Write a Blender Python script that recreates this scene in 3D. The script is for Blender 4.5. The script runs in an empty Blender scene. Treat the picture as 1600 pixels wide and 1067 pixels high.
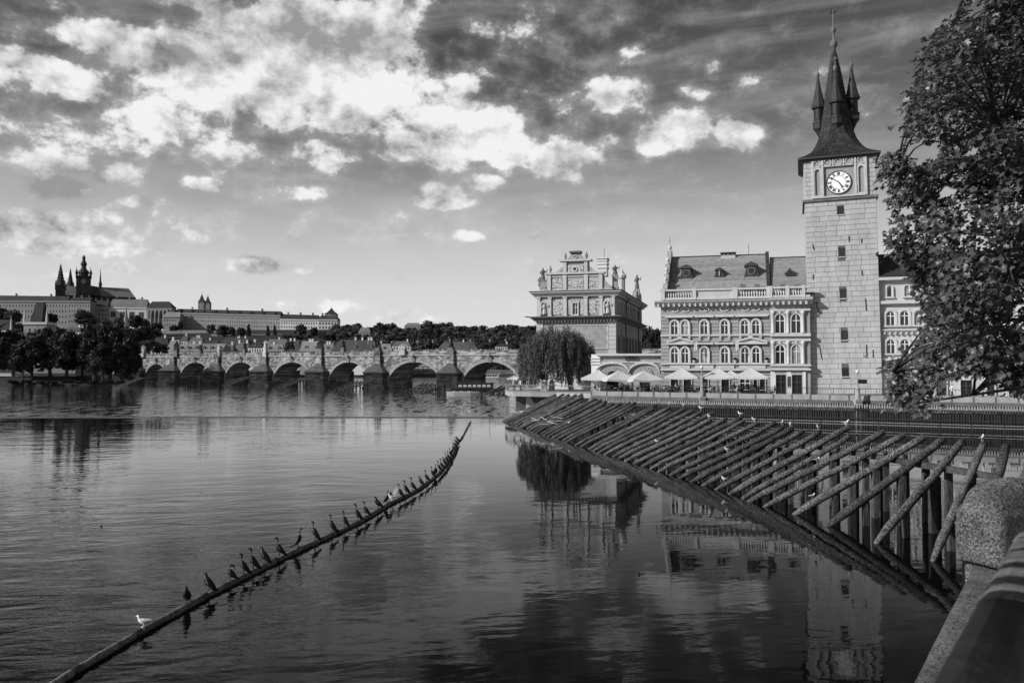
import bpy, math, random
from mathutils import Vector, Matrix, noise
RN = random.Random(11)
sc = bpy.context.scene
col = sc.collection
PI = math.pi
# ------------------------------------------------------------------ camera
F, CX, CY, CAMZ = 1300.0, 800.0, 533.5, 7.0
PITCH = math.radians(1.52)
cam_d = bpy.data.cameras.new('camera')
cam = bpy.data.objects.new('camera', cam_d)
col.objects.link(cam)
cam_d.sensor_width = 36.0
cam_d.lens = 36.0 * F / 1600.0
cam_d.clip_start = 0.05
cam_d.clip_end = 20000
cam.location = (0, 0, CAMZ)
cam.rotation_euler = (PI / 2 + PITCH, 0, 0)
cam_d.dof.use_dof = True
cam_d.dof.focus_distance = 90
cam_d.dof.aperture_fstop = 3.2
sc.camera = cam
# ------------------------------------------------------------------ exposure
sc.view_settings.view_transform = 'Standard'
sc.view_settings.look = 'None'
sc.view_settings.exposure = 0.0
sc.view_settings.gamma = 1.0
sc.view_settings.use_curve_mapping = False


def ray(px, py):
    x, u = (px - CX) / F, (CY - py) / F
    c, s = math.cos(PITCH), math.sin(PITCH)
    return Vector((x, c - u * s, s + u * c))


def at(px, py, Y):
    d = ray(px, py)
    return Vector((0, 0, CAMZ)) + d * (Y / d.y)


def gp(px, py, z):
    d = ray(px, py)
    return Vector((0, 0, CAMZ)) + d * ((z - CAMZ) / d.z)


# ------------------------------------------------------------------ sun + sky
SUN_DIR = Vector((-0.89, -0.35, 0.50)).normalized()     # towards the sun
sun_d = bpy.data.lights.new('sun', 'SUN')
sun = bpy.data.objects.new('sun', sun_d)
col.objects.link(sun)
sun_d.energy = 5.0
sun_d.angle = math.radians(0.53)
sun_d.color = (1, 1, 1)
sun.rotation_euler = (-SUN_DIR).to_track_quat('-Z', 'Y').to_euler()
sun.location = (-60, -40, 60)

world = bpy.data.worlds.new('World')
sc.world = world
world.use_nodes = True
nt = world.node_tree
nt.nodes.clear()


class NB:
    """tiny node-graph writer"""
    def __init__(s, tree):
        s.t = tree

    def n(s, typ, ins=None, **kw):
        nd = s.t.nodes.new(typ)
        for k, v in kw.items():
            setattr(nd, k, v)
        for k, v in (ins or {}).items():
            sk = nd.inputs[k]
            if isinstance(v, bpy.types.NodeSocket):
                s.t.links.new(v, sk)
            else:
                sk.default_value = v
        return nd

    def m(s, op, a, b=None, c=None, clamp=False):
        ins = {0: a}
        if b is not None:
            ins[1] = b
        if c is not None:
            ins[2] = c
        nd = s.n('ShaderNodeMath', ins, operation=op)
        nd.use_clamp = clamp
        return nd.outputs[0]

    def v(s, op, a, b=None, scale=None):
        ins = {0: a}
        if b is not None:
            ins[1] = b
        nd = s.n('ShaderNodeVectorMath', ins, operation=op)
        if scale is not None:
            nd.inputs['Scale'].default_value = scale
        return nd.outputs['Value'] if op in ('LENGTH', 'DOT_PRODUCT', 'DISTANCE') else nd.outputs[0]

    def noise(s, vec, scale, detail=4, rough=0.55, dist=0.0, lac=2.0):
        nd = s.n('ShaderNodeTexNoise', {'Vector': vec, 'Scale': scale, 'Detail': detail, 'Roughness': rough, 'Distortion': dist, 'Lacunarity': lac})
        return nd.outputs['Fac']

    def step(s, x, a, b, o0=0.0, o1=1.0):
        nd = s.n('ShaderNodeMapRange', {'Value': x, 'From Min': a, 'From Max': b, 'To Min': o0, 'To Max': o1}, interpolation_type='SMOOTHSTEP')
        return nd.outputs['Result']

    def lin(s, x, a, b, o0=0.0, o1=1.0):
        nd = s.n('ShaderNodeMapRange', {'Value': x, 'From Min': a, 'From Max': b, 'To Min': o0, 'To Max': o1})
        return nd.outputs['Result']

    def mix(s, f, a, b):
        nd = s.n('ShaderNodeMix', {}, data_type='FLOAT')
        for i, v in ((0, f), (2, a), (3, b)):
            if isinstance(v, bpy.types.NodeSocket):
                s.t.links.new(v, nd.inputs[i])
            else:
                nd.inputs[i].default_value = v
        return nd.outputs[0]


# clouds as in the photograph: centre pixel, half width, half height (pixels), weight
CLOUDS = [
    (175, 68, 85, 34, .75), (250, 110, 60, 32, .7), (330, 85, 80, 50, .75), (400, 60, 95, 55, 1), (480, 40, 110, 55, 1.0), (590, 50, 90, 60, .95),
    (520, 95, 120, 60, .95), (430, 140, 150, 60, 1), (540, 165, 130, 52, 1), (330, 130, 80, 50, .9), (630, 105, 60, 40, .7),
    (690, 165, 80, 55, .85), (765, 215, 90, 55, 1), (700, 235, 75, 40, .8), (635, 225, 55, 35, .75), (600, 190, 60, 30, .7),
    (885, 250, 80, 36, .95), (950, 235, 40, 22, .6), (955, 150, 52, 34, .8), (1000, 140, 28, 24, .55), (988, 78, 26, 16, .45),
    (1070, 198, 58, 32, .95), (1020, 222, 36, 28, .8), (1150, 210, 46, 30, .95), (1090, 145, 34, 16, .55), (1115, 112, 16, 16, .5), (1178, 122, 24, 12, .45),
    (685, 308, 72, 22, .9), (755, 288, 40, 18, .75), (60, 118, 130, 34, .75), (130, 132, 90, 34, .7), (230, 180, 110, 40, .6), (90, 190, 55, 18, .5),
    (300, 200, 90, 34, .55), (200, 232, 100, 22, .5), (60, 250, 120, 18, .6), (190, 270, 60, 20, .7), (90, 292, 56, 22, .75), (225, 316, 46, 14, .6), (320, 290, 42, 16, .7),
    (490, 250, 52, 32, .7), (480, 298, 40, 18, .55), (500, 232, 34, 18, .6), (370, 235, 50, 28, .55), (60, 365, 110, 36, .8), (170, 385, 70, 24, .6),
    (400, 415, 60, 16, .7), (470, 423, 24, 9, .55), (730, 367, 34, 12, .6), (840, 372, 28, 9, .5), (260, 392, 34, 9, .45),
    (300, 0, 80, 20, .6), (520, 478, 70, 16, .5), (640, 492, 60, 14, .45), (450, 482, 50, 12, .4), (190, 415, 44, 13, .5), (95, 435, 50, 12, .45), (880, 100, 60, 60, .3), (860, 60, 220, 90, .30), (760, 110, 120, 60, .28),
    (180, 225, 260, 60, .34), (60, 200, 150, 60, .36), (420, 275, 220, 45, .30), (60, 20, 160, 60, .28), (250, 350, 260, 40, .30), (620, 350, 260, 40, .24), (900, 170, 60, 90, .30), (1250, 150, 160, 60, .24)]


def build_world():
    g = NB(nt)
    tc = g.n('ShaderNodeTexCoord')
    d = g.v('NORMALIZE', tc.outputs['Generated'])
    sep = g.n('ShaderNodeSeparateXYZ', {0: d})
    z = sep.outputs[2]
    zc = g.m('MAXIMUM', z, 0.0)
    sky = g.n('ShaderNodeTexSky', sky_type='NISHITA', sun_disc=False)
    sky.sun_elevation = math.asin(SUN_DIR.z)
    sky.sun_rotation = math.atan2(SUN_DIR.x, SUN_DIR.y)
    sky.altitude = 200
    sky.air_density = 1.0
    sky.dust_density = 1.2
    sky.ozone_density = 1.0
    sp = g.n('ShaderNodeSeparateColor', {0: sky.outputs[0]})
    # panchromatic film behind a red filter: mostly the red of the sky
    grey = g.m('ADD', g.m('MULTIPLY', sp.outputs[0], 0.85), g.m('MULTIPLY', sp.outputs[1], 0.15))
    grey = g.m('MULTIPLY', g.m('POWER', grey, 1.25), SKY_GAIN)
    # stretched coordinates: cloud layer flattened towards the horizon
    st = g.v('MULTIPLY', d, (1.0, 1.0, 1.75))
    warp = g.n('ShaderNodeTexNoise', {'Vector': st, 'Scale': 9.0, 'Detail': 3.0})
    wv = g.v('MULTIPLY', g.v('SUBTRACT', warp.outputs['Color'], (.5, .5, .5)), (0.022, 0.022, 0.016))
    p = g.v('ADD', d, wv)
    acc = None
    for (cx, cy, rx, ry, w) in CLOUDS:
        c = ray(cx, cy).normalized()
        e = g.v('MULTIPLY', g.v('SUBTRACT', p, tuple(c)), (F / (rx * 1.06), F / (rx * 1.06), F / (ry * 1.14)))
        ln = g.v('LENGTH', e)
        b = g.m('MULTIPLY', g.step(ln, 1.35, 0.25), min(1.05, w * 1.12 + .06))
        acc = b if acc is None else g.n('ShaderNodeMath', {0: acc, 1: b, 2: 0.16}, operation='SMOOTH_MAX').outputs[0]
    n1 = g.noise(g.v('MULTIPLY', p, (1, 1, 1.35)), 23.0, 10, .62, 0.0)
    off = g.v('MULTIPLY', g.v('ADD', p, (-0.010, -0.003, 0.016)), (1, 1, 1.35))
    n2 = g.noise(off, 23.0, 6, .6, 0.0)
    cov = g.m('ADD', acc, g.m('MULTIPLY', g.m('SUBTRACT', n1, .5), 2.0))
    dens = g.step(cov, 0.40, 0.80)
    wisp = g.m('MULTIPLY', g.step(g.m('ADD', acc, g.m('MULTIPLY', g.m('SUBTRACT', n1, .5), 1.5)), .08, .78), .34)
    dens = g.m('MAXIMUM', dens, wisp)
    n3 = g.noise(g.v('MULTIPLY', p, (1, 1, 1.35)), 8.0, 3, .5)
    n4 = g.noise(g.v('MULTIPLY', g.v('ADD', p, (-.018, -.006, .032)), (1, 1, 1.35)), 8.0, 3, .5)
    # other clouds, the same kind, all round the sky
    lowf = g.noise(st, 3.2, 8, .58, .2)
    away = g.step(g.v('DOT_PRODUCT', d, (0, 1, 0.1)), 0.80, 0.55)
    dens2 = g.m('MULTIPLY', g.step(lowf, .50, .68), away)
    dens = g.m('MAXIMUM', dens, dens2)
    # cloud light: lit tops, grey hollows and bases
    relief = g.m('ADD', 0.60, g.m('ADD', g.m('MULTIPLY', g.m('SUBTRACT', n1, n2), 2.6), g.m('MULTIPLY', g.m('SUBTRACT', n3, n4), 2.6)))
    thick = g.step(cov, 0.62, 1.35)
    body = g.noise(g.v('MULTIPLY', p, (1, 1, 2.6)), 6.5, 3, .5)
    lit = g.m('ADD', g.m('MULTIPLY', relief, 1.0), g.m('MULTIPLY', g.m('SUBTRACT', body, .52), 1.0))
    lit = g.m('ADD', lit, g.m('MULTIPLY', thick, .02))
    cl = g.lin(g.m('MINIMUM', g.m('MAXIMUM', lit, 0.0), 1.0), 0, 1, 3.2, 8.9)
    # thin high cloud and the haze towards the horizon
    cir = g.noise(g.v('MULTIPLY', d, (1, 1, 5.0)), 4.5, 6, .6, .6)
    cirm = g.m('MULTIPLY', g.step(cir, .40, .72), .36)
    veil = g.m('MULTIPLY', g.step(zc, .31, .03), .97)
    base = g.mix(cirm, grey, 4.6)
    base = g.mix(veil, base, 7.3)
    out = g.mix(dens, base, cl)
    comb = g.n('ShaderNodeCombineColor', {0: out, 1: out, 2: out})
    bg = g.n('ShaderNodeBackground', {'Color': comb.outputs[0], 'Strength': 0.10})
    o = g.n('ShaderNodeOutputWorld', {'Surface': bg.outputs[0]})


SKY_GAIN = 0.45
build_world()
world.cycles.sampling_method = 'MANUAL'
world.cycles.sample_map_resolution = 512

# ------------------------------------------------------------------ materials
MATS = {}


def mat(name, c, rough=.8, var=.25, scale=1.5, bump=.0, bscale=None, spec=.3, rnd=0.0, detail=5, metal=0.0, stretch=(1, 1, 1), speck=0.0, speck_scale=40, trans=0.0):
    """grey procedural material: base value c, mottled by +-var"""
    c *= .82
    m = bpy.data.materials.new(name)
    m.use_nodes = True
    t = m.node_tree
    t.nodes.clear()
    g = NB(t)
    geo = g.n('ShaderNodeNewGeometry')
    pos = g.v('MULTIPLY', geo.outputs['Position'], stretch)
    n = g.noise(pos, scale, detail, .62)
    v = g.lin(n, .3, .7, c * (1 - var), c * (1 + var))
    if speck:
        sn = g.noise(pos, speck_scale, 2, .5)
        v = g.m('MULTIPLY', v, g.lin(sn, .35, .65, 1 - speck, 1 + speck))
    if rnd:
        oi = g.n('ShaderNodeObjectInfo')
        v = g.m('MULTIPLY', v, g.lin(oi.outputs['Random'], 0, 1, 1 - rnd, 1 + rnd))
    cc = g.n('ShaderNodeCombineColor', {0: v, 1: v, 2: v})
    b = g.n('ShaderNodeBsdfPrincipled', {'Base Color': cc.outputs[0], 'Roughness': rough, 'Metallic': metal, 'Specular IOR Level': spec})
    if bump:
        bn = g.noise(pos, bscale or scale * 6, 4, .6)
        bp = g.n('ShaderNodeBump', {'Strength': bump, 'Distance': .05, 'Height': bn})
        t.links.new(bp.outputs[0], b.inputs['Normal'])
    surf = b.outputs[0]
    if trans:
        tr = g.n('ShaderNodeBsdfTranslucent', {'Color': cc.outputs[0]})
        mx = g.n('ShaderNodeMixShader', {0: trans, 1: surf, 2: tr.outputs[0]})
        surf = mx.outputs[0]
    g.n('ShaderNodeOutputMaterial', {'Surface': surf})
    MATS[name] = m
    return m


def masonry(name, c, bw, bh, mortar=.5, var=.3, rough=.85, axis='XZ', scale=.25, rowvar=.35, bump=.5):
    """rubble or ashlar too far away to pick apart: courses in the material"""
    c *= .82
    m = bpy.data.materials.new(name)
    m.use_nodes = True
    t = m.node_tree
    t.nodes.clear()
    g = NB(t)
    geo = g.n('ShaderNodeNewGeometry')
    sep = g.n('ShaderNodeSeparateXYZ', {0: geo.outputs['Position']})
    h = g.m('ADD', sep.outputs[0], g.m('MULTIPLY', sep.outputs[1], -.6))
    cv = g.n('ShaderNodeCombineXYZ', {0: h, 1: sep.outputs[2], 2: 0.0})
    br = g.n('ShaderNodeTexBrick', {'Vector': cv.outputs[0], 'Color1': (c * (1 - rowvar),) * 3 + (1,), 'Color2': (c * (1 + rowvar),) * 3 + (1,), 'Mortar': (c * mortar,) * 3 + (1,),
                                    'Scale': 1.0, 'Mortar Size': bh * .05, 'Brick Width': bw, 'Row Height': bh, 'Mortar Smooth': .3, 'Bias': 0.0})
    n = g.noise(geo.outputs['Position'], scale, 7, .65)
    f = g.lin(n, .3, .7, 1 - var, 1 + var)
    mul = g.n('ShaderNodeVectorMath', {0: br.outputs['Color'], 'Scale': f}, operation='SCALE')
    b = g.n('ShaderNodeBsdfPrincipled', {'Base Color': mul.outputs[0], 'Roughness': rough, 'Specular IOR Level': .2})
    if bump:
        bp = g.n('ShaderNodeBump', {'Strength': bump, 'Distance': .04, 'Height': g.noise(geo.outputs['Position'], 3.0, 4, .6)})
        t.links.new(bp.outputs[0], b.inputs['Normal'])
    g.n('ShaderNodeOutputMaterial', {'Surface': b.outputs[0]})
    MATS[name] = m
    return m


def sgraffito(name, light, dark, scale):
    """scratched ornament: fine light scrolls on a dark ground"""
    m = bpy.data.materials.new(name)
    m.use_nodes = True
    t = m.node_tree
    t.nodes.clear()
    g = NB(t)
    geo = g.n('ShaderNodeNewGeometry')
    n0 = g.n('ShaderNodeTexNoise', {'Vector': geo.outputs['Position'], 'Scale': scale * .6, 'Detail': 2.0})
    wv = g.v('ADD', geo.outputs['Position'], g.v('SCALE', n0.outputs['Color'], None, .5))
    vo = g.n('ShaderNodeTexVoronoi', {'Vector': wv, 'Scale': scale}, feature='DISTANCE_TO_EDGE')
    n = g.noise(wv, scale * 1.6, 3, .6)
    k = g.m('ADD', g.step(vo.outputs['Distance'], .06, .14), g.m('MULTIPLY', g.m('SUBTRACT', n, .5), 1.2))
    v = g.lin(g.step(k, .35, .75), 0, 1, dark, light)
    cc = g.n('ShaderNodeCombineColor', {0: v, 1: v, 2: v})
    b = g.n('ShaderNodeBsdfPrincipled', {'Base Color': cc.outputs[0], 'Roughness': .85})
    g.n('ShaderNodeOutputMaterial', {'Surface': b.outputs[0]})
    MATS[name] = m
    return m


def watermat(name, amp, s1, rough, patch, base=.003, fine=1.0, gain=1.3, ripple=(.42, 1.0, 1)):
    m = bpy.data.materials.new(name)
    m.use_nodes = True
    t = m.node_tree
    t.nodes.clear()
    g = NB(t)
    geo = g.n('ShaderNodeNewGeometry')
    P = geo.outputs['Position']
    rot = g.n('ShaderNodeVectorRotate', {'Vector': P, 'Angle': math.radians(-12)}, rotation_type='Z_AXIS')
    pr = g.v('MULTIPLY', rot.outputs[0], ripple)
    ps = g.v('MULTIPLY', P, ripple)
    a = g.noise(pr, s1, 2, .5, .5)
    b_ = g.noise(ps, s1 * 2.7, 3, .55, .3)
    c_ = g.noise(ps, s1 * .3, 1, .5)
    hgt = g.m('ADD', g.m('MULTIPLY', a, 1.0), g.m('ADD', g.m('MULTIPLY', b_, .28 * fine), g.m('MULTIPLY', c_, 1.3)))
    st = amp
    if patch:
        sx = g.n('ShaderNodeSeparateXYZ', {0: P})
        big = g.noise(g.v('MULTIPLY', P, (1, .5, 1)), .09, 3, .55, .3)
        # wind reaches the open river; the water behind the boom and the timber guard lies calmer
        lee = g.m('ADD', g.m('MULTIPLY', sx.outputs[0], 1.0), g.m('MULTIPLY', sx.outputs[1], -.02))
        calm = g.step(lee, -14.0, 1.0)
        f = g.mix(calm, 1.0, .15)
        f = g.m('MULTIPLY', f, g.lin(big, .35, .65, .45, 1.5))
        f = g.m('MULTIPLY', f, g.step(sx.outputs[1], 22.0, 62.0, 1.5, .42))
        st = g.m('MULTIPLY', f, amp)
    else:
        gust = g.noise(g.v('MULTIPLY', P, (1.0, .13, 1)), 1.0, 4, .7)
        st = g.m('MULTIPLY', g.step(gust, .36, .66, .1, 3.0), amp)
    bp = g.n('ShaderNodeBump', {'Distance': 1.0, 'Height': hgt})
    if isinstance(st, bpy.types.NodeSocket):
        t.links.new(st, bp.inputs['Strength'])
    else:
        bp.inputs['Strength'].default_value = st
    # reflection rises steeply towards grazing angles; the water body itself is dark
    lw = g.n('ShaderNodeLayerWeight', {'Blend': .5, 'Normal': bp.outputs[0]})
    fac = g.m('ADD', g.m('MULTIPLY', g.m('POWER', lw.outputs['Facing'], 8.0), gain), .006, clamp=True)
    df = g.n('ShaderNodeBsdfDiffuse', {'Color': (base, base, base, 1)})
    gl = g.n('ShaderNodeBsdfGlossy', {'Color': (1, 1, 1, 1), 'Roughness': rough, 'Normal': bp.outputs[0]})
    bs = g.n('ShaderNodeMixShader', {0: fac, 1: df.outputs[0], 2: gl.outputs[0]})
    g.n('ShaderNodeOutputMaterial', {'Surface': bs.outputs[0]})
    MATS[name] = m
    return m


watermat('river_water', .046, 1.0, .012, True)
watermat('weir_water', .035, 1.4, .02, False, base=.10, gain=1.7, ripple=(.6, 1.0, 1))
mat('arch_stone', .25, .85, .3, .9, .3, 12, .2)
mat('stone_light', .52, .85, .16, .8, .3, 12, .2)
mat('stone_block', .46, .85, .15, .8, .35, 9, .2, rnd=.06, stretch=(1, 1, .35))
mat('stone_mid', .34, .85, .2, .9, .3, 12, .2)
mat('stone_dark', .14, .85, .35, .8, .4, 8, .2)
mat('joint', .13, .9, .2, 2)
mat('plaster_light', .53, .85, .10, .6, .1, 10, .2)
mat('plaster_white', .72, .8, .08, .6, .05, 10, .2)
mat('plaster_mid', .34, .85, .14, .5, .15, 10, .2)
mat('rustic', .33, .85, .16, .9, .3, 9, .2, rnd=.08)
mat('trim', .56, .8, .1, 1.2, .15, 14, .2)
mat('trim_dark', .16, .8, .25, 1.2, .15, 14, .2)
mat('roof_tile', .27, .8, .22, 1.6, .4, 10, .25, rnd=.15)
mat('roof_dark', .035, .7, .3, 1.4, .4, 9, .3)
mat('roof_metal', .032, .55, .4, 1.6, .3, 8, .25, rnd=.35)
mat('far_roof', .17, .85, .25, .12, .0, 4, .1, rnd=.55)
mat('far_roof_dark', .05, .85, .25, .12, .0, 4, .1, rnd=.2)
mat('far_wall', .30, .9, .1, .06, 0, 4, .1, rnd=.06)
mat('far_wall_pale', .60, .9, .08, .06, 0, 4, .1, rnd=.06)
mat('house_white', .82, .9, .08, .06, 0, 4, .1, rnd=.1)
mat('statue_dark', .03, .8, .4, 2, .3, 8, .2)
mat('far_stone', .07, .9, .35, .15, .4, .6, .1)
mat('far_window', .05, .5, .3, .5, 0, 4, .3, rnd=.4)
mat('glass', .02, .06, .3, 1, 0, 4, .6)
mat('frame_white', .75, .6, .06, 3, 0, 4, .3)
mat('frame_dark', .06, .6, .2, 3, 0, 4, .3)
mat('iron', .025, .5, .3, 4, 0, 4, .4)
mat('iron_pale', .30, .6, .25, 4, 0, 4, .3)
mat('log_wood', .082, .85, .5, 1.3, 1.0, 16, .2, rnd=.4, speck=.75, speck_scale=13)
mat('post_wood', .055, .9, .5, 2, .8, 10, .15, rnd=.3, stretch=(1, 1, .25), speck=.3, speck_scale=14)
mat('wet_wood', .03, .5, .5, 2, .5, 10, .3)
mat('boom_wood', .16, .85, .5, 3, .9, 16, .2, speck=.5, speck_scale=14)
mat('lime', .7, .9, .3, 8)
mat('canvas', .74, .85, .05, 2, .1, 12, .1, trans=.25)
mat('bird_black', .012, .5, .4, 12, 0, 4, .3)
mat('bird_white', .78, .8, .06, 12, 0, 4, .2)
mat('bird_grey', .30, .8, .15, 12, 0, 4, .2)
mat('beak', .25, .6, .2, 12, 0, 4, .3)
mat('skin', .34, .7, .1, 10)
mat('cloth_dark', .03, .9, .3, 6)
mat('cloth_light', .68, .9, .08, 6)
mat('cloth_mid', .2, .9, .2, 6)
mat('hair', .03, .7, .3, 20)
mat('leaf', .115, .42, .6, .9, 0, 4, .5, rnd=.35, trans=.28)
mat('willow_leaf', .10, .6, .6, 1.2, 0, 4, .35, trans=.25)
mat('far_leaf', .085, .75, .5, .12, 0, 4, .15, trans=.15, rnd=.3)
mat('far_leaf_dark', .046, .75, .5, .2, 0, 4, .15, trans=.12, rnd=.25)
mat('bark', .06, .9, .4, 5, .9, 16, .1)
mat('grass', .07, .95, .4, .3, .3, 3, .1)
mat('hill', .04, .95, .4, .04, .2, 1, .1)
mat('paving', .30, .85, .2, 1.2, .2, 8, .2)
mat('granite', .165, .8, .45, 4, .9, 70, .25, speck=.8, speck_scale=60)
mat('rail_paint', .016, .5, .7, 5, .5, 18, .15)
mat('dial', 1.0, .7, .03, 3)
mat('curtain', .28, .15, .4, 2, 0, 4, .5)
mat('rail_worn', .13, .6, .6, 9, .4, 40, .35)
mat('boat_white', .7, .5, .06, 2, 0, 4, .4)
mat('boat_dark', .05, .5, .2, 2, 0, 4, .4)
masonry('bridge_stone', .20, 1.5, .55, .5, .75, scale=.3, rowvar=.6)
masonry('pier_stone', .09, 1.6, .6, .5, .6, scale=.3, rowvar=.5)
masonry('brick_panel', .36, .55, .2, .7, .12, rowvar=.15, scale=.8, bump=.15)
masonry('quay_stone', .17, 1.4, .5, .5, .4, scale=.3)
sgraffito('ornament', .52, .15, 3.2)
sgraffito('ornament_fine', .52, .17, 5.5)
# ------------------------------------------------------------------ mesh helpers
WM = {}


def tag(o, label, cat, group=None):
    o['label'] = label
    o['category'] = cat
    if group:
        o['group'] = group
    return o


def thing(name, label, cat, loc=(0, 0, 0), rz=0.0, group=None, ry=0.0):
    o = bpy.data.objects.new(name, None)
    o.empty_display_size = .3
    o.location = loc
    o.rotation_euler = (0, ry, rz)
    col.objects.link(o)
    WM[o] = Matrix.LocRotScale(Vector(loc), o.rotation_euler, None)
    return tag(o, label, cat, group)


def structure(o):
    o['kind'] = 'structure'
    return o


class MB:
    def __init__(s):
        s.v, s.f, s.mi = [], [], []

    def add(s, vs, fs, mi=0):
        b = len(s.v)
        s.v += [tuple(p) for p in vs]
        for f in fs:
            s.f.append(tuple(i + b for i in f))
            s.mi.append(mi)
        return s

    def box(s, x0, x1, y0, y1, z0, z1, mi=0):
        vs = [(x, y, z) for z in (z0, z1) for y in (y0, y1) for x in (x0, x1)]
        return s.add(vs, [(0, 2, 3, 1), (4, 5, 7, 6), (0, 1, 5, 4), (2, 6, 7, 3), (0, 4, 6, 2), (1, 3, 7, 5)], mi)

    def prism(s, poly, y0, y1, mi=0):
        """poly in (x, z) extruded along y"""
        n = len(poly)
        vs = [(x, y0, z) for x, z in poly] + [(x, y1, z) for x, z in poly]
        fs = [tuple(range(n)), tuple(range(2 * n - 1, n - 1, -1))]
        fs += [(i, i + n, (i + 1) % n + n, (i + 1) % n) for i in range(n)]
        return s.add(vs, fs, mi)

    def prismz(s, poly, z0, z1, mi=0):
        n = len(poly)
        vs = [(x, y, z0) for x, y in poly] + [(x, y, z1) for x, y in poly]
        fs = [tuple(range(n - 1, -1, -1)), tuple(range(n, 2 * n))]
        fs += [(i, (i + 1) % n, (i + 1) % n + n, i + n) for i in range(n)]
        return s.add(vs, fs, mi)

    def prismx(s, poly, x0, x1, mi=0):
        """poly in (y, z) extruded along x"""
        n = len(poly)
        vs = [(x0, y, z) for y, z in poly] + [(x1, y, z) for y, z in poly]
        fs = [tuple(range(n)), tuple(range(2 * n - 1, n - 1, -1))]
        fs += [(i, i + n, (i + 1) % n + n, (i + 1) % n) for i in range(n)]
        return s.add(vs, fs, mi)

    def tube(s, pts, radii, n=8, mi=0, up=None):
        pts = [Vector(p) for p in pts]
        if not hasattr(radii, '__len__'):
            radii = [radii] * len(pts)
        b = len(s.v)
        k = len(pts)
        ref = None
        for i, p in enumerate(pts):
            t = (pts[min(i + 1, k - 1)] - pts[max(i - 1, 0)]).normalized()
            if ref is None:
                ref = Vector((0, 0, 1)) if abs(t.z) < .9 else Vector((1, 0, 0))
            a = t.cross(ref).normalized()
            c = t.cross(a).normalized()
            r = radii[i]
            for j in range(n):
                q = 2 * PI * j / n
                s.v.append(tuple(p + a * (math.cos(q) * r) + c * (math.sin(q) * r)))
        for i in range(k - 1):
            for j in range(n):
                s.f.append((b + i * n + j, b + i * n + (j + 1) % n, b + (i + 1) * n + (j + 1) % n, b + (i + 1) * n + j))
                s.mi.append(mi)
        s.f.append(tuple(b + j for j in range(n - 1, -1, -1)))
        s.f.append(tuple(b + (k - 1) * n + j for j in range(n)))
        s.mi += [mi, mi]
        return s

    def lathe(s, prof, c=(0, 0, 0), n=12, mi=0, rot=0.0, sx=1, sy=1):
        b = len(s.v)
        for r, z in prof:
            for j in range(n):
                q = 2 * PI * j / n + rot
                s.v.append((c[0] + math.cos(q) * r * sx, c[1] + math.sin(q) * r * sy, c[2] + z))
        k = len(prof)
        for i in range(k - 1):
            for j in range(n):
                s.f.append((b + i * n + j, b + i * n + (j + 1) % n, b + (i + 1) * n + (j + 1) % n, b + (i + 1) * n + j))
                s.mi.append(mi)
        s.f.append(tuple(b + j for j in range(n - 1, -1, -1)))
        s.f.append(tuple(b + (k - 1) * n + j for j in range(n)))
        s.mi += [mi, mi]
        return s

    def blob(s, c, r, n=8, m=6, mi=0):
        """ellipsoid"""
        rx, ry, rz = r
        prof = [(math.sin(PI * i / m), -math.cos(PI * i / m)) for i in range(m + 1)]
        b = len(s.v)
        for a, z in prof:
            for j in range(n):
                q = 2 * PI * j / n
                s.v.append((c[0] + math.cos(q) * a * rx, c[1] + math.sin(q) * a * ry, c[2] + z * rz))
        for i in range(m):
            for j in range(n):
                s.f.append((b + i * n + j, b + i * n + (j + 1) % n, b + (i + 1) * n + (j + 1) % n, b + (i + 1) * n + j))
                s.mi.append(mi)
        return s

    def mesh(s, name, mats, smooth=False):
        me = bpy.data.meshes.new(name)
        me.from_pydata(s.v, [], s.f)
        for m in (mats if isinstance(mats, (list, tuple)) else [mats]):
            me.materials.append(MATS[m])
        if any(s.mi):
            me.polygons.foreach_set('material_index', s.mi)
        if smooth:
            me.polygons.foreach_set('use_smooth', [True] * len(me.polygons))
        me.update()
        return me

    def build(s, name, mats, parent=None, smooth=False, world=False):
        if world and parent is not None:
            inv = world_of(parent).inverted()
            s.v = [tuple(inv @ Vector(p)) for p in s.v]
        return put(s.mesh(name, mats, smooth), name, parent)


def world_of(o):
    if o in WM:
        return WM[o]
    m = Matrix.LocRotScale(o.location, o.rotation_euler, o.scale)
    return world_of(o.parent) @ m if o.parent else m


def put(me, name, parent=None, loc=(0, 0, 0), rz=0.0, scale=(1, 1, 1)):
    o = bpy.data.objects.new(name, me)
    o.location = loc
    o.rotation_euler = (0, 0, rz)
    o.scale = scale
    if parent is not None:
        o.parent = parent
    col.objects.link(o)
    return o


def copy_tree(o, parent=None):
    c = o.copy()
    col.objects.link(c)
    c.parent = parent
    for ch in KIDS.get(o, o.children):
        copy_tree(ch, c)
    return c


KIDS = {}


def arch_poly(cx, w, z0, z1, n=8, rise=None):
    """rectangle with a round head, (x, z) points anticlockwise from lower left"""
    r = w / 2
    rise = r if rise is None else rise
    zs = z1 - rise
    pts = [(cx - r, z0), (cx + r, z0)]
    for i in range(n + 1):
        q = PI * i / n
        pts.append((cx + r * math.cos(q), zs + rise * math.sin(q)))
    return pts


def ring(mb, inner, outer, y0, y1, mi=0):
    """frame between two outlines with the same number of points, from y0 (front) to y1"""
    n = len(inner)
    vs = [(x, y0, z) for x, z in outer] + [(x, y0, z) for x, z in inner] + [(x, y1, z) for x, z in outer] + [(x, y1, z) for x, z in inner]
    fs = []
    for i in range(n):
        j = (i + 1) % n
        fs += [(i, j, n + j, n + i), (i, 2 * n + i, 2 * n + j, j), (n + i, n + j, 3 * n + j, 3 * n + i)]
    mb.add(vs, fs, mi)


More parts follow.
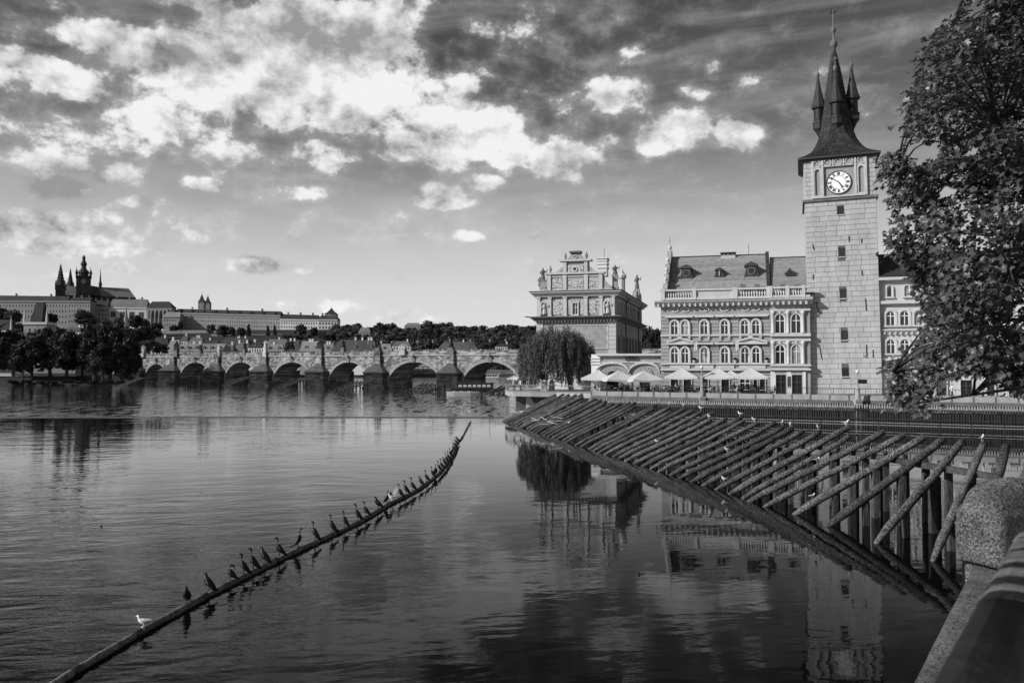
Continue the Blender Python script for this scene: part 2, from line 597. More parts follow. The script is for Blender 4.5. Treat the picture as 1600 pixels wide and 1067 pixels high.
class Fr:
    """vertical building frame: x along the front, y into the building, z up from the base"""
    def __init__(s, px, Y, ang, z0):
        p = at(px, 560, Y)
        s.o = Vector((p.x, p.y, z0))
        s.a = math.radians(ang)
        s.u = Vector((math.cos(s.a), math.sin(s.a), 0))
        s.w = Vector((-math.sin(s.a), math.cos(s.a), 0))

    def uv(s, px, py, yl=0.0):
        d = ray(px, py)
        c = Vector((0, 0, CAMZ))
        t = (yl - (c - s.o).dot(s.w)) / d.dot(s.w)
        p = c + d * t - s.o
        return p.dot(s.u), p.z

    def x(s, px, yl=0.0, py=560):
        return s.uv(px, py, yl)[0]

    def z(s, py, px=None, yl=0.0):
        return s.uv(px if px is not None else s.mid, py, yl)[1]

    def side(s, px, py, xl=0.0):
        d = ray(px, py)
        c = Vector((0, 0, CAMZ))
        t = (xl - (c - s.o).dot(s.u)) / d.dot(s.u)
        p = c + d * t - s.o
        return p.dot(s.w), p.z


# ------------------------------------------------------------------ setting: water, ground
ZL = -1.2          # river level below the weir
ZQ = 3.1           # quay level
WEIR_Y = 108.2
m = MB()
nx, ny = 24, 16
X0, X1, Y0, Y1 = -220, 130, -60, WEIR_Y
m.add([(X0, Y0, 0), (X1, Y0, 0), (X1, Y1, 0), (X0, Y1, 0)], [(0, 1, 2, 3)])
structure(m.build('river_water', 'river_water'))
m = MB()
m.add([(-2500, WEIR_Y + .6, ZL), (900, WEIR_Y + .6, ZL), (900, 3000, ZL), (-2500, 3000, ZL)], [(0, 1, 2, 3)])
structure(m.build('lower_river_water', 'weir_water'))
m = MB()
m.box(-220, -1.0, WEIR_Y - .02, WEIR_Y + .5, ZL - 1, .09)
m.prismx([(WEIR_Y + .48, -.02), (WEIR_Y + 2.6, ZL + .02), (WEIR_Y + 2.6, ZL - 1), (WEIR_Y + .48, ZL - 1)], -220, -1.0)
structure(m.build('weir', 'stone_dark'))


def land(x, y):
    bank = 306 if x < -152 else 532
    if y < bank:
        return -4.0
    t = y - bank
    e = min(1.0, t / 10.0)
    prof = [(306, 2.0), (532, 3.0), (650, 8), (780, 19), (900, 34), (1000, 46), (1080, 50), (1200, 52), (2600, 60)]
    h = prof[-1][1]
    for (a, ha), (b, hb) in zip(prof, prof[1:]):
        if a <= y <= b:
            h = ha + (hb - ha) * (y - a) / (b - a)
            break
    k = noise.noise(Vector((x * .006, y * .006, 0))) * 3 if y > 560 else 0
    return -1.6 + (h + k + 1.6) * e


m = MB()
xs = [-2500, -1800, -1300] + [-1000 + 16 * i for i in range(105)] + [760, 900, 1300]
ys = [300 + 4 * i for i in range(5)] + [330, 360, 400, 450, 500, 526, 530, 534, 538, 542, 548] + [560 + 16 * i for i in range(42)] + [1300, 1500, 2000, 2600]
for y in ys:
    for x in xs:
        m.v.append((x, y, land(x, y)))
n = len(xs)
for j in range(len(ys) - 1):
    for i in range(n - 1):
        m.f.append((j * n + i, j * n + i + 1, (j + 1) * n + i + 1, (j + 1) * n + i))
        m.mi.append(0)
structure(m.build('hillside', 'hill', smooth=True))
# the river bed under everything, out to the horizon
m = MB()
m.add([(-6000, -3000, -6), (6000, -3000, -6), (6000, 9000, -6), (-6000, 9000, -6)], [(0, 1, 2, 3)])
structure(m.build('ground', 'stone_dark'))
# ------------------------------------------------------------------ trees far away
def crown_mesh(name, matn, n, lobes, leaf, seed):
    """leaf clumps spread through the crown volume; unit crown: radius 1, height 0..2"""
    r = random.Random(seed)
    mb = MB()
    per = n // len(lobes)
    for (cx, cy, cz, rad) in lobes:
        for i in range(per):
            v = Vector((r.gauss(0, 1), r.gauss(0, 1), r.gauss(0, 1))).normalized()
            d = rad * (r.random() ** .35) * r.uniform(.82, 1.1)
            p = Vector((cx, cy, cz)) + Vector((v.x * d, v.y * d, v.z * d * .85))
            t = Vector((r.gauss(0, 1), r.gauss(0, 1), r.gauss(0, 1))).normalized()
            nrm = (v + t * .9).normalized()
            a = nrm.orthogonal().normalized()
            a = Matrix.Rotation(r.uniform(0, 6.3), 3, nrm) @ a
            b = nrm.cross(a)
            s = leaf * r.uniform(.6, 1.35)
            mb.add([p - a * s, p + b * s * .7, p + a * s * .9, p - b * s * .75 + nrm * s * .25], [(0, 1, 2, 3)])
    return mb.mesh(name, matn)


def lobes_round(seed, k=11):
    r = random.Random(seed)
    L = [(0, 0, 1.0, .62)]
    for i in range(k):
        q = i * 2.4 + r.uniform(-.3, .3)
        h = .45 + 1.25 * (i + .5) / k
        w = .62 * math.sin(min(1, (h - .1) / 1.8) * PI) ** .6
        L.append((math.cos(q) * w, math.sin(q) * w, h, r.uniform(.28, .46)))
    return L


def lobes_spire(seed):
    r = random.Random(seed)
    return [(r.uniform(-.08, .08), r.uniform(-.08, .08), .15 + i * .21, .62 - .055 * i) for i in range(9)]


CROWNS = [crown_mesh('crown', 'far_leaf', 1500, lobes_round(3 + i, 10 + i % 3), .12, 40 + i) for i in range(4)]
CROWNS_D = [crown_mesh('crown', 'far_leaf_dark', 2600, lobes_round(13 + i, 13), .085, 60 + i) for i in range(4)]
SPIRE = crown_mesh('crown', 'far_leaf_dark', 1100, lobes_spire(4), .10, 77)
tb = MB()
tb.tube([(0, 0, -.06), (.02, 0, .3), (-.01, .02, .6), (0, 0, 1.0)], [.075, .055, .045, .02], 6)
for q in range(5):
    a = q * 1.3
    tb.tube([(0, 0, .45 + .06 * q), (math.cos(a) * .25, math.sin(a) * .25, .75 + .07 * q), (math.cos(a) * .45, math.sin(a) * .45, .98 + .1 * q)], [.03, .02, .008], 5)
TRUNK = tb.mesh('trunk', 'bark')


def far_tree(name, label, group, base, h, w, crowns, seed, lift=.18):
    r = random.Random(seed)
    t = thing(name, label, 'tree', base, r.uniform(0, 6.28), group)
    put(TRUNK, 'trunk', t, (0, 0, -.3), 0, (h * .5, h * .5, h * .75))
    c = crowns[seed % len(crowns)]
    put(c, 'crown', t, (0, 0, h * lift), 0, (w, w * r.uniform(.9, 1.1), h * (1 - lift) / 1.95))
    return t


def ptree(name, label, group, px, ytop, ybase, Y, wpx, crowns, seed, lift=.15):
    b = at(px, ybase, Y)
    h = (ybase - ytop) * Y / F
    far_tree(name, label, group, tuple(b), h, wpx * .5 * Y / F, crowns, seed, lift)


# ------------------------------------------------------------------ far buildings
WIN_FAR = MB()
WIN_FAR.box(-.5, .5, -.05, .02, 0, 1, 0)
WIN_FAR.box(-.62, .62, -.03, .02, -.1, -.01, 1)
WIN_FAR.box(-.62, .62, -.03, .02, 1.01, 1.12, 1)
WIN_FAR.box(-.62, -.51, -.03, .02, -.01, 1.01, 1)
WIN_FAR.box(.51, .62, -.03, .02, -.01, 1.01, 1)
WIN_FAR = WIN_FAR.mesh('window', ['far_window', 'far_wall_pale'])


def wins(t, x0, x1, n, z, w, h, y=0.0, dz=0.0):
    for i in range(n):
        f = (i + .5) / n
        put(WIN_FAR, 'window', t, (x0 + (x1 - x0) * f, y, z + dz * f), 0, (w, 1.0 if w < 2 else 2, h))


def far_house(label, group, x0, x1, yr, ye, yb, Y, roof, wall, rows=2, cols=0, hip=.12, cat='house', name='house', depth=None, gable=False, chim=1, dorm=0, seed=0):
    """gabled or hipped house with its ridge along the picture; pixels fix the outline at depth Y"""
    r = random.Random(seed + int(x0))
    a, b = at(x0, ye, Y), at(x1, ye, Y)
    zb = at(x0, yb, Y).z
    ze = a.z
    w = b.x - a.x
    dp = depth or max(9.0, min(w * .7, 16))
    zr = at(x0, yr, Y + dp / 2).z
    t = thing(name, label, cat, (a.x, Y, zb), 0, group)
    H, E = zr - zb, ze - zb
    mb = MB()
    mb.box(0, w, 0, dp, -4, E)
    mb.build('wall', wall, t)
    mb = MB()
    o = .4
    k = 0 if gable else hip * w
    vs = [(-o, -o, E), (w + o, -o, E), (w + o, dp + o, E), (-o, dp + o, E), (k, dp / 2, H), (w - k, dp / 2, H)]
    mb.add(vs, [(0, 1, 5, 4), (2, 3, 4, 5), (1, 2, 5), (3, 0, 4), (3, 2, 1, 0)])
    rf = mb.build('roof', roof, t)
    for i in range(chim):
        cx = w * (.2 + .6 * r.random())
        mb = MB()
        mb.box(cx - .5, cx + .5, dp * .5 - .4, dp * .5 + .4, H - 1.2, H + 1.3)
        mb.box(cx - .65, cx + .65, dp * .5 - .55, dp * .5 + .55, H + 1.3, H + 1.55)
        mb.build('chimney', 'house_white', rf)
    for i in range(dorm):
        cx = w * (i + .5) / dorm
        zz = E + (H - E) * .3
        yy = dp / 2 * .3
        mb = MB()
        mb.box(cx - .7, cx + .7, yy - .3, yy + 2, zz - .3, zz + 1.0)
        mb.prism([(cx - .95, zz + 1.0), (cx + .95, zz + 1.0), (cx, zz + 1.7)], yy - .45, yy + 2.2)
        mb.build('dormer', roof, rf)
        put(WIN_FAR, 'window', t, (cx, yy - .3, zz - .05), 0, (.8, 1, .85))
    if cols:
        fh = min(3.6, E / rows)
        for k2 in range(rows):
            z = E - fh * (k2 + .75)
            if z > -1:
                wins(t, .4, w - .4, cols, z, min(1.2, w / cols * .42), fh * .48)
    return t


def facade(label, x0, x1, ye0, ye1, yr0, yr1, yb0, yb1, Y, rows, cols, wall, roof, name='palace_wing', dorm=0, skew=0.0, dp=16, wf=(.0, 1.0), wsz=.45, hsz=.5):
    """long palace wing: eaves and base given at both ends"""
    a, b = at(x0, ye0, Y), at(x1, ye1, Y + skew)
    w = (b - a).xy.length
    ang = math.atan2(b.y - a.y, b.x - a.x)
    zb = min(at(x0, yb0, Y).z, at(x1, yb1, Y + skew).z)
    t = thing(name, label, 'palace', (a.x, a.y, zb), ang)
    E0, E1 = a.z - zb, b.z - zb
    R0, R1 = at(x0, yr0, Y + dp / 2).z - zb, at(x1, yr1, Y + skew + dp / 2).z - zb
    mb = MB()
    mb.prism([(0, -6), (w, -6), (w, E1), (0, E0)], 0, dp)
    mb.build('wall', wall, t)
    mb = MB()
    o = .5
    vs = [(-o, -o, E0), (w + o, -o, E1), (w + o, dp + o, E1), (-o, dp + o, E0), (2, dp / 2, R0), (w - 2, dp / 2, R1)]
    mb.add(vs, [(0, 1, 5, 4), (2, 3, 4, 5), (1, 2, 5), (3, 0, 4), (3, 2, 1, 0)])
    rf = mb.build('roof', roof, t)
    mb = MB()
    mb.prism([(-.3, E0 - 1.4), (w + .3, E1 - 1.4), (w + .3, E1 + .1), (-.3, E0 + .1)], -.9, 0)
    mb.build('cornice', 'far_wall_pale' if wall == 'far_wall_pale' else 'plaster_mid', t)
    fh = (min(E0, E1) - 2) / (rows + .2)
    for k in range(rows):
        z0 = E0 - 1.8 - fh * (k + .85)
        wins(t, w * wf[0] + .5, w * wf[1] - .5, cols, z0, w * (wf[1] - wf[0]) / cols * wsz, fh * hsz, 0, (E1 - E0))
    for i in range(dorm):
        f = (i + .5) / dorm
        cx = w * f
        E = E0 + (E1 - E0) * f
        Rr = R0 + (R1 - R0) * f
        zz = E + (Rr - E) * .25
        yy = dp / 2 * .25
        mb = MB()
        mb.box(cx - 1.1, cx + 1.1, yy - .6, yy + 3, zz - .6, zz + 1.6)
        mb.prism([(cx - 1.5, zz + 1.6), (cx + 1.5, zz + 1.6), (cx, zz + 2.8)], yy - .8, yy + 3.4)
        mb.build('dormer', roof, rf)
    for i in range(3):
        cx = w * (.15 + .33 * i)
        Rr = R0 + (R1 - R0) * cx / w
        mb = MB()
        mb.box(cx - .9, cx + .9, dp / 2 - .7, dp / 2 + .7, Rr - 1, Rr + 2.2)
        mb.box(cx - 1.2, cx + 1.2, dp / 2 - 1, dp / 2 + 1, Rr + 2.2, Rr + 2.7)
        mb.build('chimney', 'far_roof', rf)
    return t


YC = 1050
facade('long palace wing with dark hipped roof on castle hill beneath the twin-spired west front', -60, 106, 470, 470.5, 461, 463, 508, 509, YC, 4, 34, 'far_wall', 'far_roof_dark', dorm=0)
facade('plain tall palace block stepping forward directly below the cathedral clock tower', 106, 141, 470.5, 471, 464.5, 465, 507, 508, YC - 14, 4, 8, 'far_wall', 'far_roof_dark')
facade('narrow set-back palace block between the tall block and the low arcaded hall', 141, 169, 478, 479, 469, 470, 510, 510, YC + 2, 4, 5, 'far_wall', 'far_roof_dark', wsz=.55)
facade('low broad palace hall with huge dark windows and plain wide roof', 169, 229, 480, 481, 467.5, 468, 502, 502, YC + 4, 1, 4, 'far_wall_pale', 'far_roof', wsz=.55, hsz=.55)
facade('small pale palace annex under the chapel beside the terrace wall', 255, 281, 494, 494, 487, 488, 512, 512, YC - 16, 2, 6, 'far_wall', 'far_roof')
facade('longest grey palace front with four even window rows and pedimented attic', 271, 438, 488.5, 493, 482.5, 486.5, 515, 521, YC, 4, 44, 'far_wall', 'far_roof_dark', dorm=9, skew=-14)
facade('white palace with dark window rows at the end of the castle ridge', 438, 497, 498.5, 499.5, 491, 492.5, 521, 522, YC - 20, 3, 15, 'far_wall_pale', 'far_roof_dark', skew=-4, wsz=.42)
facade('white corner palace pavilion with large square dark windows below the square tower', 497, 527, 499, 499.5, 492.5, 494, 521, 523, YC - 26, 3, 6, 'far_wall_pale', 'far_roof_dark', wsz=.5, hsz=.5, dp=18)


def pyramid_tower(name, label, px, w, yb, ye, ya, Y, wall, roof, cat='tower', rows=1, n=4):
    b = at(px, yb, Y)
    t = thing(name, label, cat, tuple(b))
    s = w * Y / F / 2
    E, A = at(px, ye, Y).z - b.z, at(px, ya, Y).z - b.z
    mb = MB()
    mb.box(-s, s, 0, 2 * s, -8, E)
    mb.build('wall', wall, t)
    mb = MB()
    mb.lathe([(s * 1.55, E), (s * .75, E + (A - E) * .38), (.08, A)], (0, s, 0), 4, rot=PI / 4)
    mb.build('roof', roof, t)
    mb = MB()
    mb.tube([(0, s, A - .3), (0, s, A + 2.0)], .12, 5)
    mb.blob((0, s, A + .9), (.35, .35, .35), 6, 4)
    mb.build('finial', 'iron', t)
    for k in range(rows):
        wins(t, -s * .8, s * .8, 2, E - 3.2 - 4 * k, s * .35, 2.2)
    return t


pyramid_tower('castle_tower', 'squat pale square tower with pyramid roof at the end of the castle ridge', 516, 17, 510, 490.5, 480.5, YC - 10, 'far_wall', 'far_roof_dark')
pyramid_tower('basilica_tower', 'taller wider one of two pale basilica towers behind the long palace roof', 313.5, 8.8, 500, 472, 458.5, YC + 60, 'far_wall', 'far_roof_dark', rows=2)['group'] = 'twin basilica towers'
pyramid_tower('basilica_tower', 'lower slimmer one of two pale basilica towers behind the long palace roof', 323, 8.2, 500, 474, 461, YC + 75, 'far_wall', 'far_roof_dark', rows=2)['group'] = 'twin basilica towers'

# chapel with gothic windows right of the low hall
a = at(229, 506, YC - 6)
t = thing('chapel', 'gothic chapel with steep hipped roof and tall pointed windows on castle hill', 'church', tuple(a))
W_ = 39 * YC / F
E_ = at(229, 480.5, YC - 6).z - a.z
R_ = at(229, 471, YC).z - a.z
MB().box(0, W_, 0, 14, -6, E_).build('wall', 'far_wall', t)
mb = MB()
mb.add([(-.5, -.5, E_), (W_ + .5, -.5, E_), (W_ + .5, 14.5, E_), (-.5, 14.5, E_), (4, 7, R_), (W_ - 6, 7, R_)], [(0, 1, 5, 4), (2, 3, 4, 5), (1, 2, 5), (3, 0, 4), (3, 2, 1, 0)])
mb.build('roof', 'far_roof_dark', t)
for i in range(6):
    cx = 3.2 + i * (W_ - 6) / 5
    mb = MB()
    mb.prism([(cx - 1, E_ - 14), (cx + 1, E_ - 14), (cx + 1, E_ - 4.5), (cx, E_ - 2.6), (cx - 1, E_ - 4.5)], -.06, 0)
    mb.build('window', 'far_window', t)
    if i < 5:
        mb = MB()
        x = cx + (W_ - 6) / 10
        mb.prismx([(0, -4), (-2.2, -4), (-2.0, E_ - 9), (-.9, E_ - 4.5), (0, E_ - 3)], x - .55, x + .55)
        mb.build('buttress', 'far_wall', t)

# ---- cathedral
YK = 1105
S_ = YK / F
c0 = at(130, 480, YK)
cath = thing('cathedral', 'dark gothic cathedral with twin west spires and domed clock tower crowning the hill', 'cathedral', tuple(c0), math.radians(27.2))


def cx_(px):
    return (px - 130) * S_ * .888


def cz_(py):
    return at(130, py, YK).z - c0.z


def spire(px, w, yb, ysh, ya, name, y=0.0):
    s = w * S_ * .888 / 2
    x = cx_(px)
    mb = MB()
    mb.lathe([(s * 1.45, cz_(yb)), (s * 1.4, cz_(ysh + 8)), (s * 1.2, cz_(ysh))], (x, y, 0), 4, rot=PI / 4)
    h0, h1 = cz_(ysh), cz_(ya)
    prof = [(s * 1.0, h0 - 2), (s * .9, h0 + (h1 - h0) * .12)]
    for k in range(1, 7):
        f = .12 + .88 * k / 7
        prof += [(s * (1 - f) * 1.05 + .25, h0 + (h1 - h0) * f), (s * (1 - f) * .85 + .2, h0 + (h1 - h0) * (f + .01))]
    prof.append((.08, h1))
    mb.lathe(prof, (x, y, 0), 8)
    tw = mb.build(name, 'far_stone', cath)
    for sx in (-1, 1):
        for sy in (-1, 1):
            p = MB()
            p.lathe([(s * .2, h0 - 6), (s * .2, h0 + 1), (.05, h0 + 6.5)], (x + sx * s * .95, y + sy * s * .95, 0), 5)
            p.build('pinnacle', 'far_stone', tw)
    for k in range(2):
        g = MB()
        g.prism([(x - s * .3, h0 - 9 - 12 * k), (x + s * .3, h0 - 9 - 12 * k), (x + s * .3, h0 - 3.5 - 12 * k), (x, h0 - 2 - 12 * k), (x - s * .3, h0 - 3.5 - 12 * k)], y - s * 1.15 - .1, y - s * 1.02)
        g.build('window', 'far_window', tw)


spire(94.5, 15, 478, 448, 413.5, 'west_spire', -6)
spire(109, 11.5, 478, 447, 417, 'west_spire', 22)
# clock tower on the south side
s = 11.5 * S_ * .888
mb = MB()
mb.box(-s, s, -s - 6, s - 6, cz_(486), cz_(434))
st_ = mb.build('clock_tower', 'far_stone', cath)
mb = MB()
mb.box(-s * 1.08, s * 1.08, -s * 1.08 - 6, s * 1.08 - 6, cz_(434), cz_(432))
mb.build('gallery', 'far_stone', st_)
zz = cz_(432)
prof = [(s * .66, zz), (s * .66, zz + 2), (s * .78, zz + 4), (s * .72, zz + 6.5), (s * .42, zz + 9), (s * .34, zz + 11), (s * .34, zz + 14), (s * .46, zz + 15), (s * .40, zz + 17.5), (s * .24, zz + 20), (s * .2, zz + 23), (s * .26, zz + 24), (s * .16, zz + 26), (.6, zz + 27.5), (.35, cz_(408)), (.08, cz_(404))]
MB().lathe(prof, (0, -6, 0), 12).build('dome', 'roof_dark', st_)
for sx in (-1, 1):
    for sy in (-1, 1):
        MB().lathe([(1.3, zz - 3), (1.3, zz + 2), (1.9, zz + 3.5), (1.2, zz + 6), (.4, zz + 8), (.1, zz + 12)], (sx * s * .95, sy * s * .95 - 6, 0), 7).build('turret', 'roof_dark', st_)
for k, (w, a1, b1) in enumerate(((3.4, 24, 14), (2.6, 42, 33))):
    g = MB()
    g.prism([(-w, zz - a1), (w, zz - a1), (w, zz - b1), (0, zz - b1 + 3), (-w, zz - b1)], -s - 6.15, -s - 6)
    g.build('window', 'far_window', st_)
g = MB()
g.prism([(3.2 * math.cos(k * PI / 8), zz - 8 + 3.2 * math.sin(k * PI / 8)) for k in range(16)], -s - 6.2, -s - 6)
g.build('clock_face', 'far_wall', st_)
# nave, choir and transept roofs
mb = MB()
z_e, z_r = cz_(462), cz_(446.5)
xl, xr = cx_(99), cx_(214)
mb.add([(xl, 2, z_e), (xr, 2, z_e), (xr, 24, z_e), (xl, 24, z_e), (xl + 2, 13, z_r), (cx_(203), 13, z_r)], [(0, 1, 5, 4), (2, 3, 4, 5), (1, 2, 5), (3, 0, 4), (3, 2, 1, 0)])
mb.build('nave_roof', 'far_roof', cath)
mb = MB()
mb.add([(cx_(136), -10, z_e), (cx_(158), -10, z_e), (cx_(158), 12, z_e), (cx_(136), 12, z_e), (cx_(140), -4, z_r + .5), (cx_(154), 13, z_r + .3), (cx_(140), 13, z_r + .3)], [(0, 1, 5, 4), (1, 2, 5), (0, 4, 6, 3), (4, 5, 6)])
mb.build('transept_roof', 'far_roof', cath)
mb = MB()
mb.box(xl, xr - 1, 3, 23, cz_(490), z_e - .05)
wl = mb.build('nave_wall', 'far_stone', cath)
MB().box(xl, cx_(222), -2, 2.9, cz_(490), cz_(471)).build('aisle', 'far_stone', cath)
for i in range(9):
    x = cx_(160) + i * (cx_(213) - cx_(160)) / 8
    b_ = MB()
    b_.box(x - .8, x + .8, -4, 2.9, cz_(486), cz_(468))
    b_.lathe([(.9, cz_(468)), (.8, cz_(466)), (.05, cz_(461.5))], (x, -3.2, 0), 5)
    b_.build('buttress', 'far_stone', cath)
for px, yt in ((209.5, 456), (214.5, 461), (218, 463), (221.5, 462)):
    MB().lathe([(1.4, cz_(480)), (1.2, cz_(yt + 6)), (.05, cz_(yt))], (cx_(px), 6, 0), 5).build('pinnacle', 'far_stone', cath)
x = cx_(156.8)
MB().lathe([(2.1, cz_(449)), (1.9, cz_(446)), (2.2, cz_(441)), (1.2, cz_(437)), (1.0, cz_(433)), (.5, cz_(425)), (.08, cz_(416))], (x, 13, 0), 8).build('ridge_turret', 'roof_dark', cath)

# ---- bridge tower wedge roofs and the thin white spire on the left bank
def wedge_tower(label, px0, px1, yb, ye, ya, Y, rx0, rx1):
    a, b = at(px0, ye, Y), at(px1, ye, Y)
    zb = at(px0, yb, Y).z
    t = thing('bridge_tower', label, 'tower', (a.x, Y, zb))
    w = b.x - a.x
    E, A = a.z - zb, at(px0, ya, Y).z - zb
    MB().box(0, w, 0, 9, -6, E).build('wall', 'far_wall', t)
    MB().box(-.5, w + .5, -.5, 9.5, E, E + 1.2).build('gallery', 'far_wall_pale', t)
    p, q = (rx0 - px0) * Y / F, (rx1 - px0) * Y / F
    mb = MB()
    mb.add([(p, .5, E + 1.2), (q, .5, E + 1.2), (q, 8.5, E + 1.2), (p, 8.5, E + 1.2), (p + 1.0, 4, A), (q - .8, 4, A), (q - .8, 5, A), (p + 1.0, 5, A)], [(0, 1, 5, 4), (1, 2, 6, 5), (2, 3, 7, 6), (3, 0, 4, 7), (4, 5, 6, 7)])
    mb.build('roof', 'far_roof_dark', t)
    for sx in (0, w):
        MB().lathe([(.8, E), (.7, E + 3), (.05, E + 9)], (sx, .6, 0), 6).build('turret', 'far_wall_pale', t)
    for k in range(2):
        wins(t, w * .15, w * .85, 3, E - 4 - 6 * k, 1.1, 2.2)
    return t


wedge_tower('tall bridge tower with steep black wedge roof above the riverside trees', 37, 72, 545, 507, 471, 420, 46, 64)
wedge_tower('broad low bridge tower cut by the picture edge left of the steep black roof', -12, 16, 548, 520, 499, 430, -10, 15)
b = at(196.5, 545, 560)
t = thing('church_spire', 'small white church tower with slender pale needle spire among hillside trees', 'church', tuple(b))
zt = lambda py: at(196.5, py, 560).z - b.z
MB().box(-3.4, 3.4, -3.4, 3.4, -4, zt(517)).build('wall', 'far_wall_pale', t)
MB().lathe([(5.2, zt(517)), (2.4, zt(511)), (1.5, zt(503)), (.1, zt(478))], (0, 0, 0), 8).build('spire', 'far_wall', t)
wins(t, -2.4, 2.4, 2, zt(526), .9, 1.9, -3.4)

# ---- houses of the quarter behind the bridge
HOUSES = [
    # x0, x1, ridge, eaves, base, Y, roof, wall, rows, cols, gable, chim, dorm, label
    (274, 346, 537, 549, 575, 470, 'far_roof', 'far_wall_pale', 2, 12, 1, 2, 6, 'long low house with plain dark grey roof and dormer row behind the bridge'),
    (259, 279, 531, 549, 575, 476, 'far_roof', 'far_wall_pale', 2, 3, 0, 1, 0, 'steep-gabled white house at the end of the long low roof'),
    (236, 262, 527, 540, 575, 560, 'far_roof_dark', 'far_wall_pale', 2, 5, 0, 1, 0, 'dark-roofed house beside the left end of the bridge'),
    (282, 292, 524, 533, 570, 640, 'far_roof', 'far_wall_pale', 1, 2, 0, 1, 0, 'tiny pale house with pointed roof under the castle terrace'),
    (293, 316, 527, 537, 570, 620, 'far_roof', 'far_wall_pale', 2, 5, 0, 2, 0, 'white house with two tall chimneys under the castle terrace'),
    (316, 340, 531, 538, 570, 600, 'far_roof_dark', 'far_wall_pale', 1, 4, 0, 1, 0, 'white low house with flat dark roof right of the chimneyed house'),
    (340, 390, 528, 540, 575, 640, 'far_roof_dark', 'far_wall', 2, 8, 0, 3, 0, 'wide house with long black roof and three chimneys below the cypress'),
    (345, 364, 538, 549, 575, 500, 'far_roof', 'far_wall_pale', 2, 4, 0, 1, 1, 'small crooked house with white walls near the tall bridge statue'),
    (365, 389, 535, 549, 575, 520, 'far_roof', 'far_wall', 2, 4, 0, 2, 0, 'mid grey house with stepped chimneys behind the bridge parapet'),
    (388, 413, 534, 543, 575, 520, 'far_roof_dark', 'far_wall_pale', 2, 6, 0, 1, 2, 'dark hipped roof over white house with a row of small windows'),
    (413, 443, 538, 549, 575, 500, 'far_roof', 'far_wall', 1, 5, 0, 1, 2, 'broad grey roof with two dormers behind the bridge'),
    (418, 446, 530, 540, 575, 620, 'far_roof', 'far_wall_pale', 2, 5, 1, 1, 0, 'flat white terrace house above the broad grey roof'),
    (446, 468, 532, 549, 575, 540, 'far_roof', 'far_wall_pale', 3, 4, 0, 2, 0, 'narrow white house with tall windows beside dark trees'),
    (469, 501, 533, 549, 575, 500, 'far_roof', 'far_wall', 1, 4, 1, 3, 2, 'grey roofed house with three chimneys in the middle of the row'),
    (500, 522, 537, 549, 575, 516, 'far_roof', 'far_wall', 1, 3, 0, 2, 1, 'small hipped roof house next to the largest pale roof'),
    (516, 592, 531, 549, 575, 490, 'far_roof', 'far_wall_pale', 1, 10, 0, 4, 3, 'largest pale grey roof with sleeping dormers and many white chimneys'),
    (588, 612, 537, 549, 575, 520, 'far_roof', 'far_wall', 2, 4, 0, 1, 1, 'hipped house tucked behind the crucifix statue'),
    (613, 641, 533, 540, 575, 600, 'far_roof', 'far_wall_pale', 2, 6, 0, 1, 0, 'long white villa on the slope right of the hipped house'),
    (682, 748, 534, 547.5, 575, 560, 'far_roof', 'far_wall_pale', 1, 9, 0, 3, 0, 'wide grey hipped roof with glass ridge lights near the pointed statue'),
    (774, 800, 537, 541, 575, 600, 'far_roof_dark', 'far_wall_pale', 3, 7, 0, 1, 0, 'cubic white villa at the foot of the wooded hill'),
    (96, 134, 511, 518, 545, 560, 'far_roof', 'far_wall_pale', 2, 7, 0, 2, 0, 'pale manor with low hipped roof glimpsed between riverside trees'),
    (560, 578, 512, 519, 540, 860, 'far_roof', 'far_wall', 2, 3, 0, 1, 0, 'tall pale villa half hidden in the wooded ridge'),
    (632, 657, 504.5, 509.5, 525, 1000, 'far_roof', 'far_wall', 1, 5, 0, 0, 0, 'domed pavilion roof breaking the tree line of the ridge'),
]
for i, h in enumerate(HOUSES):
    far_house(h[13], 'houses behind the bridge', *h[:5], h[5], h[6], 'house_white' if h[7] == 'far_wall_pale' else h[7], h[8], h[9], gable=bool(h[10]), chim=h[11], dorm=h[12], hip=.16, seed=i)
# riverside building behind the trees on the left bank
far_house('two-storey pale riverside building behind the tree row on the left bank', None, 27, 118, 545, 552, 590, 345, 'far_roof_dark', 'far_wall', 2, 13, chim=2, seed=5)
m = MB()
p, q = at(-30, 583, 322), at(118, 583, 322)
m.box(p.x, q.x, 322, 322.8, 1.0, p.z)
t = m.build('garden_wall', 'far_wall_pale')
tag(t, 'low white garden wall along the foot of the riverside trees', 'wall')
# terrace walls below the palace
for lab, x0, x1, yt, yb, Y in (('long pale terrace wall stepping down below the longest palace front', 240, 345, 516, 524, 985), ('lower retaining wall across the castle gardens under the cypresses', 330, 440, 522, 529, 940),
                               ('long white vineyard wall on the slope right of the villas', 640, 700, 532.5, 536, 850)):
    a, b = at(x0, yt, Y), at(x1, yt, Y)
    zb = at(x0, yb, Y).z
    o = MB().box(a.x, b.x, Y, Y + 1.5, zb - 6, a.z).build('terrace_wall', 'far_wall' if 'white' not in lab else 'far_wall_pale')
    tag(o, lab, 'wall')
# far quay seen through the arches
a, b = at(470, 579, 545), at(830, 579, 545)
o = MB().box(a.x, b.x, 536, 540, -3, at(600, 578, 536).z).build('far_quay_wall', 'quay_stone')
tag(o, 'far stone river wall seen through the right bridge arches', 'wall')
far_house('low white boathouse on the far quay seen through the second arch', None, 640, 690, 563, 573, 580, 548, 'far_roof', 'far_wall_pale', 1, 6, chim=0, seed=9)
far_house('small pale house on far quay seen through the third arch', None, 548, 562, 566, 574, 584, 548, 'far_roof', 'far_wall_pale', 1, 2, chim=0, seed=8)

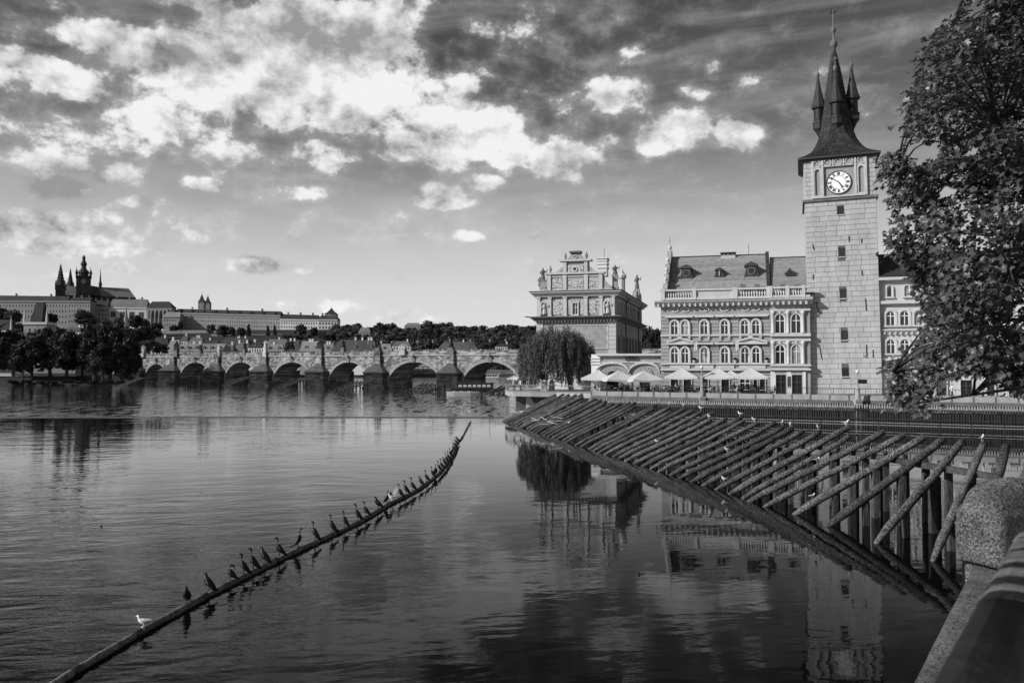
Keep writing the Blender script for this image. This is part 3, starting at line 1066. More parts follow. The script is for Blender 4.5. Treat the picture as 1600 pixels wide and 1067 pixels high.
# ---- trees on the hill and the left bank
HT = 'round leafy tree on the castle slope below the palaces'
for i, (px, yt, yb, Y, w) in enumerate([(20, 484, 508, 1000, 26), (3, 480, 508, 1010, 20), (62, 488, 508, 1000, 24), (80, 489, 508, 1000, 20), (132, 484, 511, 990, 33), (140, 497, 513, 960, 36), (185, 494, 515, 900, 14),
                                        (212, 492, 517, 900, 26), (228, 498, 517, 900, 14), (246, 504, 519, 950, 19), (272, 508, 519, 950, 15), (282, 501, 518, 960, 8), (330, 507, 524, 950, 14), (348, 508, 528, 930, 20), (361, 510, 526, 930, 14), (377, 511, 527, 930, 14),
                                        (470, 507, 528, 930, 20), (491, 511, 527, 930, 12), (503, 517, 530, 900, 14), (515, 521, 533, 880, 22), (448, 523, 531, 850, 18), (466, 524, 532, 850, 18), (482, 523, 532, 850, 16), (36, 505, 525, 800, 30), (75, 506, 526, 800, 30), (150, 504, 540, 520, 30), (165, 510, 545, 500, 30),
                                        (232, 530, 556, 420, 34), (252, 536, 556, 440, 22), (213, 512, 545, 520, 30), (450, 533, 549, 510, 10), (457, 532, 549, 505, 8), (240, 512, 536, 620, 24), (225, 508, 540, 600, 26)]):
    ptree('hillside_tree', HT, 'trees on the castle slope', px, yt, yb, Y, w * 1.1, CROWNS_D if i % 2 else CROWNS, i, .05)
for i, (px, yt, yb, Y, w) in enumerate([(388.5, 506, 527, 930, 10), (418.5, 508.5, 525, 930, 8), (429, 507.5, 524, 930, 7.5)]):
    b = at(px, yb, Y)
    t = thing('cypress', ('broad dark conical conifer below the longest palace front', 'pair of slim dark cypresses below the longest palace front', 'pair of slim dark cypresses below the longest palace front')[i], 'tree', tuple(b), i, 'cypresses' if i else None)
    h = (yb - yt) * Y / F
    put(TRUNK, 'trunk', t, (0, 0, -.3), 0, (h * .3, h * .3, h * .5))
    put(SPIRE, 'crown', t, (0, 0, 0), 0, (w * Y / F * .8, w * Y / F * .8, h / 2.0))
WT = 'dense dark tree of the wooded ridge right of the castle'
r = random.Random(5)
k = 0
for row, (Y, yb, dt) in enumerate(((1010, 528, 0), (960, 536, 4), (900, 543, 10), (850, 550, 16), (800, 556, 24))):
    x = 531 + row * 3
    while x < 850:
        prof = [(531, 507), (545, 503), (560, 505), (575, 508), (592, 503), (610, 508), (630, 510), (650, 511), (668, 503), (690, 505), (715, 506), (740, 513), (765, 510), (785, 506), (800, 504), (818, 511), (850, 508)]
        for (a, ha), (b, hb) in zip(prof, prof[1:]):
            if a <= x <= b:
                yt = ha + (hb - ha) * (x - a) / (b - a)
        yt += dt + r.uniform(-3.5, 3.0)
        w = r.uniform(22, 38)
        if True:
            ptree('ridge_tree', WT, 'wood on the ridge', x, yt, yb, Y + r.uniform(-15, 15), w, CROWNS if r.random() < .7 else CROWNS_D, k, .02)
        k += 1
        x += w * .62
LT = 'tall black-green riverside tree in the row on the left bank'
for i, (px, yt, yb, Y, w) in enumerate([(-8, 512, 592, 318, 60), (20, 520, 592, 322, 56), (50, 528, 591, 316, 50), (78, 513, 592, 320, 56), (104, 520, 592, 318, 52), (128, 526, 592, 324, 50), (148, 507, 592, 316, 46), (172, 500, 594, 318, 52), (190, 517, 594, 316, 44), (206, 545, 596, 318, 26), (160, 540, 594, 312, 40), (35, 548, 592, 311, 34)]):
    ptree('riverside_tree', LT, 'trees on the left bank', px, yt - 4, yb, Y, w * 1.3, CROWNS_D, i + 3, .07)
for i, (px, yt, yb, Y, w) in enumerate([(1008, 507, 570, 240, 30), (1022, 514, 570, 235, 26), (1032, 511, 570, 250, 24), (808, 530, 560, 480, 30), (826, 520, 560, 470, 34), (782, 556, 580, 540, 20), (796, 552, 580, 545, 24)]):
    ptree('background_tree', 'leafy tree between the gabled museum and the arched-window house' if i < 3 else 'leafy tree on the far bank beside the last bridge arch', 'trees beyond the museum' if i < 3 else 'trees by the last arch', px, yt, yb, Y, w * 1.1, CROWNS_D, i, .05)
# shrubs where the bank meets the water
for i in range(9):
    x = 20 + i * 21
    b = at(x, 597, 308)
    t = thing('bank_shrub', 'low scrubby bush at the water edge of the left bank', 'bush', (b.x, 308 + RN.uniform(-1, 1), -.6), 0, 'bank bushes')
    put(CROWNS_D[i % 4], 'foliage', t, (0, 0, 0), i, (RN.uniform(1.4, 3), RN.uniform(1.4, 2.4), RN.uniform(.6, 1.1)))

# ------------------------------------------------------------------ the stone bridge
BU = Vector((-.82, .572, 0)).normalized()          # along the bridge, away to the left
BN = Vector((-BU.y, BU.x, 0)) * -1                 # outward normal of the face towards the camera
if BN.y > 0:
    BN = -BN
B0 = at(706, 609, 263)
B0.z = 0


def bt(px):
    """distance along the bridge face where the pixel column meets it"""
    d = ray(px, 580)
    # B0 + BU*t  ==  d*k  in plan
    det = BU.x * -d.y + d.x * BU.y
    t = (B0.x * d.y - d.x * B0.y) / det
    return t


PIERS = [bt(x) for x in (706, 592, 501, 415, 341, 272)]
PIERS = [PIERS[0] - 30.5] + PIERS + [PIERS[-1] + 25.5, PIERS[-1] + 51]
BANG = math.atan2(-BU.y, -BU.x)
bridge = thing('stone_bridge', 'long old stone arch bridge with statues crossing the river below the castle', 'bridge', (B0.x, B0.y, ZL), BANG)
# local frame: x to the right along the bridge (= -t), y away from camera, z above lower river
TOP, DECK, BWID = 11.0, 11.8, 9.4
PW = 9.0


def lx(t):
    return -t


mb = MB()
archs = []
for i in range(len(PIERS) - 1):
    xa, xb = lx(PIERS[i + 1]) + PW / 2 - .3, lx(PIERS[i]) - PW / 2 + .3
    archs.append((xa, xb))
for i, (xa, xb) in enumerate(archs):
    cx, r_ = (xa + xb) / 2, (xb - xa) / 2
    N = 20
    zc = .6
    hr = min(8.7 - zc, r_ * .86)
    curve = [(cx - r_ * math.cos(PI * k / N), zc + hr * math.sin(PI * k / N)) for k in range(N + 1)]
    pl, pr = lx(PIERS[i + 1]), lx(PIERS[i])
    # face strips between curve and top
    pts = [(pl, -3.0), (xa, -3.0)] + curve + [(xb, -3.0), (pr, -3.0)]
    b = len(mb.v)
    k = len(pts)
    for y in (0.0, BWID):
        mb.v += [(x, y, z) for x, z in pts] + [(x, y, TOP) for x, z in pts]
    for j in range(k - 1):
        mb.f.append((b + j, b + j + 1, b + k + j + 1, b + k + j))
        mb.f.append((b + 2 * k + j + 1, b + 2 * k + j, b + 3 * k + j, b + 3 * k + j + 1))
        mb.f.append((b + k + j, b + k + j + 1, b + 3 * k + j + 1, b + 3 * k + j))
        mb.f.append((b + j + 1, b + j, b + 2 * k + j, b + 2 * k + j + 1))
        mb.mi += [0, 0, 0, 0]
mb.build('bridge_body', 'bridge_stone', bridge)
for i, (xa, xb) in enumerate(archs):
    cx, r_ = (xa + xb) / 2, (xb - xa) / 2
    hr = min(8.1, r_ * .86)
    N = 22
    mb = MB()
    inn = [(cx - (r_ - .02) * math.cos(PI * k / N), .6 + (hr - .02) * math.sin(PI * k / N)) for k in range(N + 1)]
    out = [(cx - (r_ + .85) * math.cos(PI * k / N), .6 + (hr + .85) * math.sin(PI * k / N)) for k in range(N + 1)]
    for k in range(N):
        q = [inn[k], inn[k + 1], out[k + 1], out[k]]
        e = .03 * (k % 2)
        mb.prism(q, -.22 - e, -.01)
    mb.build('arch_ring', 'arch_stone', bridge)
    mb = MB()
    mb.prism([(cx - .55, hr + .4), (cx + .55, hr + .4), (cx + .8, hr + 2.0), (cx - .8, hr + 2.0)], -.55, -.26)
    mb.lathe([(.5, 0), (.55, .5), (.2, 1.0)], (cx, -.45, hr + 2.0), 6)
    mb.build('keystone', 'stone_dark', bridge)
xl, xr = lx(PIERS[-1]), lx(PIERS[0])
mb = MB()
mb.box(xl, xr, -.35, .3, TOP - .25, TOP + .05)
mb.build('string_course', 'stone_mid', bridge)
for y0, y1 in ((-.15, .35), (BWID - .35, BWID + .15)):
    mb = MB()
    mb.box(xl, xr, y0, y1, TOP + .06, TOP + 1.15)
    mb.box(xl, xr, y0 - .12, y1 + .12, TOP + 1.15, TOP + 1.35)
    mb.build('parapet', 'bridge_stone', bridge)
MB().box(xr, xr + 60, -.2, BWID, -3, TOP + 1.2).build('abutment', 'bridge_stone', bridge)
for i, t in enumerate(PIERS):
    x = lx(t)
    if i in (0, len(PIERS) - 1):
        continue
    mb = MB()
    hw = PW / 2 - .4
    zt = 5.4
    # plinth, cutwater, pyramid cap against the wall
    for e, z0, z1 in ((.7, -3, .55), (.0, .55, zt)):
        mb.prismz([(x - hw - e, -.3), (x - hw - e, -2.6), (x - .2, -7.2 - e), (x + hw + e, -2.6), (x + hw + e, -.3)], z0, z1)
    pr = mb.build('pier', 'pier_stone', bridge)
    mb = MB()
    e = .25
    base = [(x - hw - e, -.02, zt), (x - hw - e, -2.7, zt), (x - .2, -7.5, zt), (x + hw + e, -2.7, zt), (x + hw + e, -.02, zt)]
    ap = (x, -.05, 9.0)
    lo = [(a_, b_, zt - .35) for a_, b_, c_ in base]
    mb.add(base + [ap] + lo, [(0, 1, 5), (1, 2, 5), (2, 3, 5), (3, 4, 5), (4, 0, 5)] + [(j, j + 6, (j + 1) % 5 + 6, (j + 1) % 5) for j in range(5)] + [(10, 9, 8, 7, 6)])
    mb.build('cutwater_roof', 'stone_dark', pr)
    MB().box(x - 1.5, x + 1.5, -1.15, -.4, 5, TOP + 1.5).build('pilaster', 'bridge_stone', pr)
    # downstream end of the pier
    MB().prismz([(x - hw, BWID + .05), (x + hw, BWID + .05), (x + hw, BWID + 3), (x, BWID + 6), (x - hw, BWID + 3)], -3, zt).build('tail', 'pier_stone', pr)


def bridge_pt(px, y=-.2, z=0.0):
    t = bt(px)
    p = B0 + BU * t - BN * y
    return Vector((p.x, p.y, ZL + z))


def figure(mb, x, y, z, h, s, lean=0.0, arm=True, mi=0):
    """robed standing figure of height h"""
    mb.lathe([(s * .42, 0), (s * .36, h * .25), (s * .26, h * .5), (s * .34, h * .68), (s * .36, h * .78), (s * .14, h * .84)], (x, y, z), 8, mi)
    mb.blob((x + lean, y, z + h * .92), (h * .075, h * .075, h * .085), 8, 6, mi)
    if arm:
        mb.tube([(x + s * .28, y, z + h * .76), (x + s * .62, y - .1, z + h * .62), (x + s * .75, y - .15, z + h * .86)], [s * .11, s * .09, s * .06], 6, mi)
        mb.tube([(x - s * .28, y, z + h * .76), (x - s * .42, y - .2, z + h * .55), (x - s * .05, y - .4, z + h * .55)], [s * .11, s * .09, s * .06], 6, mi)


STAT = [(706, 'spike', 18, 'tall black statue on tapering column at the pier nearest the willow', 'stone_dark'), (631, 'group', 12, 'pale statue group on the parapet left of the last arch', 'stone_mid'), (592, 'cross', 21, 'dark crucifix group on the pier between the two widest arches', 'stone_dark'), (535, 'one', 18, 'single dark standing saint statue before the largest pale roof', 'stone_dark'), (502, 'group', 20, 'dark many-figured statue group above the third pier', 'stone_dark'), (416, 'pale', 19, 'bright pale statue on tall pedestal above the fourth pier', 'plaster_light'),
        (381, 'one', 16, 'dark slender statue over the arch left of the pale statue', 'stone_dark'), (344, 'pale', 15, 'light stone statue at the end of the long low roof', 'stone_light'), (312, 'one', 14, 'thin dark saint statue in front of the long low roof', 'stone_dark'), (277, 'group', 20, 'bulky dark statue group near the left end of the bridge', 'stone_dark'), (225, 'group', 14, 'pale weathered statue group at the left bridge head', 'stone_mid')]
for px, kind, hp, lab, mt in STAT:
    p = bridge_pt(px, -.7 if kind != 'one' else .1, TOP + 1.45)
    t = thing('statue', lab, 'statue', tuple(p), BANG)
    k = p.y / F
    H = hp * k
    ph = H * (.34 if kind in ('pale', 'one') else .24)
    mb = MB()
    wd = .9 if kind in ('one', 'pale') else 1.25
    mb.box(-wd, wd, -.45, 1.1, -1.5, ph * .15)
    mb.box(-wd * .8, wd * .8, -.3, .95, ph * .15, ph * .85)
    mb.box(-wd, wd, -.4, 1.05, ph * .85, ph)
    mb.build('pedestal', 'stone_dark' if mt == 'stone_dark' else 'stone_mid' if mt != 'plaster_light' else 'stone_light', t)
    mb = MB()
    fh = H - ph
    if kind in ('one', 'pale'):
        figure(mb, 0, .3, ph, fh, 1.9)
    elif kind == 'group':
        figure(mb, 0, .3, ph, fh, 1.9)
        figure(mb, -1.0, .2, ph, fh * .75, 1.6, .1)
        figure(mb, 1.0, .2, ph, fh * .7, 1.6, -.1)
    elif kind == 'cross':
        mb.box(-.14, .14, .2, .45, ph, H)
        mb.box(-1.05, 1.05, .22, .43, H * .8, H * .86)
        figure(mb, 0, .1, ph + fh * .35, fh * .5, .7, 0, False)
        figure(mb, -1.0, .2, ph, fh * .55, 1.0)
        figure(mb, 1.0, .2, ph, fh * .55, 1.0)
    else:
        mb.lathe([(.9, ph), (.75, ph + fh * .3), (.5, ph + fh * .6), (.55, ph + fh * .68), (.3, ph + fh * .8), (.25, ph + fh * .9), (.05, H)], (0, .3, 0), 8)
    mb.build('figure', 'statue_dark' if mt == 'stone_dark' else mt, t)
for i, px in enumerate((240, 262, 296, 328, 363, 398, 434, 460, 482, 520, 556, 575, 612, 652, 676, 735, 765, 790)):
    p = bridge_pt(px, .1, TOP + 1.36)
    t = thing('bridge_lamp', 'slim black lantern post standing on the bridge parapet', 'lamp', tuple(p), 0, 'lanterns on the bridge')
    if i == 0:
        pm = MB()
        pm.tube([(0, 0, 0), (0, 0, .4), (0, 0, 2.4)], [.16, .08, .06], 6)
        pm = pm.mesh('post', 'iron')
        lm = MB()
        lm.lathe([(.12, 2.4), (.3, 2.9), (.34, 2.95), (.05, 3.3)], (0, 0, 0), 6)
        lm = lm.mesh('lantern', 'iron_pale')
    put(pm, 'post', t)
    put(lm, 'lantern', t)
# far crowd walking on the bridge: too small and many to count
mb = MB()
r = random.Random(3)
for i in range(260):
    px = r.uniform(215, 800)
    p = bridge_pt(px, r.uniform(.9, 4.5), TOP + .1)
    h = r.uniform(1.55, 1.85)
    mb.lathe([(.16, 0), (.2, h * .45), (.25, h * .75), (.1, h * .86)], tuple(p), 6, r.choice((0, 0, 1)))
    mb.blob((p.x, p.y, p.z + h * .92), (.11, .11, .13), 6, 4, 2)
o = mb.build('crowd', ['cloth_dark', 'cloth_light', 'skin'])
o['kind'] = 'stuff'
tag(o, 'far crowd of walkers along the bridge parapet', 'crowd')
# timber icebreakers in front of the bridge piers
for i, (px, py, nl) in enumerate(((204, 603, 3), (285, 600.5, 4), (368, 601.5, 4), (452, 604.5, 4), (545, 608, 5), (655, 612, 6), (780, 616, 6))):
    a = gp(px - 22 - i * .6, py, ZL)
    t = thing('wooden_icebreaker', 'small slanted log icebreaker in the river, ' + ('seventh', 'sixth', 'fifth', 'fourth', 'third', 'second', 'first')[i] + ' along the bridge from the willow', 'icebreaker', tuple(a), 0, 'icebreakers at the bridge piers')
    L = 30 * a.y / F
    for j in range(nl):
        mb = MB()
        dx, dy = j * 1.45, -j * 1.2
        mb.tube([(dx, dy, -.3), (dx + L, dy + 3.5, L * .42)], [.22, .22], 7)
        mb.build('log', 'log_wood', t)
        for f in (.55, .9):
            mb = MB()
            mb.box(dx + L * f - .18, dx + L * f + .18, dy + 3.5 * f - .18, dy + 3.5 * f + .18, -2, L * .42 * f - .1)
            mb.build('post', 'post_wood', t)
# boats below the right arch
def boat(label, px, py, L, Wd, Hh, cabin, hull):
    p = gp(px, py, ZL)
    t = thing('river_boat', label, 'boat', (p.x, p.y, ZL), .12)
    mb = MB()
    prof = [(-.5, .8), (-.3, 1), (.2, 1), (.42, .6), (.5, .05)]
    top = [(x * L, w * Wd / 2) for x, w in prof] + [(x * L, -w * Wd / 2) for x, w in reversed(prof)]
    bot = [(x * .94, y * .8) for x, y in top]
    n_ = len(top)
    mb.add([(x, y, -.3) for x, y in bot] + [(x, y, Hh) for x, y in top], [tuple(range(n_ - 1, -1, -1)), tuple(range(n_, 2 * n_))] + [(i, (i + 1) % n_, (i + 1) % n_ + n_, i + n_) for i in range(n_)])
    mb.build('hull', hull, t)
    if cabin:
        mb = MB()
        mb.box(-.4 * L, .25 * L, -Wd * .38, Wd * .38, Hh, Hh + 1.5)
        mb.box(-.43 * L, .28 * L, -Wd * .44, Wd * .44, Hh + 1.5, Hh + 1.7)
        mb.build('cabin', 'boat_white' if hull == 'boat_white' else 'boat_dark', t)
        n_w = max(3, int(L / 2.2))
        for k in range(n_w):
            x = -.36 * L + .58 * L * k / n_w
            MB().box(x, x + .4 * L / n_w, -Wd * .38 - .04, -Wd * .38 - .005, Hh + .5, Hh + 1.25).build('window', 'glass' if hull == 'boat_white' else 'frame_white', t)
    else:
        for k in range(3):
            MB().box(-.3 * L + k * .22 * L, -.24 * L + k * .22 * L, -Wd * .36, Wd * .36, Hh, Hh + .12).build('bench', 'boat_white', t)
    return t


boat('long white river boat moored at the far quay seen through the last arch', 762, 593, 22, 5, 1.1, True, 'boat_white')
boat('dark covered excursion boat at the foot of the pointed-roof pier', 748, 611, 17, 4.2, .8, True, 'boat_dark')
boat('small open white boat in front of the dark covered boat', 724, 616, 9, 3, .7, False, 'boat_white')
# ------------------------------------------------------------------ quay and terraces
def along(px, py, z):
    p = gp(px, py, z)
    return p


QA = gp(925, 616.5, 3.0)        # front face line of the quay, left end
QB = gp(1600, 628.0, 3.0)
QD = (QB - QA).normalized()
QN = Vector((QD.y, -QD.x, 0))   # outward, towards the camera
QEND = QA + QD * 75


def qx(px, off=0.0):
    """point on the quay line (moved outwards by off) in pixel column px"""
    d = ray(px, 600)
    o = QA + QN * off
    det = QD.x * -d.y + d.x * QD.y
    t = (o.x * d.y - d.x * o.y) / det
    return o + QD * t


TA, TB_ = at(787, 600, 121), at(795, 600, 133)
TF = at(800, 612, 117)
qpoly = [(QA.x, QA.y), (QEND.x, QEND.y), (QEND.x + 40, QEND.y + 60), (60, 190), (20, 190), (2, 150), (at(795, 600, 136).x, 136), (QA.x - 2, 124)]
m = MB()
m.prismz([(x, y) for x, y in qpoly], -3, ZQ - .45)
structure(m.build('quay', 'quay_stone'))
m = MB()
m.prismz([(x, y) for x, y in qpoly], ZQ - .447, ZQ)
structure(m.build('quay_paving', 'paving'))
QANG = math.atan2(QD.y, QD.x)
curb = thing('quay_coping', 'stone coping of pale slabs along the edge of the restaurant quay', 'coping', (QA.x, QA.y, ZQ), QANG)
L = (QEND - QA).length
MB().box(0, L, -.32, -.02, -.62, -.24).build('ledge', 'stone_dark', curb)  # dark strip standing in for the shadow under the coping slabs
nb = int(L / 2.05)
slab = MB().box(.03, 2.0, -.26, .3, -.238, .34).mesh('slab', 'stone_mid')
for i in range(nb):
    put(slab, 'slab', curb, (i * 2.05, 0, RN.uniform(-.012, .012)))
jm = MB().box(-.07, .07, -.3, -.02, -.24, .40).mesh('joint_post', 'stone_dark')
for i in range(nb):
    put(jm, 'joint_post', curb, (i * 2.05 + .01, -.01, 0))
# low stone lip of the channel wall under the coping
MB().box(0, L, -.6, -.33, -3.4, -1.0).build('lower_wall', 'quay_stone', curb)

# railing along the quay
rail = thing('quay_railing', 'thin dark iron railing along the quay edge above the coping', 'railing', (QA.x, QA.y, ZQ + .35), QANG)
rm = MB()
rm.box(0, L, .02, .06, .72, .77)
rm.box(0, L, .025, .055, .12, .15)
rm.build('handrail', 'iron', rail)
bar = MB().box(-.012, .012, .03, .05, 0, .72).mesh('bar', 'iron')
pst = MB().box(-.03, .03, .01, .07, -.02, .8).mesh('post', 'iron')
for i in range(int(L / .28)):
    put(pst if i % 8 == 0 else bar, 'post' if i % 8 == 0 else 'bar', rail, (i * .28, 0, 0))

# ---- the rack of upright bars in the mill channel
RA = qx(936, 1.7)
RB = QEND + QN * 1.7
LR = (RB - RA).length
rack = thing('channel_rack', 'long rack of upright pale-tipped bars standing in the mill channel', 'rack', (RA.x, RA.y, 0), QANG)
ztop = 2.55
pm = MB()
pm.box(-.055, .055, -.05, .05, -1.2, ztop - .42)
pm.box(-.06, .06, -.055, .055, ztop - .419, ztop, 1)
pm = pm.mesh('bar', ['iron', 'iron_pale'])
pm2 = MB()
pm2.box(-.055, .055, -.05, .05, -1.2, ztop - .46)
pm2.box(-.06, .06, -.055, .055, ztop - .459, ztop - .04, 1)
pm2 = pm2.mesh('bar', ['iron', 'stone_mid'])
sp = LR / 290
for i in range(290):
    o = put(pm if RN.random() < .6 else pm2, 'bar', rack, (i * sp, 0, RN.uniform(-.02, .02)))
    o.rotation_euler = (RN.uniform(-.02, .02), RN.uniform(-.012, .012), 0)
rb = MB()
rb.box(0, LR, -.16, -.06, ztop - .62, ztop - .52)
rb.box(0, LR, -.16, -.06, .9, 1.0)
rb.build('cross_rail', 'wet_wood', rack)
for z_ in (.64, .36):
    mb = MB()
    mb.tube([(0, -1.3, z_), (LR, -1.3, z_)], .035, 6)
    mb.build('front_pipe', 'iron_pale', rack)
for i in range(26):
    mb = MB()
    mb.box(i * LR / 25 - .05, i * LR / 25 + .05, -1.36, -1.2, -1.2, .7)
    mb.build('pipe_post', 'wet_wood', rack)
MB().box(0, LR, .3, .5, -1.2, 1.7).build('backing_board', 'wet_wood', rack)

# ---- left terrace on its concrete support, with the willow
ter = thing('river_terrace', 'rounded concrete terrace slab projecting over the river beside the weir', 'terrace', (at(860, 600, 118).x, 118, ZQ))
tx = ter.location.x
fr_ = [(at(789, 610, 126).x, 126), (at(789.5, 610, 121).x, 121), (at(793, 610, 117.5).x, 117.5), (at(802, 612, 115.5).x, 115.5), (at(830, 612, 114.2).x, 114.2), (at(870, 612, 113.2).x, 113.2), (at(925, 612, 108.5).x, 108.5), (QA.x + .2, QA.y + .3), (QA.x + 1, 126.0)]
pl = [(x - tx, y - 118) for x, y in fr_]
MB().prismz(pl, -.62, -.05).build('slab', 'stone_mid', ter)
MB().prismz([(x * .995, y * .985) for x, y in pl], -.047, .012).build('terrace_paving', 'paving', ter)
a, b = at(822, 625, 117), at(835, 625, 117)
mb = MB()
mb.prism([(a.x - tx, -.63), (a.x - tx, -5), (b.x - tx + .4, -5), (b.x - tx + .4, -2.4), (a.x - tx + .5, -.63)], -1.2, -.2)
mb.build('support_wall', 'plaster_light', ter)
MB().box(at(806, 620, 122).x - tx, b.x - tx + 8, 3.0, 5, -6, -.63).build('back_wall', 'stone_dark', ter)
# terrace railing
mb = MB()
edge = [Vector((x, y, ZQ)) for x, y in fr_[1:8]]
trl = thing('terrace_railing', 'pale iron balustrade curving round the terrace under the willow', 'railing', (tx, 118, ZQ))
mb = MB()
for p, q in zip(edge, edge[1:]):
    mb.tube([p + Vector((.0, .25, .95)), q + Vector((0, .25, .95))], .035, 5)
    mb.tube([p + Vector((.0, .25, .12)), q + Vector((0, .25, .12))], .03, 5)
mb.build('handrail', 'iron_pale', trl, world=True)
bm_ = MB().box(-.018, .018, -.018, .018, 0, .95).mesh('bar', 'iron_pale')
for p, q in zip(edge, edge[1:]):
    k = max(1, int((q - p).length / .24))
    for i in range(k):
        w_ = p.lerp(q, i / k) + Vector((0, .25, .02))
        put(bm_, 'bar', trl, (w_.x - tx, w_.y - 118, w_.z - ZQ))
# stone planter with pale shrub
p = at(850, 607, 116.5)
t = thing('planter', 'square pale stone planter post on the terrace with a light shrub', 'planter', (p.x, 116.5, ZQ))
mb = MB()
mb.box(-.42, .42, -.42, .42, 0, 1.25)
mb.box(-.5, .5, -.5, .5, 1.25, 1.4)
mb.build('post', 'stone_light', t)
put(CROWNS[1], 'shrub', t, (0, 0, 1.3), 0, (.7, .7, .75))
p = at(862, 607, 116)
t = thing('dark_planter', 'dark square planter box beside the pale stone planter', 'planter', (p.x, 116, ZQ))
MB().box(-.4, .4, -.4, .4, 0, 1.05).build('box', 'iron', t)
put(CROWNS_D[1], 'shrub', t, (0, 0, 1.0), 0, (.4, .4, .3))

# ---- willow
wb = at(893, 606, 119)
wil = thing('willow', 'weeping willow with hanging curtain of fine leaves on the river terrace', 'tree', (wb.x, 119, ZQ))
mb = MB()
mb.tube([(0, 0, -.1), (-.25, .1, 1.4), (-.7, .2, 3.0), (-1.2, .2, 4.8), (-1.8, .1, 6.4)], [.42, .36, .34, .26, .12], 9)
mb.tube([(-.4, .1, 2.0), (.6, .2, 3.6), (1.2, .1, 5.2), (1.8, 0, 6.4)], [.26, .22, .16, .08], 7)
mb.tube([(-.7, .2, 3.0), (-2.2, -.4, 4.6), (-3.6, -.6, 5.9)], [.22, .16, .07], 7)
mb.tube([(-1.0, .2, 4.0), (-.6, -1.6, 5.6), (-.4, -2.4, 6.8)], [.2, .14, .06], 7)
mb.build('trunk', 'bark', wil)
r = random.Random(8)
mb = MB()
xL, xR = at(811, 560, 119).x - wb.x, at(929, 560, 119).x - wb.x
cxw = (xL + xR) / 2
for i in range(360):
    q, rr = r.uniform(0, 2 * PI), math.sqrt(r.random())
    bx = cxw + math.cos(q) * rr * (xR - xL) * .49
    by = math.sin(q) * rr * 4.6
    e = (bx - cxw) / ((xR - xL) * .5)
    btop = 9.0 * math.sqrt(max(.06, 1 - .60 * e * e - .2 * (by / 4.6) ** 2)) + r.gauss(0, .45)
    if r.random() < .55:
        btop -= r.uniform(.3, 4.5)
    blen = r.uniform(2.0, 6.0)
    bz = max(btop - blen, .3 + r.random() ** 2 * 3.0 + (.8 if e > .6 else 0))
    sway = r.uniform(-.25, .25)
    for j in range(r.randint(7, 12)):
        x, y = bx + r.gauss(0, .16), by + r.gauss(0, .16)
        top = btop - abs(r.gauss(0, .35))
        z1 = bz + abs(r.gauss(0, .7))
        if z1 > top - .6:
            continue
        out = Vector((e, by / 4.6, 0)) * .55
        nleaf = max(5, int((top - z1) / .15))
        for k in range(nleaf):
            f = k / nleaf
            c = Vector((x, y, 0)) + out * (f ** .5) + Vector((r.gauss(sway * f, .05), r.gauss(0, .05), top - (top - z1) * f))
            a_ = r.uniform(0, 6.28)
            h = Vector((math.cos(a_), math.sin(a_), 0)) * r.uniform(.03, .06)
            dn = Vector((r.gauss(0, .06), r.gauss(0, .06), -r.uniform(.2, .34)))
            mb.add([c, c + h + dn * .45, c + dn, c - h + dn * .5], [(0, 1, 2, 3)])
o = mb.build('crown', 'willow_leaf', wil)

# ------------------------------------------------------------------ shared building details
WC = {}


def window(parent, cx, z0, w, h, arch=True, y=0.0, bars=1, surround=None, sur_w=.0, deep=.0, frame='frame_white', pane='glass', name='window'):
    """window part with its pane below it; meshes shared by size"""
    if pane == 'glass' and frame == 'frame_white' and RN.random() < .28:
        pane = 'curtain'
    key = (round(w, 2), round(h, 2), arch, bars, surround, round(sur_w, 2), frame, pane)
    if key not in WC:
        fr = MB()
        A = lambda e: (arch_poly(0, w + 2 * e, -e * (0 if arch else 1), h + e, 8) if arch else [(-w / 2 - e, -e), (w / 2 + e, -e), (w / 2 + e, h + e), (-w / 2 - e, h + e)])
        ring(fr, A(-.09), A(0.0), -.07, 0.02, 0)
        if bars:
            fr.box(-.05, .05, -.06, -.012, .05, h - .1, 0)
            fr.box(-w / 2 + .05, w / 2 - .05, -.055, -.011, h * .62, h * .62 + .09, 0)
        if surround:
            ring(fr, A(.002), A(sur_w), -.2, 0.02, 1)
            fr.box(-w / 2 - sur_w - .08, w / 2 + sur_w + .08, -.28, .02, -.2, -.003, 1)
        pn = MB()
        pn.prism(A(-.04), -.01, .015)
        WC[key] = (fr.mesh('window', [frame, surround or frame]), pn.mesh('pane', pane))
    a, b = WC[key]
    o = put(a, name, parent, (cx, y, z0))
    put(b, 'pane', o)
    return o


bal_m = MB().lathe([(.09, 0), (.09, .06), (.05, .1), (.1, .3), (.09, .42), (.045, .62), (.08, .7), (.08, .76)], (0, 0, 0), 8).mesh('baluster', 'trim', True)


def courses(parent, x0, x1, z0, z1, h, y, proud, matn, holes=()):
    """horizontal rustication: each course a stone band of its own, broken at the openings"""
    z = z0
    k = 0
    while z < z1 - .05:
        zt = min(z + h - .055, z1)
        segs = [(x0, x1)]
        for (a, b, c, d) in holes:
            if zt > c and z < d:
                ns = []
                for (p, q) in segs:
                    if b <= p or a >= q:
                        ns.append((p, q))
                    else:
                        if a - p > .06:
                            ns.append((p, a))
                        if q - b > .06:
                            ns.append((b, q))
                segs = ns
        for p, q in segs:
            MB().box(p, q, y - proud, y + .02, z, zt).build('stone_course', matn, parent)
        z += h
        k += 1


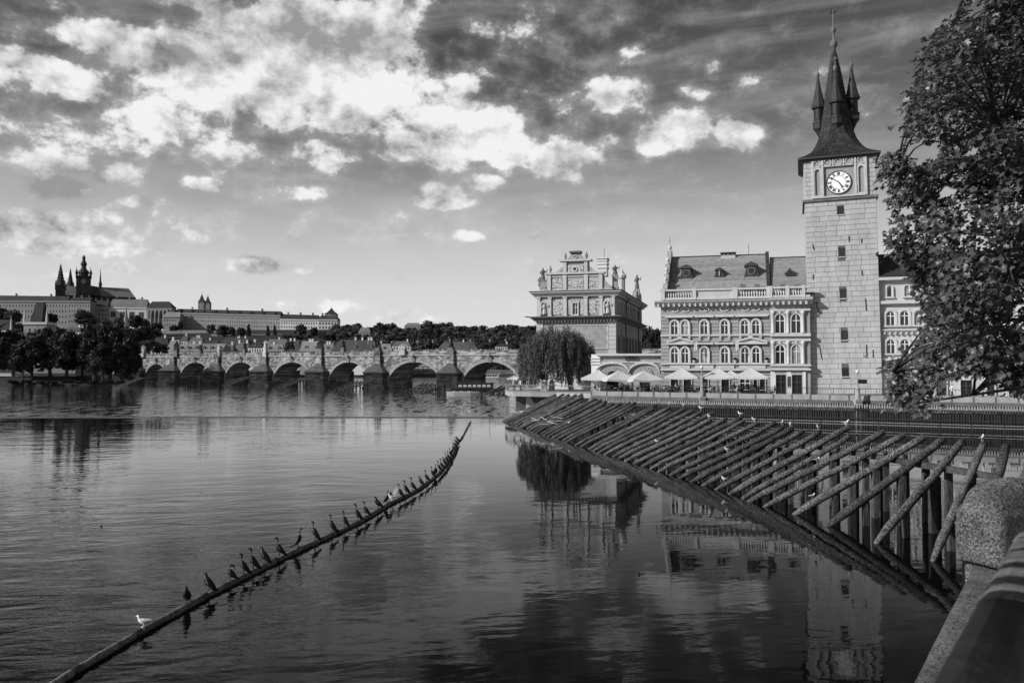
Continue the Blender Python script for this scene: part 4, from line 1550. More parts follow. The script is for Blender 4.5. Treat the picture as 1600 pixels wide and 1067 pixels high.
# ------------------------------------------------------------------ arched-window house (left part and tower-side part)
FB = Fr(1033, 109.6, -15.5, ZQ)
FB.mid = 1140
hs = thing('restaurant_house', 'ornate pale house with arched window pairs, balustrade and dormered roof', 'house', tuple(FB.o), FB.a)
X = lambda px: FB.x(px)
Z = lambda py, px=1140: FB.z(py, px)
xA, xB, xC = X(1033), X(1203), X(1258) + .6
zE = Z(468)
MB().box(xA, xB, 0, 13, -.6, zE).build('wall', 'joint', hs)
for (ya, yb) in ((491.6, 477.5), (530.2, 521.5), (579.2, 566.8)):
    MB().box(xA - .01, xB - .02, -.055, 0, Z(ya), Z(yb)).build('frieze', 'plaster_mid', hs)
wb_ = MB().box(xB + .003, xC, -.35, 13, -.6, zE + .25).build('side_bay_wall', 'plaster_mid', hs)
wx2 = [X(p) for p in (1054.3, 1070.6, 1100.6, 1132.6, 1164, 1181.5)]
W1 = 11.4 * 108 / F
z2a, z2b = Z(521.5), Z(500.5)
z1a, z1b = Z(566.5), Z(543)
holes = []
for c in wx2:
    holes += [(c - W1 * .8, c + W1 * .8, z2a - .2, z2b + .45), (c - W1 * .8, c + W1 * .8, z1a - .2, z1b + .45)]
for p, q in ((1047, 1061), (1067, 1081), (1097, 1107), (1126, 1140), (1156, 1171), (1176, 1196)):
    holes.append((X(p), X(q), -1, Z(589)))
courses(hs, xA, xB - .02, Z(523) + .1, Z(492), .46, 0, .05, 'rustic', holes)
courses(hs, xA, xB - .02, Z(567), Z(530), .46, 0, .05, 'rustic', holes)
courses(hs, xA, xB - .02, 0, Z(579), .5, 0, .08, 'rustic', holes)
for c in wx2:
    for (a, b) in ((z2a, z2b), (z1a, z1b)):
        window(hs, c, a, W1, b - a, True, -.06, 1, 'trim', .21)
# sill bands and consoles
for (ya, yb, pr, mt) in ((522.3, 525.0, .3, 'trim'), (567.3, 569.5, .35, 'trim'), (576.2, 579, .45, 'trim'), (491.5, 493.2, .12, 'trim')):
    MB().box(xA - .05, xB - .01, -pr, .0, Z(yb), Z(ya)).build('band', mt, hs)
cons = MB()
cons.prismx([(0, 0), (-.12, 0), (-.3, .42), (-.3, .55), (0, .55)], -.14, .14)
cons = cons.mesh('console', 'trim')
for c in wx2:
    for s_ in (-.55, .55):
        put(cons, 'console', hs, (c + s_, -.02, Z(525) - .56))
# balcony-like apron panels below the first-floor windows
for i, (p, q) in enumerate(((1047, 1078), (1086, 1115), (1119, 1147), (1155, 1196))):
    MB().box(X(p), X(q), -.2, -.02, Z(575.8), Z(569.8)).build('apron_panel', 'plaster_light', hs)
# hoods: pediments over the pairs, straight hoods over the single windows
for (p, q) in ((1042, 1084), (1148, 1199)):
    z0 = Z(538)
    mb = MB()
    mb.box(X(p), X(q), -.5, -.02, z0, z0 + .22)
    x0, x1 = X(p), X(q)
    xm, zt = (x0 + x1) / 2, Z(529.2)
    mb.prism([(x0, z0 + .221), (x1, z0 + .221), (xm, zt)], -.3, -.02)
    for s_ in (-1, 1):
        e = x0 if s_ < 0 else x1
        mb.add([(e, -.55, z0 + .2), (xm, -.55, zt), (xm, -.55, zt + .22), (e, -.55, z0 + .44), (e, -.31, z0 + .2), (xm, -.31, zt), (xm, -.31, zt + .22), (e, -.31, z0 + .44)], [(0, 1, 2, 3), (7, 6, 5, 4), (3, 2, 6, 7), (0, 4, 5, 1), (0, 3, 7, 4), (1, 5, 6, 2)])
    mb.build('pediment', 'trim', hs)
for (p, q) in ((1086, 1115), (1117, 1147)):
    MB().box(X(p), X(q), -.5, -.02, Z(538), Z(535.4)).build('hood', 'trim', hs)
for (p, q) in ((1040, 1083), (1086, 1116), (1118, 1147), (1149, 1200)):
    MB().box(X(p), X(q), -.45, -.02, Z(495.4), Z(493.3)).build('hood', 'trim', hs)
# frieze with oval attic windows
for px in (1054.3, 1071, 1101, 1132.5, 1164, 1181):
    c, zc, rw, rh = X(px), Z(482.5), .5, .23
    mb = MB()
    ov = lambda e: [(c + (rw + e) * math.cos(k * PI / 8), zc + (rh + e) * math.sin(k * PI / 8)) for k in range(16)]
    ring(mb, ov(0), ov(.13), -.16, 0)
    f_ = mb.build('attic_window', 'trim', hs)
    MB().prism(ov(.01), -.03, 0).build('pane', 'glass' if px > 1150 else 'frame_dark', f_)
# main cornice with modillions
mb = MB()
mb.prismx([(.0, Z(478)), (-.25, Z(477)), (-.35, Z(475.4)), (-.55, Z(474.6)), (-.95, Z(471.5)), (-1.05, Z(469.0)), (0, Z(468.4))], xA - .75, xB - .02)
mb.build('cornice', 'trim', hs)
mb = MB()
mb.prismx([(-.35, Z(478)), (-.55, Z(477)), (-.75, Z(475.2)), (-1.2, Z(471)), (-1.3, Z(467.2)), (-.35, Z(466.6))], xB - .015, xC + .3)
mb.build('cornice', 'trim', hs)
mod = MB().box(-.12, .12, -.72, -.02, -.42, -.02).mesh('modillion', 'trim')
x = xA - .3
while x < xC - .2:
    put(mod, 'modillion', hs, (x, -.06 if x < xB else -.42, Z(473.2)))
    x += .68
# balustrade
zb0, zb1 = Z(466.5), Z(451)
hB = zb1 - zb0


def balustrade(p, q, yo):
    x0, x1 = X(p), X(q)
    k = int((x1 - x0) / .3)
    for i in range(k):
        put(bal_m, 'baluster', hs, (x0 + (i + .5) * (x1 - x0) / k, yo, zb0 + .22), 0, (1.1, 1.1, (hB - .45) / .76))


for p, q in ((1040, 1083), (1153, 1198)):
    balustrade(p, q, -.5)
for p, q in ((1207, 1227), (1234, 1254)):
    balustrade(p, q, -.85)
MB().box(xA, xB, -.75, -.25, zb0 - .1, zb0 + .2).build('plinth_rail', 'trim', hs)
MB().box(xA - .05, xB, -.78, -.22, zb1 - .22, zb1).build('top_rail', 'trim', hs)
MB().box(xB + .01, xC, -1.1, -.6, zb0 - .02, zb0 + .21).build('plinth_rail', 'trim', hs)
MB().box(xB + .01, xC, -1.13, -.57, zb1 - .22, zb1 + .02).build('top_rail', 'trim', hs)
for p, q, yo in ((1034, 1040, 0), (1083, 1088.5, 0), (1145, 1153, 0), (1198, 1203, 0), (1203.3, 1207, -.35), (1227.5, 1233.5, -.35), (1253.5, 1258, -.35)):
    MB().box(X(p), X(q), -.82 + yo, -.18 + yo, zb0 - .1, zb1 + .12).build('pedestal', 'trim', hs)
MB().box(X(1088.5), X(1145), -.6, -.3, zb0, zb1 - .23).build('parapet_panel', 'plaster_light', hs)
# roof: every course of tiles is its own strip, with dark gaps in place of lap shadows
dpt = 8.0
zr = FB.z(400.5, 1130, dpt)
ze = zb0 + .35


def roof(x0, x1, zr, zev, matn, y0=.25, nst=19):
    mb = MB()
    mb.prismx([(y0, zev - .1), (dpt, zr - .1), (13.2, zev - .1)], x0, x1)
    rf = mb.build('roof', 'roof_dark', hs)
    for k in range(nst):
        f0, f1 = k / nst, (k + .64) / nst
        ya, yb = y0 + (dpt - y0) * f0, y0 + (dpt - y0) * min(f1, 1)
        za, zb = zev + (zr - zev) * f0, zev + (zr - zev) * min(f1, 1)
        mb = MB()
        mb.prismx([(ya - .03, za - .04), (ya - .03, za + .12), (yb, zb + .10), (yb, zb - .06)], x0 + RN.uniform(0, .04), x1 - RN.uniform(0, .04))
        mb.build('tile_course', matn, rf)
    MB().tube([(x0, dpt, zr + .04), (x1, dpt, zr + .04)], .13, 8).build('ridge_tile', 'roof_dark', rf)
    return rf


rfA = roof(xA + .9, xB - .25, zr, ze, 'roof_tile')
zr2 = FB.z(403, 1235, dpt)
rfB = roof(xB + .3, xC + .5, zr2, ze + .1, 'roof_tile')
# fire wall between the roofs, and the stepped gable at the left end
sl = lambda y, up: ze + (zr - ze) * (y - .25) / (dpt - .25) + up
MB().prismx([(.3, ze), (.3, sl(.3, .35)), (dpt, zr + .45), (13, ze)], xB - .24, xB + .2).build('fire_wall', 'roof_dark', hs)
mb = MB()
gpts = [(-.1, zb0), (-.1, zb1 + .2), (.8, zb1 + 1.0), (1.5, zb1 + 1.1), (2.2, zb1 + 2.3), (3.0, zb1 + 2.5), (4.0, zb1 + 3.9), (5.0, zb1 + 4.1), (6.6, zr + .2), (7.2, zr + .95), (8.6, zr + .95), (9.2, zr), (13, zb0)]
mb.prismx(gpts, xA + .25, xA + .85)
gw = mb.build('gable_wall', 'plaster_mid', hs)
for (y, z) in ((1.1, zb1 + 1.05), (2.6, zb1 + 2.45), (4.5, zb1 + 4.0), (7.9, zr + .95)):
    MB().lathe([(.28, -.1), (.34, .1), (.18, .2), (.3, .45), (.22, .7), (.06, .95)], (xA + .55, y, z), 8).build('gable_urn', 'trim', gw)
MB().tube([(xA + .55, 7.9, zr + 1.5), (xA + .55, 7.9, zr + 2.9)], .03, 5).build('weather_rod', 'iron', gw)
# dormers
for (p, yt, yb, wpx, kind) in ((1072.5, 413, 435, 17, 'round'), (1124, 418, 433, 13, 'small'), (1174, 409, 432, 19, 'round'), (1234, 418.5, 430.5, 15, 'tri')):
    # depth where the pixel of the dormer foot meets the roof plane
    yl = .25
    for it in range(12):
        xx, zz = FB.uv(p, yb, yl)
        yl = .25 + (zz - ze) / (zr - ze) * (dpt - .25)
    w = wpx * 111 / F
    h = (yb - yt) * 111 / F
    if kind == 'tri':
        mb = MB()
        mb.add([(xx - w / 2, yl - .3, zz), (xx + w / 2, yl - .3, zz), (xx, yl - .3, zz + h), (xx - w / 2, yl + .4, zz + .3), (xx + w / 2, yl + .4, zz + .3), (xx, yl + 1.6, zz + h)], [(0, 1, 2), (0, 2, 5, 3), (1, 4, 5, 2), (0, 3, 4, 1)])
        d_ = mb.build('dormer', 'roof_dark', rfB)
        MB().prism([(xx - w * .22, zz + .1), (xx + w * .22, zz + .1), (xx, zz + h * .6)], yl - .34, yl - .305).build('window', 'glass', d_)
        continue
    mb = MB()
    mb.box(xx - w * .42, xx + w * .42, yl - .25, yl + 2.2, zz - .1, zz + h * .72)
    mb.prism([(xx - w * .56, zz + h * .7), (xx + w * .56, zz + h * .7), (xx + w * .46, zz + h * .84), (xx, zz + h), (xx - w * .46, zz + h * .84)], yl - .42, yl + 2.6)
    mb.prism([(xx - w * .6, zz - .12), (xx - w * .42, zz - .12), (xx - w * .42, zz + h * .45)], yl - .3, yl - .05)
    mb.prism([(xx + w * .42, zz - .12), (xx + w * .6, zz - .12), (xx + w * .42, zz + h * .45)], yl - .3, yl - .05)
    d_ = mb.build('dormer', 'frame_dark', rfA)
    if kind == 'round':
        R_ = w * .25
        o_ = lambda e: [(xx + (R_ + e) * math.cos(k * PI / 8), zz + h * .36 + (R_ + e) * math.sin(k * PI / 8)) for k in range(16)]
        mb = MB()
        ring(mb, o_(0), o_(.12), -.36 + yl, yl - .24)
        mb.prism(o_(.02), yl - .28, yl - .24, 1)
        mb.build('window', ['trim_dark', 'glass'], d_)
    else:
        mb = MB()
        mb.box(xx - w * .26, xx + w * .26, yl - .3, yl - .26, zz + .15, zz + h * .62, 1)
        mb.box(xx - .05, xx + .05, yl - .34, yl - .3, zz + .15, zz + h * .62)
        mb.build('window', ['trim', 'glass'], d_)
for p in (1161, 1183, 1223, 1246):
    xx, zz = FB.uv(p, 446, .6)
    mb = MB()
    mb.box(xx - .35, xx + .35, .3, 1.2, zz - .5, zz + .12)
    mb.build('roof_hatch', 'trim_dark', rfA if p < 1200 else rfB)
xx = FB.x(1139, dpt)
z7 = FB.z(395, 1139, dpt)
mb = MB()
mb.box(xx - .95, xx + .95, dpt - .6, dpt + .6, zr - .7, z7 - .45)
mb.build('chimney', 'plaster_light', rfA)
mb = MB()
for s_ in (-.85, -.3, .3, .85):
    mb.box(xx + s_ - .07, xx + s_ + .07, dpt - .5, dpt + .5, z7 - .449, z7 - .15)
mb.box(xx - 1.05, xx + 1.05, dpt - .7, dpt + .7, z7 - .149, z7)
mb.build('chimney_cap', 'iron', rfA)
MB().tube([(FB.x(1171, dpt), dpt, zr), (FB.x(1171, dpt), dpt, zr + 1.6)], .03, 5).build('aerial', 'iron', rfA)
# ground floor openings of the left part
for (p, q, yt) in ((1048, 1060, 588), (1068, 1080, 588), (1098, 1106, 589), (1127, 1139, 590), (1177, 1183, 590)):
    a_, b_ = X(p), X(q)
    window(hs, (a_ + b_) / 2, .15, b_ - a_, Z(yt) - .15, False, -.02, 0, 'trim', .1, frame='frame_dark', name='shop_window')
a_, b_ = X(1156), X(1172)
window(hs, (a_ + b_) / 2, .05, b_ - a_, Z(590), False, -.02, 1, 'plaster_light', .12, frame='frame_white', name='shop_door')
a_, b_ = X(1187), X(1195)
window(hs, (a_ + b_) / 2, .05, b_ - a_, Z(590), False, -.02, 0, 'plaster_light', .1, frame='frame_dark', name='shop_door')
# tower-side bay
ZB = lambda py: FB.z(py, 1231, -.35)
XB = lambda px: FB.x(px, -.35)
for c in (1219, 1244.5):
    for (ya, yb) in ((520, 490.5), (568, 538.5)):
        w = 14.5 * 105.5 / F
        window(hs, XB(c), ZB(ya), w, ZB(yb) - ZB(ya), True, -.36, 1, 'trim', .14)
        mb = MB()
        h0 = ZB(yb)
        for s_ in (-1, 1):
            mb.prism([(XB(c) + s_ * .12, h0 + .25), (XB(c) + s_ * .7, h0 + .0), (XB(c) + s_ * .72, h0 + .42), (XB(c) + s_ * .15, h0 + .5)][::s_], -.52, -.36)
        mb.blob((XB(c), -.5, h0 + .32), (.2, .14, .26), 8, 6)
        mb.build('carved_panel', 'trim', hs)
for c in (1208, 1231.5, 1255):
    for (ya, yb) in ((521, 486), (569, 533)):
        mb = MB()
        x0 = XB(c)
        z0, z1 = ZB(ya), ZB(yb)
        mb.lathe([(.27, 0), (.27, .15), (.2, .25), (.19, (z1 - z0) - .4), (.26, (z1 - z0) - .3), (.3, (z1 - z0))], (x0, -.5, z0), 10)
        mb.build('half_column', 'trim', hs, True)
for (ya, yb, pr) in ((486, 483, .3), (525.5, 521, .35), (533, 529.5, .3), (572, 569, .4), (578.5, 575.5, .45)):
    MB().box(xB + .02, xC + .05, -.35 - pr, -.352, ZB(ya), ZB(yb)).build('band', 'trim', hs)
MB().box(xB + .3, xC - .2, -.5, -.352, ZB(575.4), ZB(572.2)).build('apron_panel', 'plaster_light', hs)
for (p, q) in ((1212, 1228), (1237, 1253)):
    a_, b_ = XB(p), XB(q)
    window(hs, (a_ + b_) / 2, .05, b_ - a_, ZB(586), False, -.37, 1, 'trim', .08, frame='frame_dark', name='shop_door')
for (p, q) in ((1203.8, 1211), (1229, 1236), (1254, 1258.5)):
    MB().box(XB(p), XB(q), -.55, -.352, -.1, ZB(581)).build('pilaster', 'plaster_white', hs)
MB().box(XB(1230), XB(1235), -.6, -.551, ZB(604), ZB(588)).build('notice_board', 'frame_dark', hs)
mb = MB()
mb.box(XB(1204), XB(1258), -.5, -.353, ZB(585.6), ZB(581.2))
mb.build('lintel', 'brick_panel', hs)
# pots with shrubs on the first-floor ledge
for px in (1085, 1149, 1198):
    p = FB.o + FB.u * X(px) + FB.w * -.3
    t = thing('urn_planter', 'stone urn with clipped shrub on the ledge above the restaurant', 'planter', (p.x, p.y, ZQ + Z(567.2)), 0, 'ledge urns')
    MB().lathe([(.14, 0), (.1, .08), (.22, .3), (.26, .38)], (0, 0, 0), 8).build('urn', 'trim', t)
    put(CROWNS_D[2], 'shrub', t, (0, 0, .3), 0, (.28, .28, .22))
# two flagpoles between the floors
for px in (1085.5, 1149.5):
    p = FB.o + FB.u * X(px) + FB.w * -.2
    t = thing('flag', 'short white flag hanging from the front of the ornate house', 'flag', (p.x, p.y, ZQ + Z(534)), FB.a, 'facade flags')
    MB().tube([(0, 0, -1.0), (0, -.9, .0)], .025, 5).build('pole', 'iron', t)
    mb = MB()
    for k in range(5):
        x0, x1 = k * .07, (k + 1) * .07
        e = .03 * math.sin(k * 2)
        mb.add([(x0, -.85 + e, -1.1 + .02 * k), (x1, -.85 - e, -1.1), (x1, -.85 - e, -.02), (x0, -.85 + e, -.02), ], [(0, 1, 2, 3)])
    mb.build('cloth', 'cloth_light', t)
# ------------------------------------------------------------------ water tower
TWR = Fr(1265.5, 105.0, -19.0, ZQ)
TWR.mid = 1318
tw = thing('water_tower', 'tall square stone tower with clock and steep dark spire beside the ornate house', 'tower', tuple(TWR.o), TWR.a, None, math.radians(-1.05))
wT = TWR.x(1378.5) - TWR.x(1265.5)
zc = TWR.z(312) - .1           # cornice under the clock storey
zt = TWR.z(249.5)
RNT = random.Random(21)
MB().box(.03, wT - .03, .03, wT - .03, -1, zc).build('core', 'joint', tw)
# ashlar of the front: every block its own piece
hc = zc / 38.0
slots = [(TWR.x(1308) - .0, TWR.x(1319), TWR.z(y1), TWR.z(y0)) for (y0, y1) in ((575, 589), (517, 532), (452, 467), (388, 402), (323, 336))]
cxs = wT / 2 + .02
slots = [(cxs - .40, cxs + .40, c, d) for (a, b, c, d) in slots]
rows = []
for k in range(38):
    z0, z1 = k * hc + .015, (k + 1) * hc - .015
    x = 0.0
    first = True
    while x < wT - .05:
        w = RNT.uniform(.95, 1.75)
        if first and k % 2:
            w *= .6
        first = False
        if wT - (x + w) < .5:
            w = wT - x
        segs = [(x, x + w)]
        for (a, b, c, d) in slots:
            if z1 > c and z0 < d:
                ns = []
                for p, q in segs:
                    if q <= a or p >= b:
                        ns.append((p, q))
                    else:
                        if a - p > .1:
                            ns.append((p, a))
                        if q - b > .1:
                            ns.append((b, q))
                segs = ns
        for p, q in segs:
            rows.append((p + .014, q - .014, z0, z1))
        x += w
unit = MB()
unit.add([(0, 1, 0), (1, 1, 0), (1, 1, 1), (0, 1, 1), (0, .25, 0), (1, .25, 0), (1, .25, 1), (0, .25, 1), (.02, 0, .03), (.98, 0, .03), (.98, 0, .97), (.02, 0, .97)],
         [(8, 9, 10, 11), (4, 5, 9, 8), (5, 6, 10, 9), (6, 7, 11, 10), (7, 4, 8, 11), (0, 1, 5, 4), (1, 2, 6, 5), (2, 3, 7, 6), (3, 0, 4, 7)])
unit = unit.mesh('stone_block', 'stone_block')
for i, (p, q, z0, z1) in enumerate(rows[-300:]):
    put(unit, 'stone_block', tw, (p, -RNT.uniform(.0, .02), z0), 0, (q - p, .12, z1 - z0))
mb = MB()
for (p, q, z0, z1) in rows[:-300]:
    mb.box(p, q, -.01, .1, z0, z1)
# the three other faces
for k in range(38):
    z0, z1 = k * hc + .015, (k + 1) * hc - .015
    x = .12
    while x < wT - .1:
        w = min(RNT.uniform(1.0, 1.7), wT - x)
        for xs_ in ((-.0, .1), (wT - .1, wT)):
            mb.box(xs_[0], xs_[1], x + .014, x + w - .014, z0, z1)
        mb.box(x, x + w - .02, wT - .1, wT, z0, z1)
        x += w
o = mb.build('stone_blocks', 'stone_block', tw)
o['kind'] = 'stuff'
for (a, b, c, d) in slots:
    mb = MB()
    mb.box(a, b, -.0, .06, c, d, 0)
    mb.box(a - .0, a + .06, -.03, .0, c, d, 1)
    mb.box(b - .06, b, -.03, .0, c, d, 1)
    mb.box(a, b, -.03, .0, d - .06, d, 1)
    mb.box(cxs - .02, cxs + .02, -.03, -.005, c, d, 1)
    mb.box(a, b, -.12, .02, c - .12, c - .002, 2)
    w_ = mb.build('slit_window', ['glass', 'frame_dark', 'stone_light'], tw)
# iron wall ties
for (px, y0, y1, sl_) in ((1274, 382, 390, .12), (1351, 374, 381, -.05), (1274, 429, 437, -.04), (1350, 424, 432, .05), (1278, 472, 491, .35), (1355, 468, 487, .05), (1282, 543, 561, .2), (1355, 540, 560, 0), (1365, 548, 560, 0), (1331, 370, 379, 0)):
    x, z1 = TWR.uv(px, y0)
    z0 = TWR.uv(px, y1)[1]
    mb = MB()
    mb.tube([(x, -.08, z1), (x + sl_, -.08, z0)], .045, 5)
    mb.build('wall_tie', 'iron', tw)
# string course, clock storey, eaves
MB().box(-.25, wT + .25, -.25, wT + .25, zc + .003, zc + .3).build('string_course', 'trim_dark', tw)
MB().box(.0, wT, .0, wT, zc + .303, zt).build('clock_storey', 'stone_light', tw)
X2 = lambda px: TWR.x(px + 7, 0, 285)
Z2 = TWR.z
k5 = wT / (1367 - 1256.0)
XT = lambda px: (px - 1256.0) * k5      # pixel across the leaning shaft -> local x, measured at the clock
zz = lambda py: zc + .3 + (307 - py) * (zt - zc - .3) / (307 - 250.0)
hcl = [(XT(1256), XT(1269.5)), (XT(1353), XT(1367))]
for (a, b) in hcl:
    z = zc + .32
    k = 0
    while z < zt - .1:
        h = min(.55, zt - .02 - z)
        cut = a + (b - a) * (.35 if k % 2 else .62)
        for p, q in ((a, cut), (cut, b)):
            put(unit, 'corner_block', tw, (p + .012, -.07, z), 0, (q - p - .024, .07, h - .02))
        z += .57
        k += 1
# clock panel with side lancets and tracery roundels
MB().box(XT(1270), XT(1352.5), -.05, -.002, zz(304), zz(251)).build('panel_back', 'stone_mid', tw)
for (p, q) in ((1270.5, 1284), (1338, 1351.5)):
    cx, w = (XT(p) + XT(q)) / 2, XT(q) - XT(p)
    inn, out = arch_poly(cx, w * .62, zz(302), zz(263), 8), arch_poly(cx, w * .9, zz(304), zz(259), 8)
    mb = MB()
    ring(mb, inn, out, -.3, -.051)
    mb.prism(inn, -.08, -.052, 1)
    mb.build('lancet', ['stone_light', 'plaster_mid'], tw)
for (p, q) in ((1270.5, 1284), (1286, 1300.5), (1303, 1317), (1319.5, 1334), (1338, 1351.5)):
    cx, w = (XT(p) + XT(q)) / 2, XT(q) - XT(p)
    z = zz(254.5)
    c_ = lambda r, cx=cx, z=z: [(cx + r * math.cos(k * PI / 8), z + r * .92 * math.sin(k * PI / 8)) for k in range(16)]
    mb = MB()
    ring(mb, c_(w * .36), c_(w * .47), -.26, -.051)
    mb.prism(c_(w * .34), -.16, -.052, 1)
    mb.build('roundel', ['stone_light', 'stone_mid'], tw)
for p in (1270, 1285, 1336, 1352):
    MB().box(XT(p) - .12, XT(p) + .12, -.34, -.052, zz(306), zz(250.5)).build('mullion', 'stone_light', tw)
for p in (1301.8, 1318.2):
    MB().box(XT(p) - .08, XT(p) + .08, -.3, -.052, zz(260), zz(250.5)).build('mullion', 'stone_light', tw)
MB().box(XT(1271), XT(1351), -.38, -.052, zz(306.5), zz(304)).build('panel_sill', 'stone_light', tw)
MB().box(XT(1271), XT(1351), -.335, -.052, zz(260.6), zz(259.6)).build('transom', 'stone_light', tw)
ccx, ccz, cr = XT(1310), zz(284.5), 18.2 * k5
mb = MB()
cir = lambda r: [(ccx + r * math.cos(k * PI / 20), ccz + r * math.sin(k * PI / 20)) for k in range(40)]
mb.prism(cir(cr), -.16, -.055)
clk = mb.build('clock_face', 'dial', tw)
mb = MB()
ring(mb, cir(cr), cir(cr * 1.07), -.22, -.056)
ring(mb, cir(cr * .60), cir(cr * .63), -.168, -.161)
mb.build('clock_rim', 'frame_dark', clk)
strokes = {0: 'XII', 1: 'I', 2: 'II', 3: 'III', 4: 'IIII', 5: 'V', 6: 'VI', 7: 'VII', 8: 'VIII', 9: 'IX', 10: 'X', 11: 'XI'}


def numeral(mb, txt, ang):
    wd = {'I': .07, 'V': .13, 'X': .13}
    tot = sum(wd[c] for c in txt)
    x = -tot / 2
    for c in txt:
        w = wd[c]
        segs = {'I': [((w / 2, 0), (w / 2, 1))], 'V': [((0.01, 1), (w / 2, 0)), ((w - .01, 1), (w / 2, 0))], 'X': [((.01, 0), (w - .01, 1)), ((.01, 1), (w - .01, 0))]}[c]
        for (p, q) in segs:
            P = []
            for (u, v), s_ in ((p, -1), (p, 1), (q, 1), (q, -1)):
                lx_, lz_ = (x + u + s_ * .03) * cr, cr * (.66 + .27 * v)
                P.append((ccx + lx_ * math.cos(ang) + lz_ * math.sin(ang), ccz - lx_ * math.sin(ang) + lz_ * math.cos(ang)))
            mb.prism(P, -.172, -.162)
        x += w


for h_, txt in strokes.items():
    mb = MB()
    numeral(mb, txt, h_ * PI / 6)
    mb.build('numeral', 'frame_dark', clk)


def hand(ang, ln, w, y, name):
    P = []
    for u, v in ((-w * .5, -.18), (w * .5, -.18), (w, ln * .72), (w * 2.0, ln * .76), (0, ln), (-w * 2.0, ln * .76), (-w, ln * .72)):
        lx_, lz_ = u * cr, v * cr
        P.append((ccx + lx_ * math.cos(ang) + lz_ * math.sin(ang), ccz - lx_ * math.sin(ang) + lz_ * math.cos(ang)))
    MB().prism(P, y - .015, y).build(name, 'iron', clk)


hand((4 + 51 / 60) * PI / 6, .62, .055, -.19, 'hour_hand')
hand(51 * PI / 30, .9, .04, -.21, 'minute_hand')
# eaves and roof
e0, e1 = XT(1246.5), XT(1374)
ex = (e1 - e0) / 2
cc = wT / 2
ze_ = TWR.z(245.5)
mb = MB()
mb.box(cc - ex * .94, cc + ex * .94, cc - ex * .94, cc + ex * .94, zt + .003, zt + .25)
mb.box(cc - ex, cc + ex, cc - ex, cc + ex, zt + .253, zt + .5)
mb.build('eaves', 'frame_dark', tw)
zb_ = zt + .5
ks = 105.0 / F
ZA = TWR.z(58, 1305)
prof = [(1.0, 0.0), (.80, .035), (.66, .075), (.56, .125), (.485, .18), (.43, .24), (.385, .31), (.33, .42), (.255, .58), (.165, .76), (.075, .93), (.03, 1.0)]
HR = ZA - zb_
# square foot turning into an octagon: plates between rings
rings = []
for (r_, f) in prof:
    k = min(1.0, f / .24)
    pts = []
    a = ex * r_
    ch = a * (.04 + .545 * k)     # chamfer of the corners
    for sx, sy, first in ((1, -1, 0), (1, 1, 1), (-1, 1, 0), (-1, -1, 1)):
        p1, p2 = (sx * (a - ch), sy * a), (sx * a, sy * (a - ch))
        pts += [p1, p2] if not first else [p2, p1]
    rings.append([(cc + x, cc + y, zb_ + f * HR) for x, y in pts])
mb = MB()
n8 = 8
for R_ in rings:
    mb.v += R_
for i in range(len(rings) - 1):
    for j in range(n8):
        mb.f.append((i * n8 + j, i * n8 + (j + 1) % n8, (i + 1) * n8 + (j + 1) % n8, (i + 1) * n8 + j))
        mb.mi.append(0)
sp_ = mb.build('spire_roof', 'roof_dark', tw)
# standing seams and slate courses, laid over the faces
def ringpt(f, j, u, lift=.03):
    for i in range(len(prof) - 1):
        if prof[i][1] <= f <= prof[i + 1][1]:
            g = (f - prof[i][1]) / (prof[i + 1][1] - prof[i][1])
            A = Vector(rings[i][j]).lerp(Vector(rings[i + 1][j]), g)
            B = Vector(rings[i][(j + 1) % 8]).lerp(Vector(rings[i + 1][(j + 1) % 8]), g)
            P = A.lerp(B, u)
            N = Vector((P.x - cc, P.y - cc, 0)).normalized()
            return P + N * lift
    return Vector(rings[-1][j])


plates = []
fs_ = [0.0, .02, .045, .075, .105, .14, .18, .22] + [.22 + .74 * k / 20 for k in range(1, 21)]
for j in range(8):
    for a_, b_ in zip(fs_, fs_[1:]):
        nu = max(1, round((ringpt(a_, j, 0) - ringpt(a_, j, 1)).length / .62))
        for u in range(nu):
            u0, u1 = (u + .05) / nu, (u + .95) / nu
            e = RNT.uniform(.015, .05)
            q = [ringpt(a_, j, u0, e + .02), ringpt(a_, j, u1, e + .02), ringpt(b_ - .001, j, u1, e), ringpt(b_ - .001, j, u0, e), ringpt(a_, j, u0, -.02), ringpt(a_, j, u1, -.02)]
            facing = min(q[0].y, q[1].y) < cc - .3 * ex
            plates.append((facing, (q[0] - q[1]).length * (q[0] - q[3]).length, q))
plates.sort(key=lambda p: (not p[0], -p[1]))
FC = [(0, 1, 2, 3), (4, 5, 1, 0), (5, 2, 1), (3, 4, 0)]
for (fc, ar, q) in plates[:290]:
    MB().add(q, FC).build('roof_plate', 'roof_metal', sp_)
mb = MB()
for (fc, ar, q) in plates[290:]:
    mb.add(q, FC)
o = mb.build('roof_plates', 'roof_metal', sp_)
o['kind'] = 'stuff'
# finial
mb = MB()
mb.lathe([(.32, -1.2), (.2, 0), (.34, .15), (.5, .55), (.34, .95), (.14, 1.1), (.12, 1.9), (.25, 2.1), (.36, 2.4), (.25, 2.7), (.08, 2.9), (.06, 5.2)], (cc, cc, ZA), 10)
mb.build('finial', 'trim_dark', sp_, True)
mb = MB()
mb.prism([(cc - .5, ZA + 4.6), (cc + .1, ZA + 4.5), (cc + .55, ZA + 4.9), (cc + .1, ZA + 4.85), (cc - .1, ZA + 5.4), (cc - .25, ZA + 4.9)], cc - .03, cc + .03)
mb.build('weather_vane', 'iron', sp_)
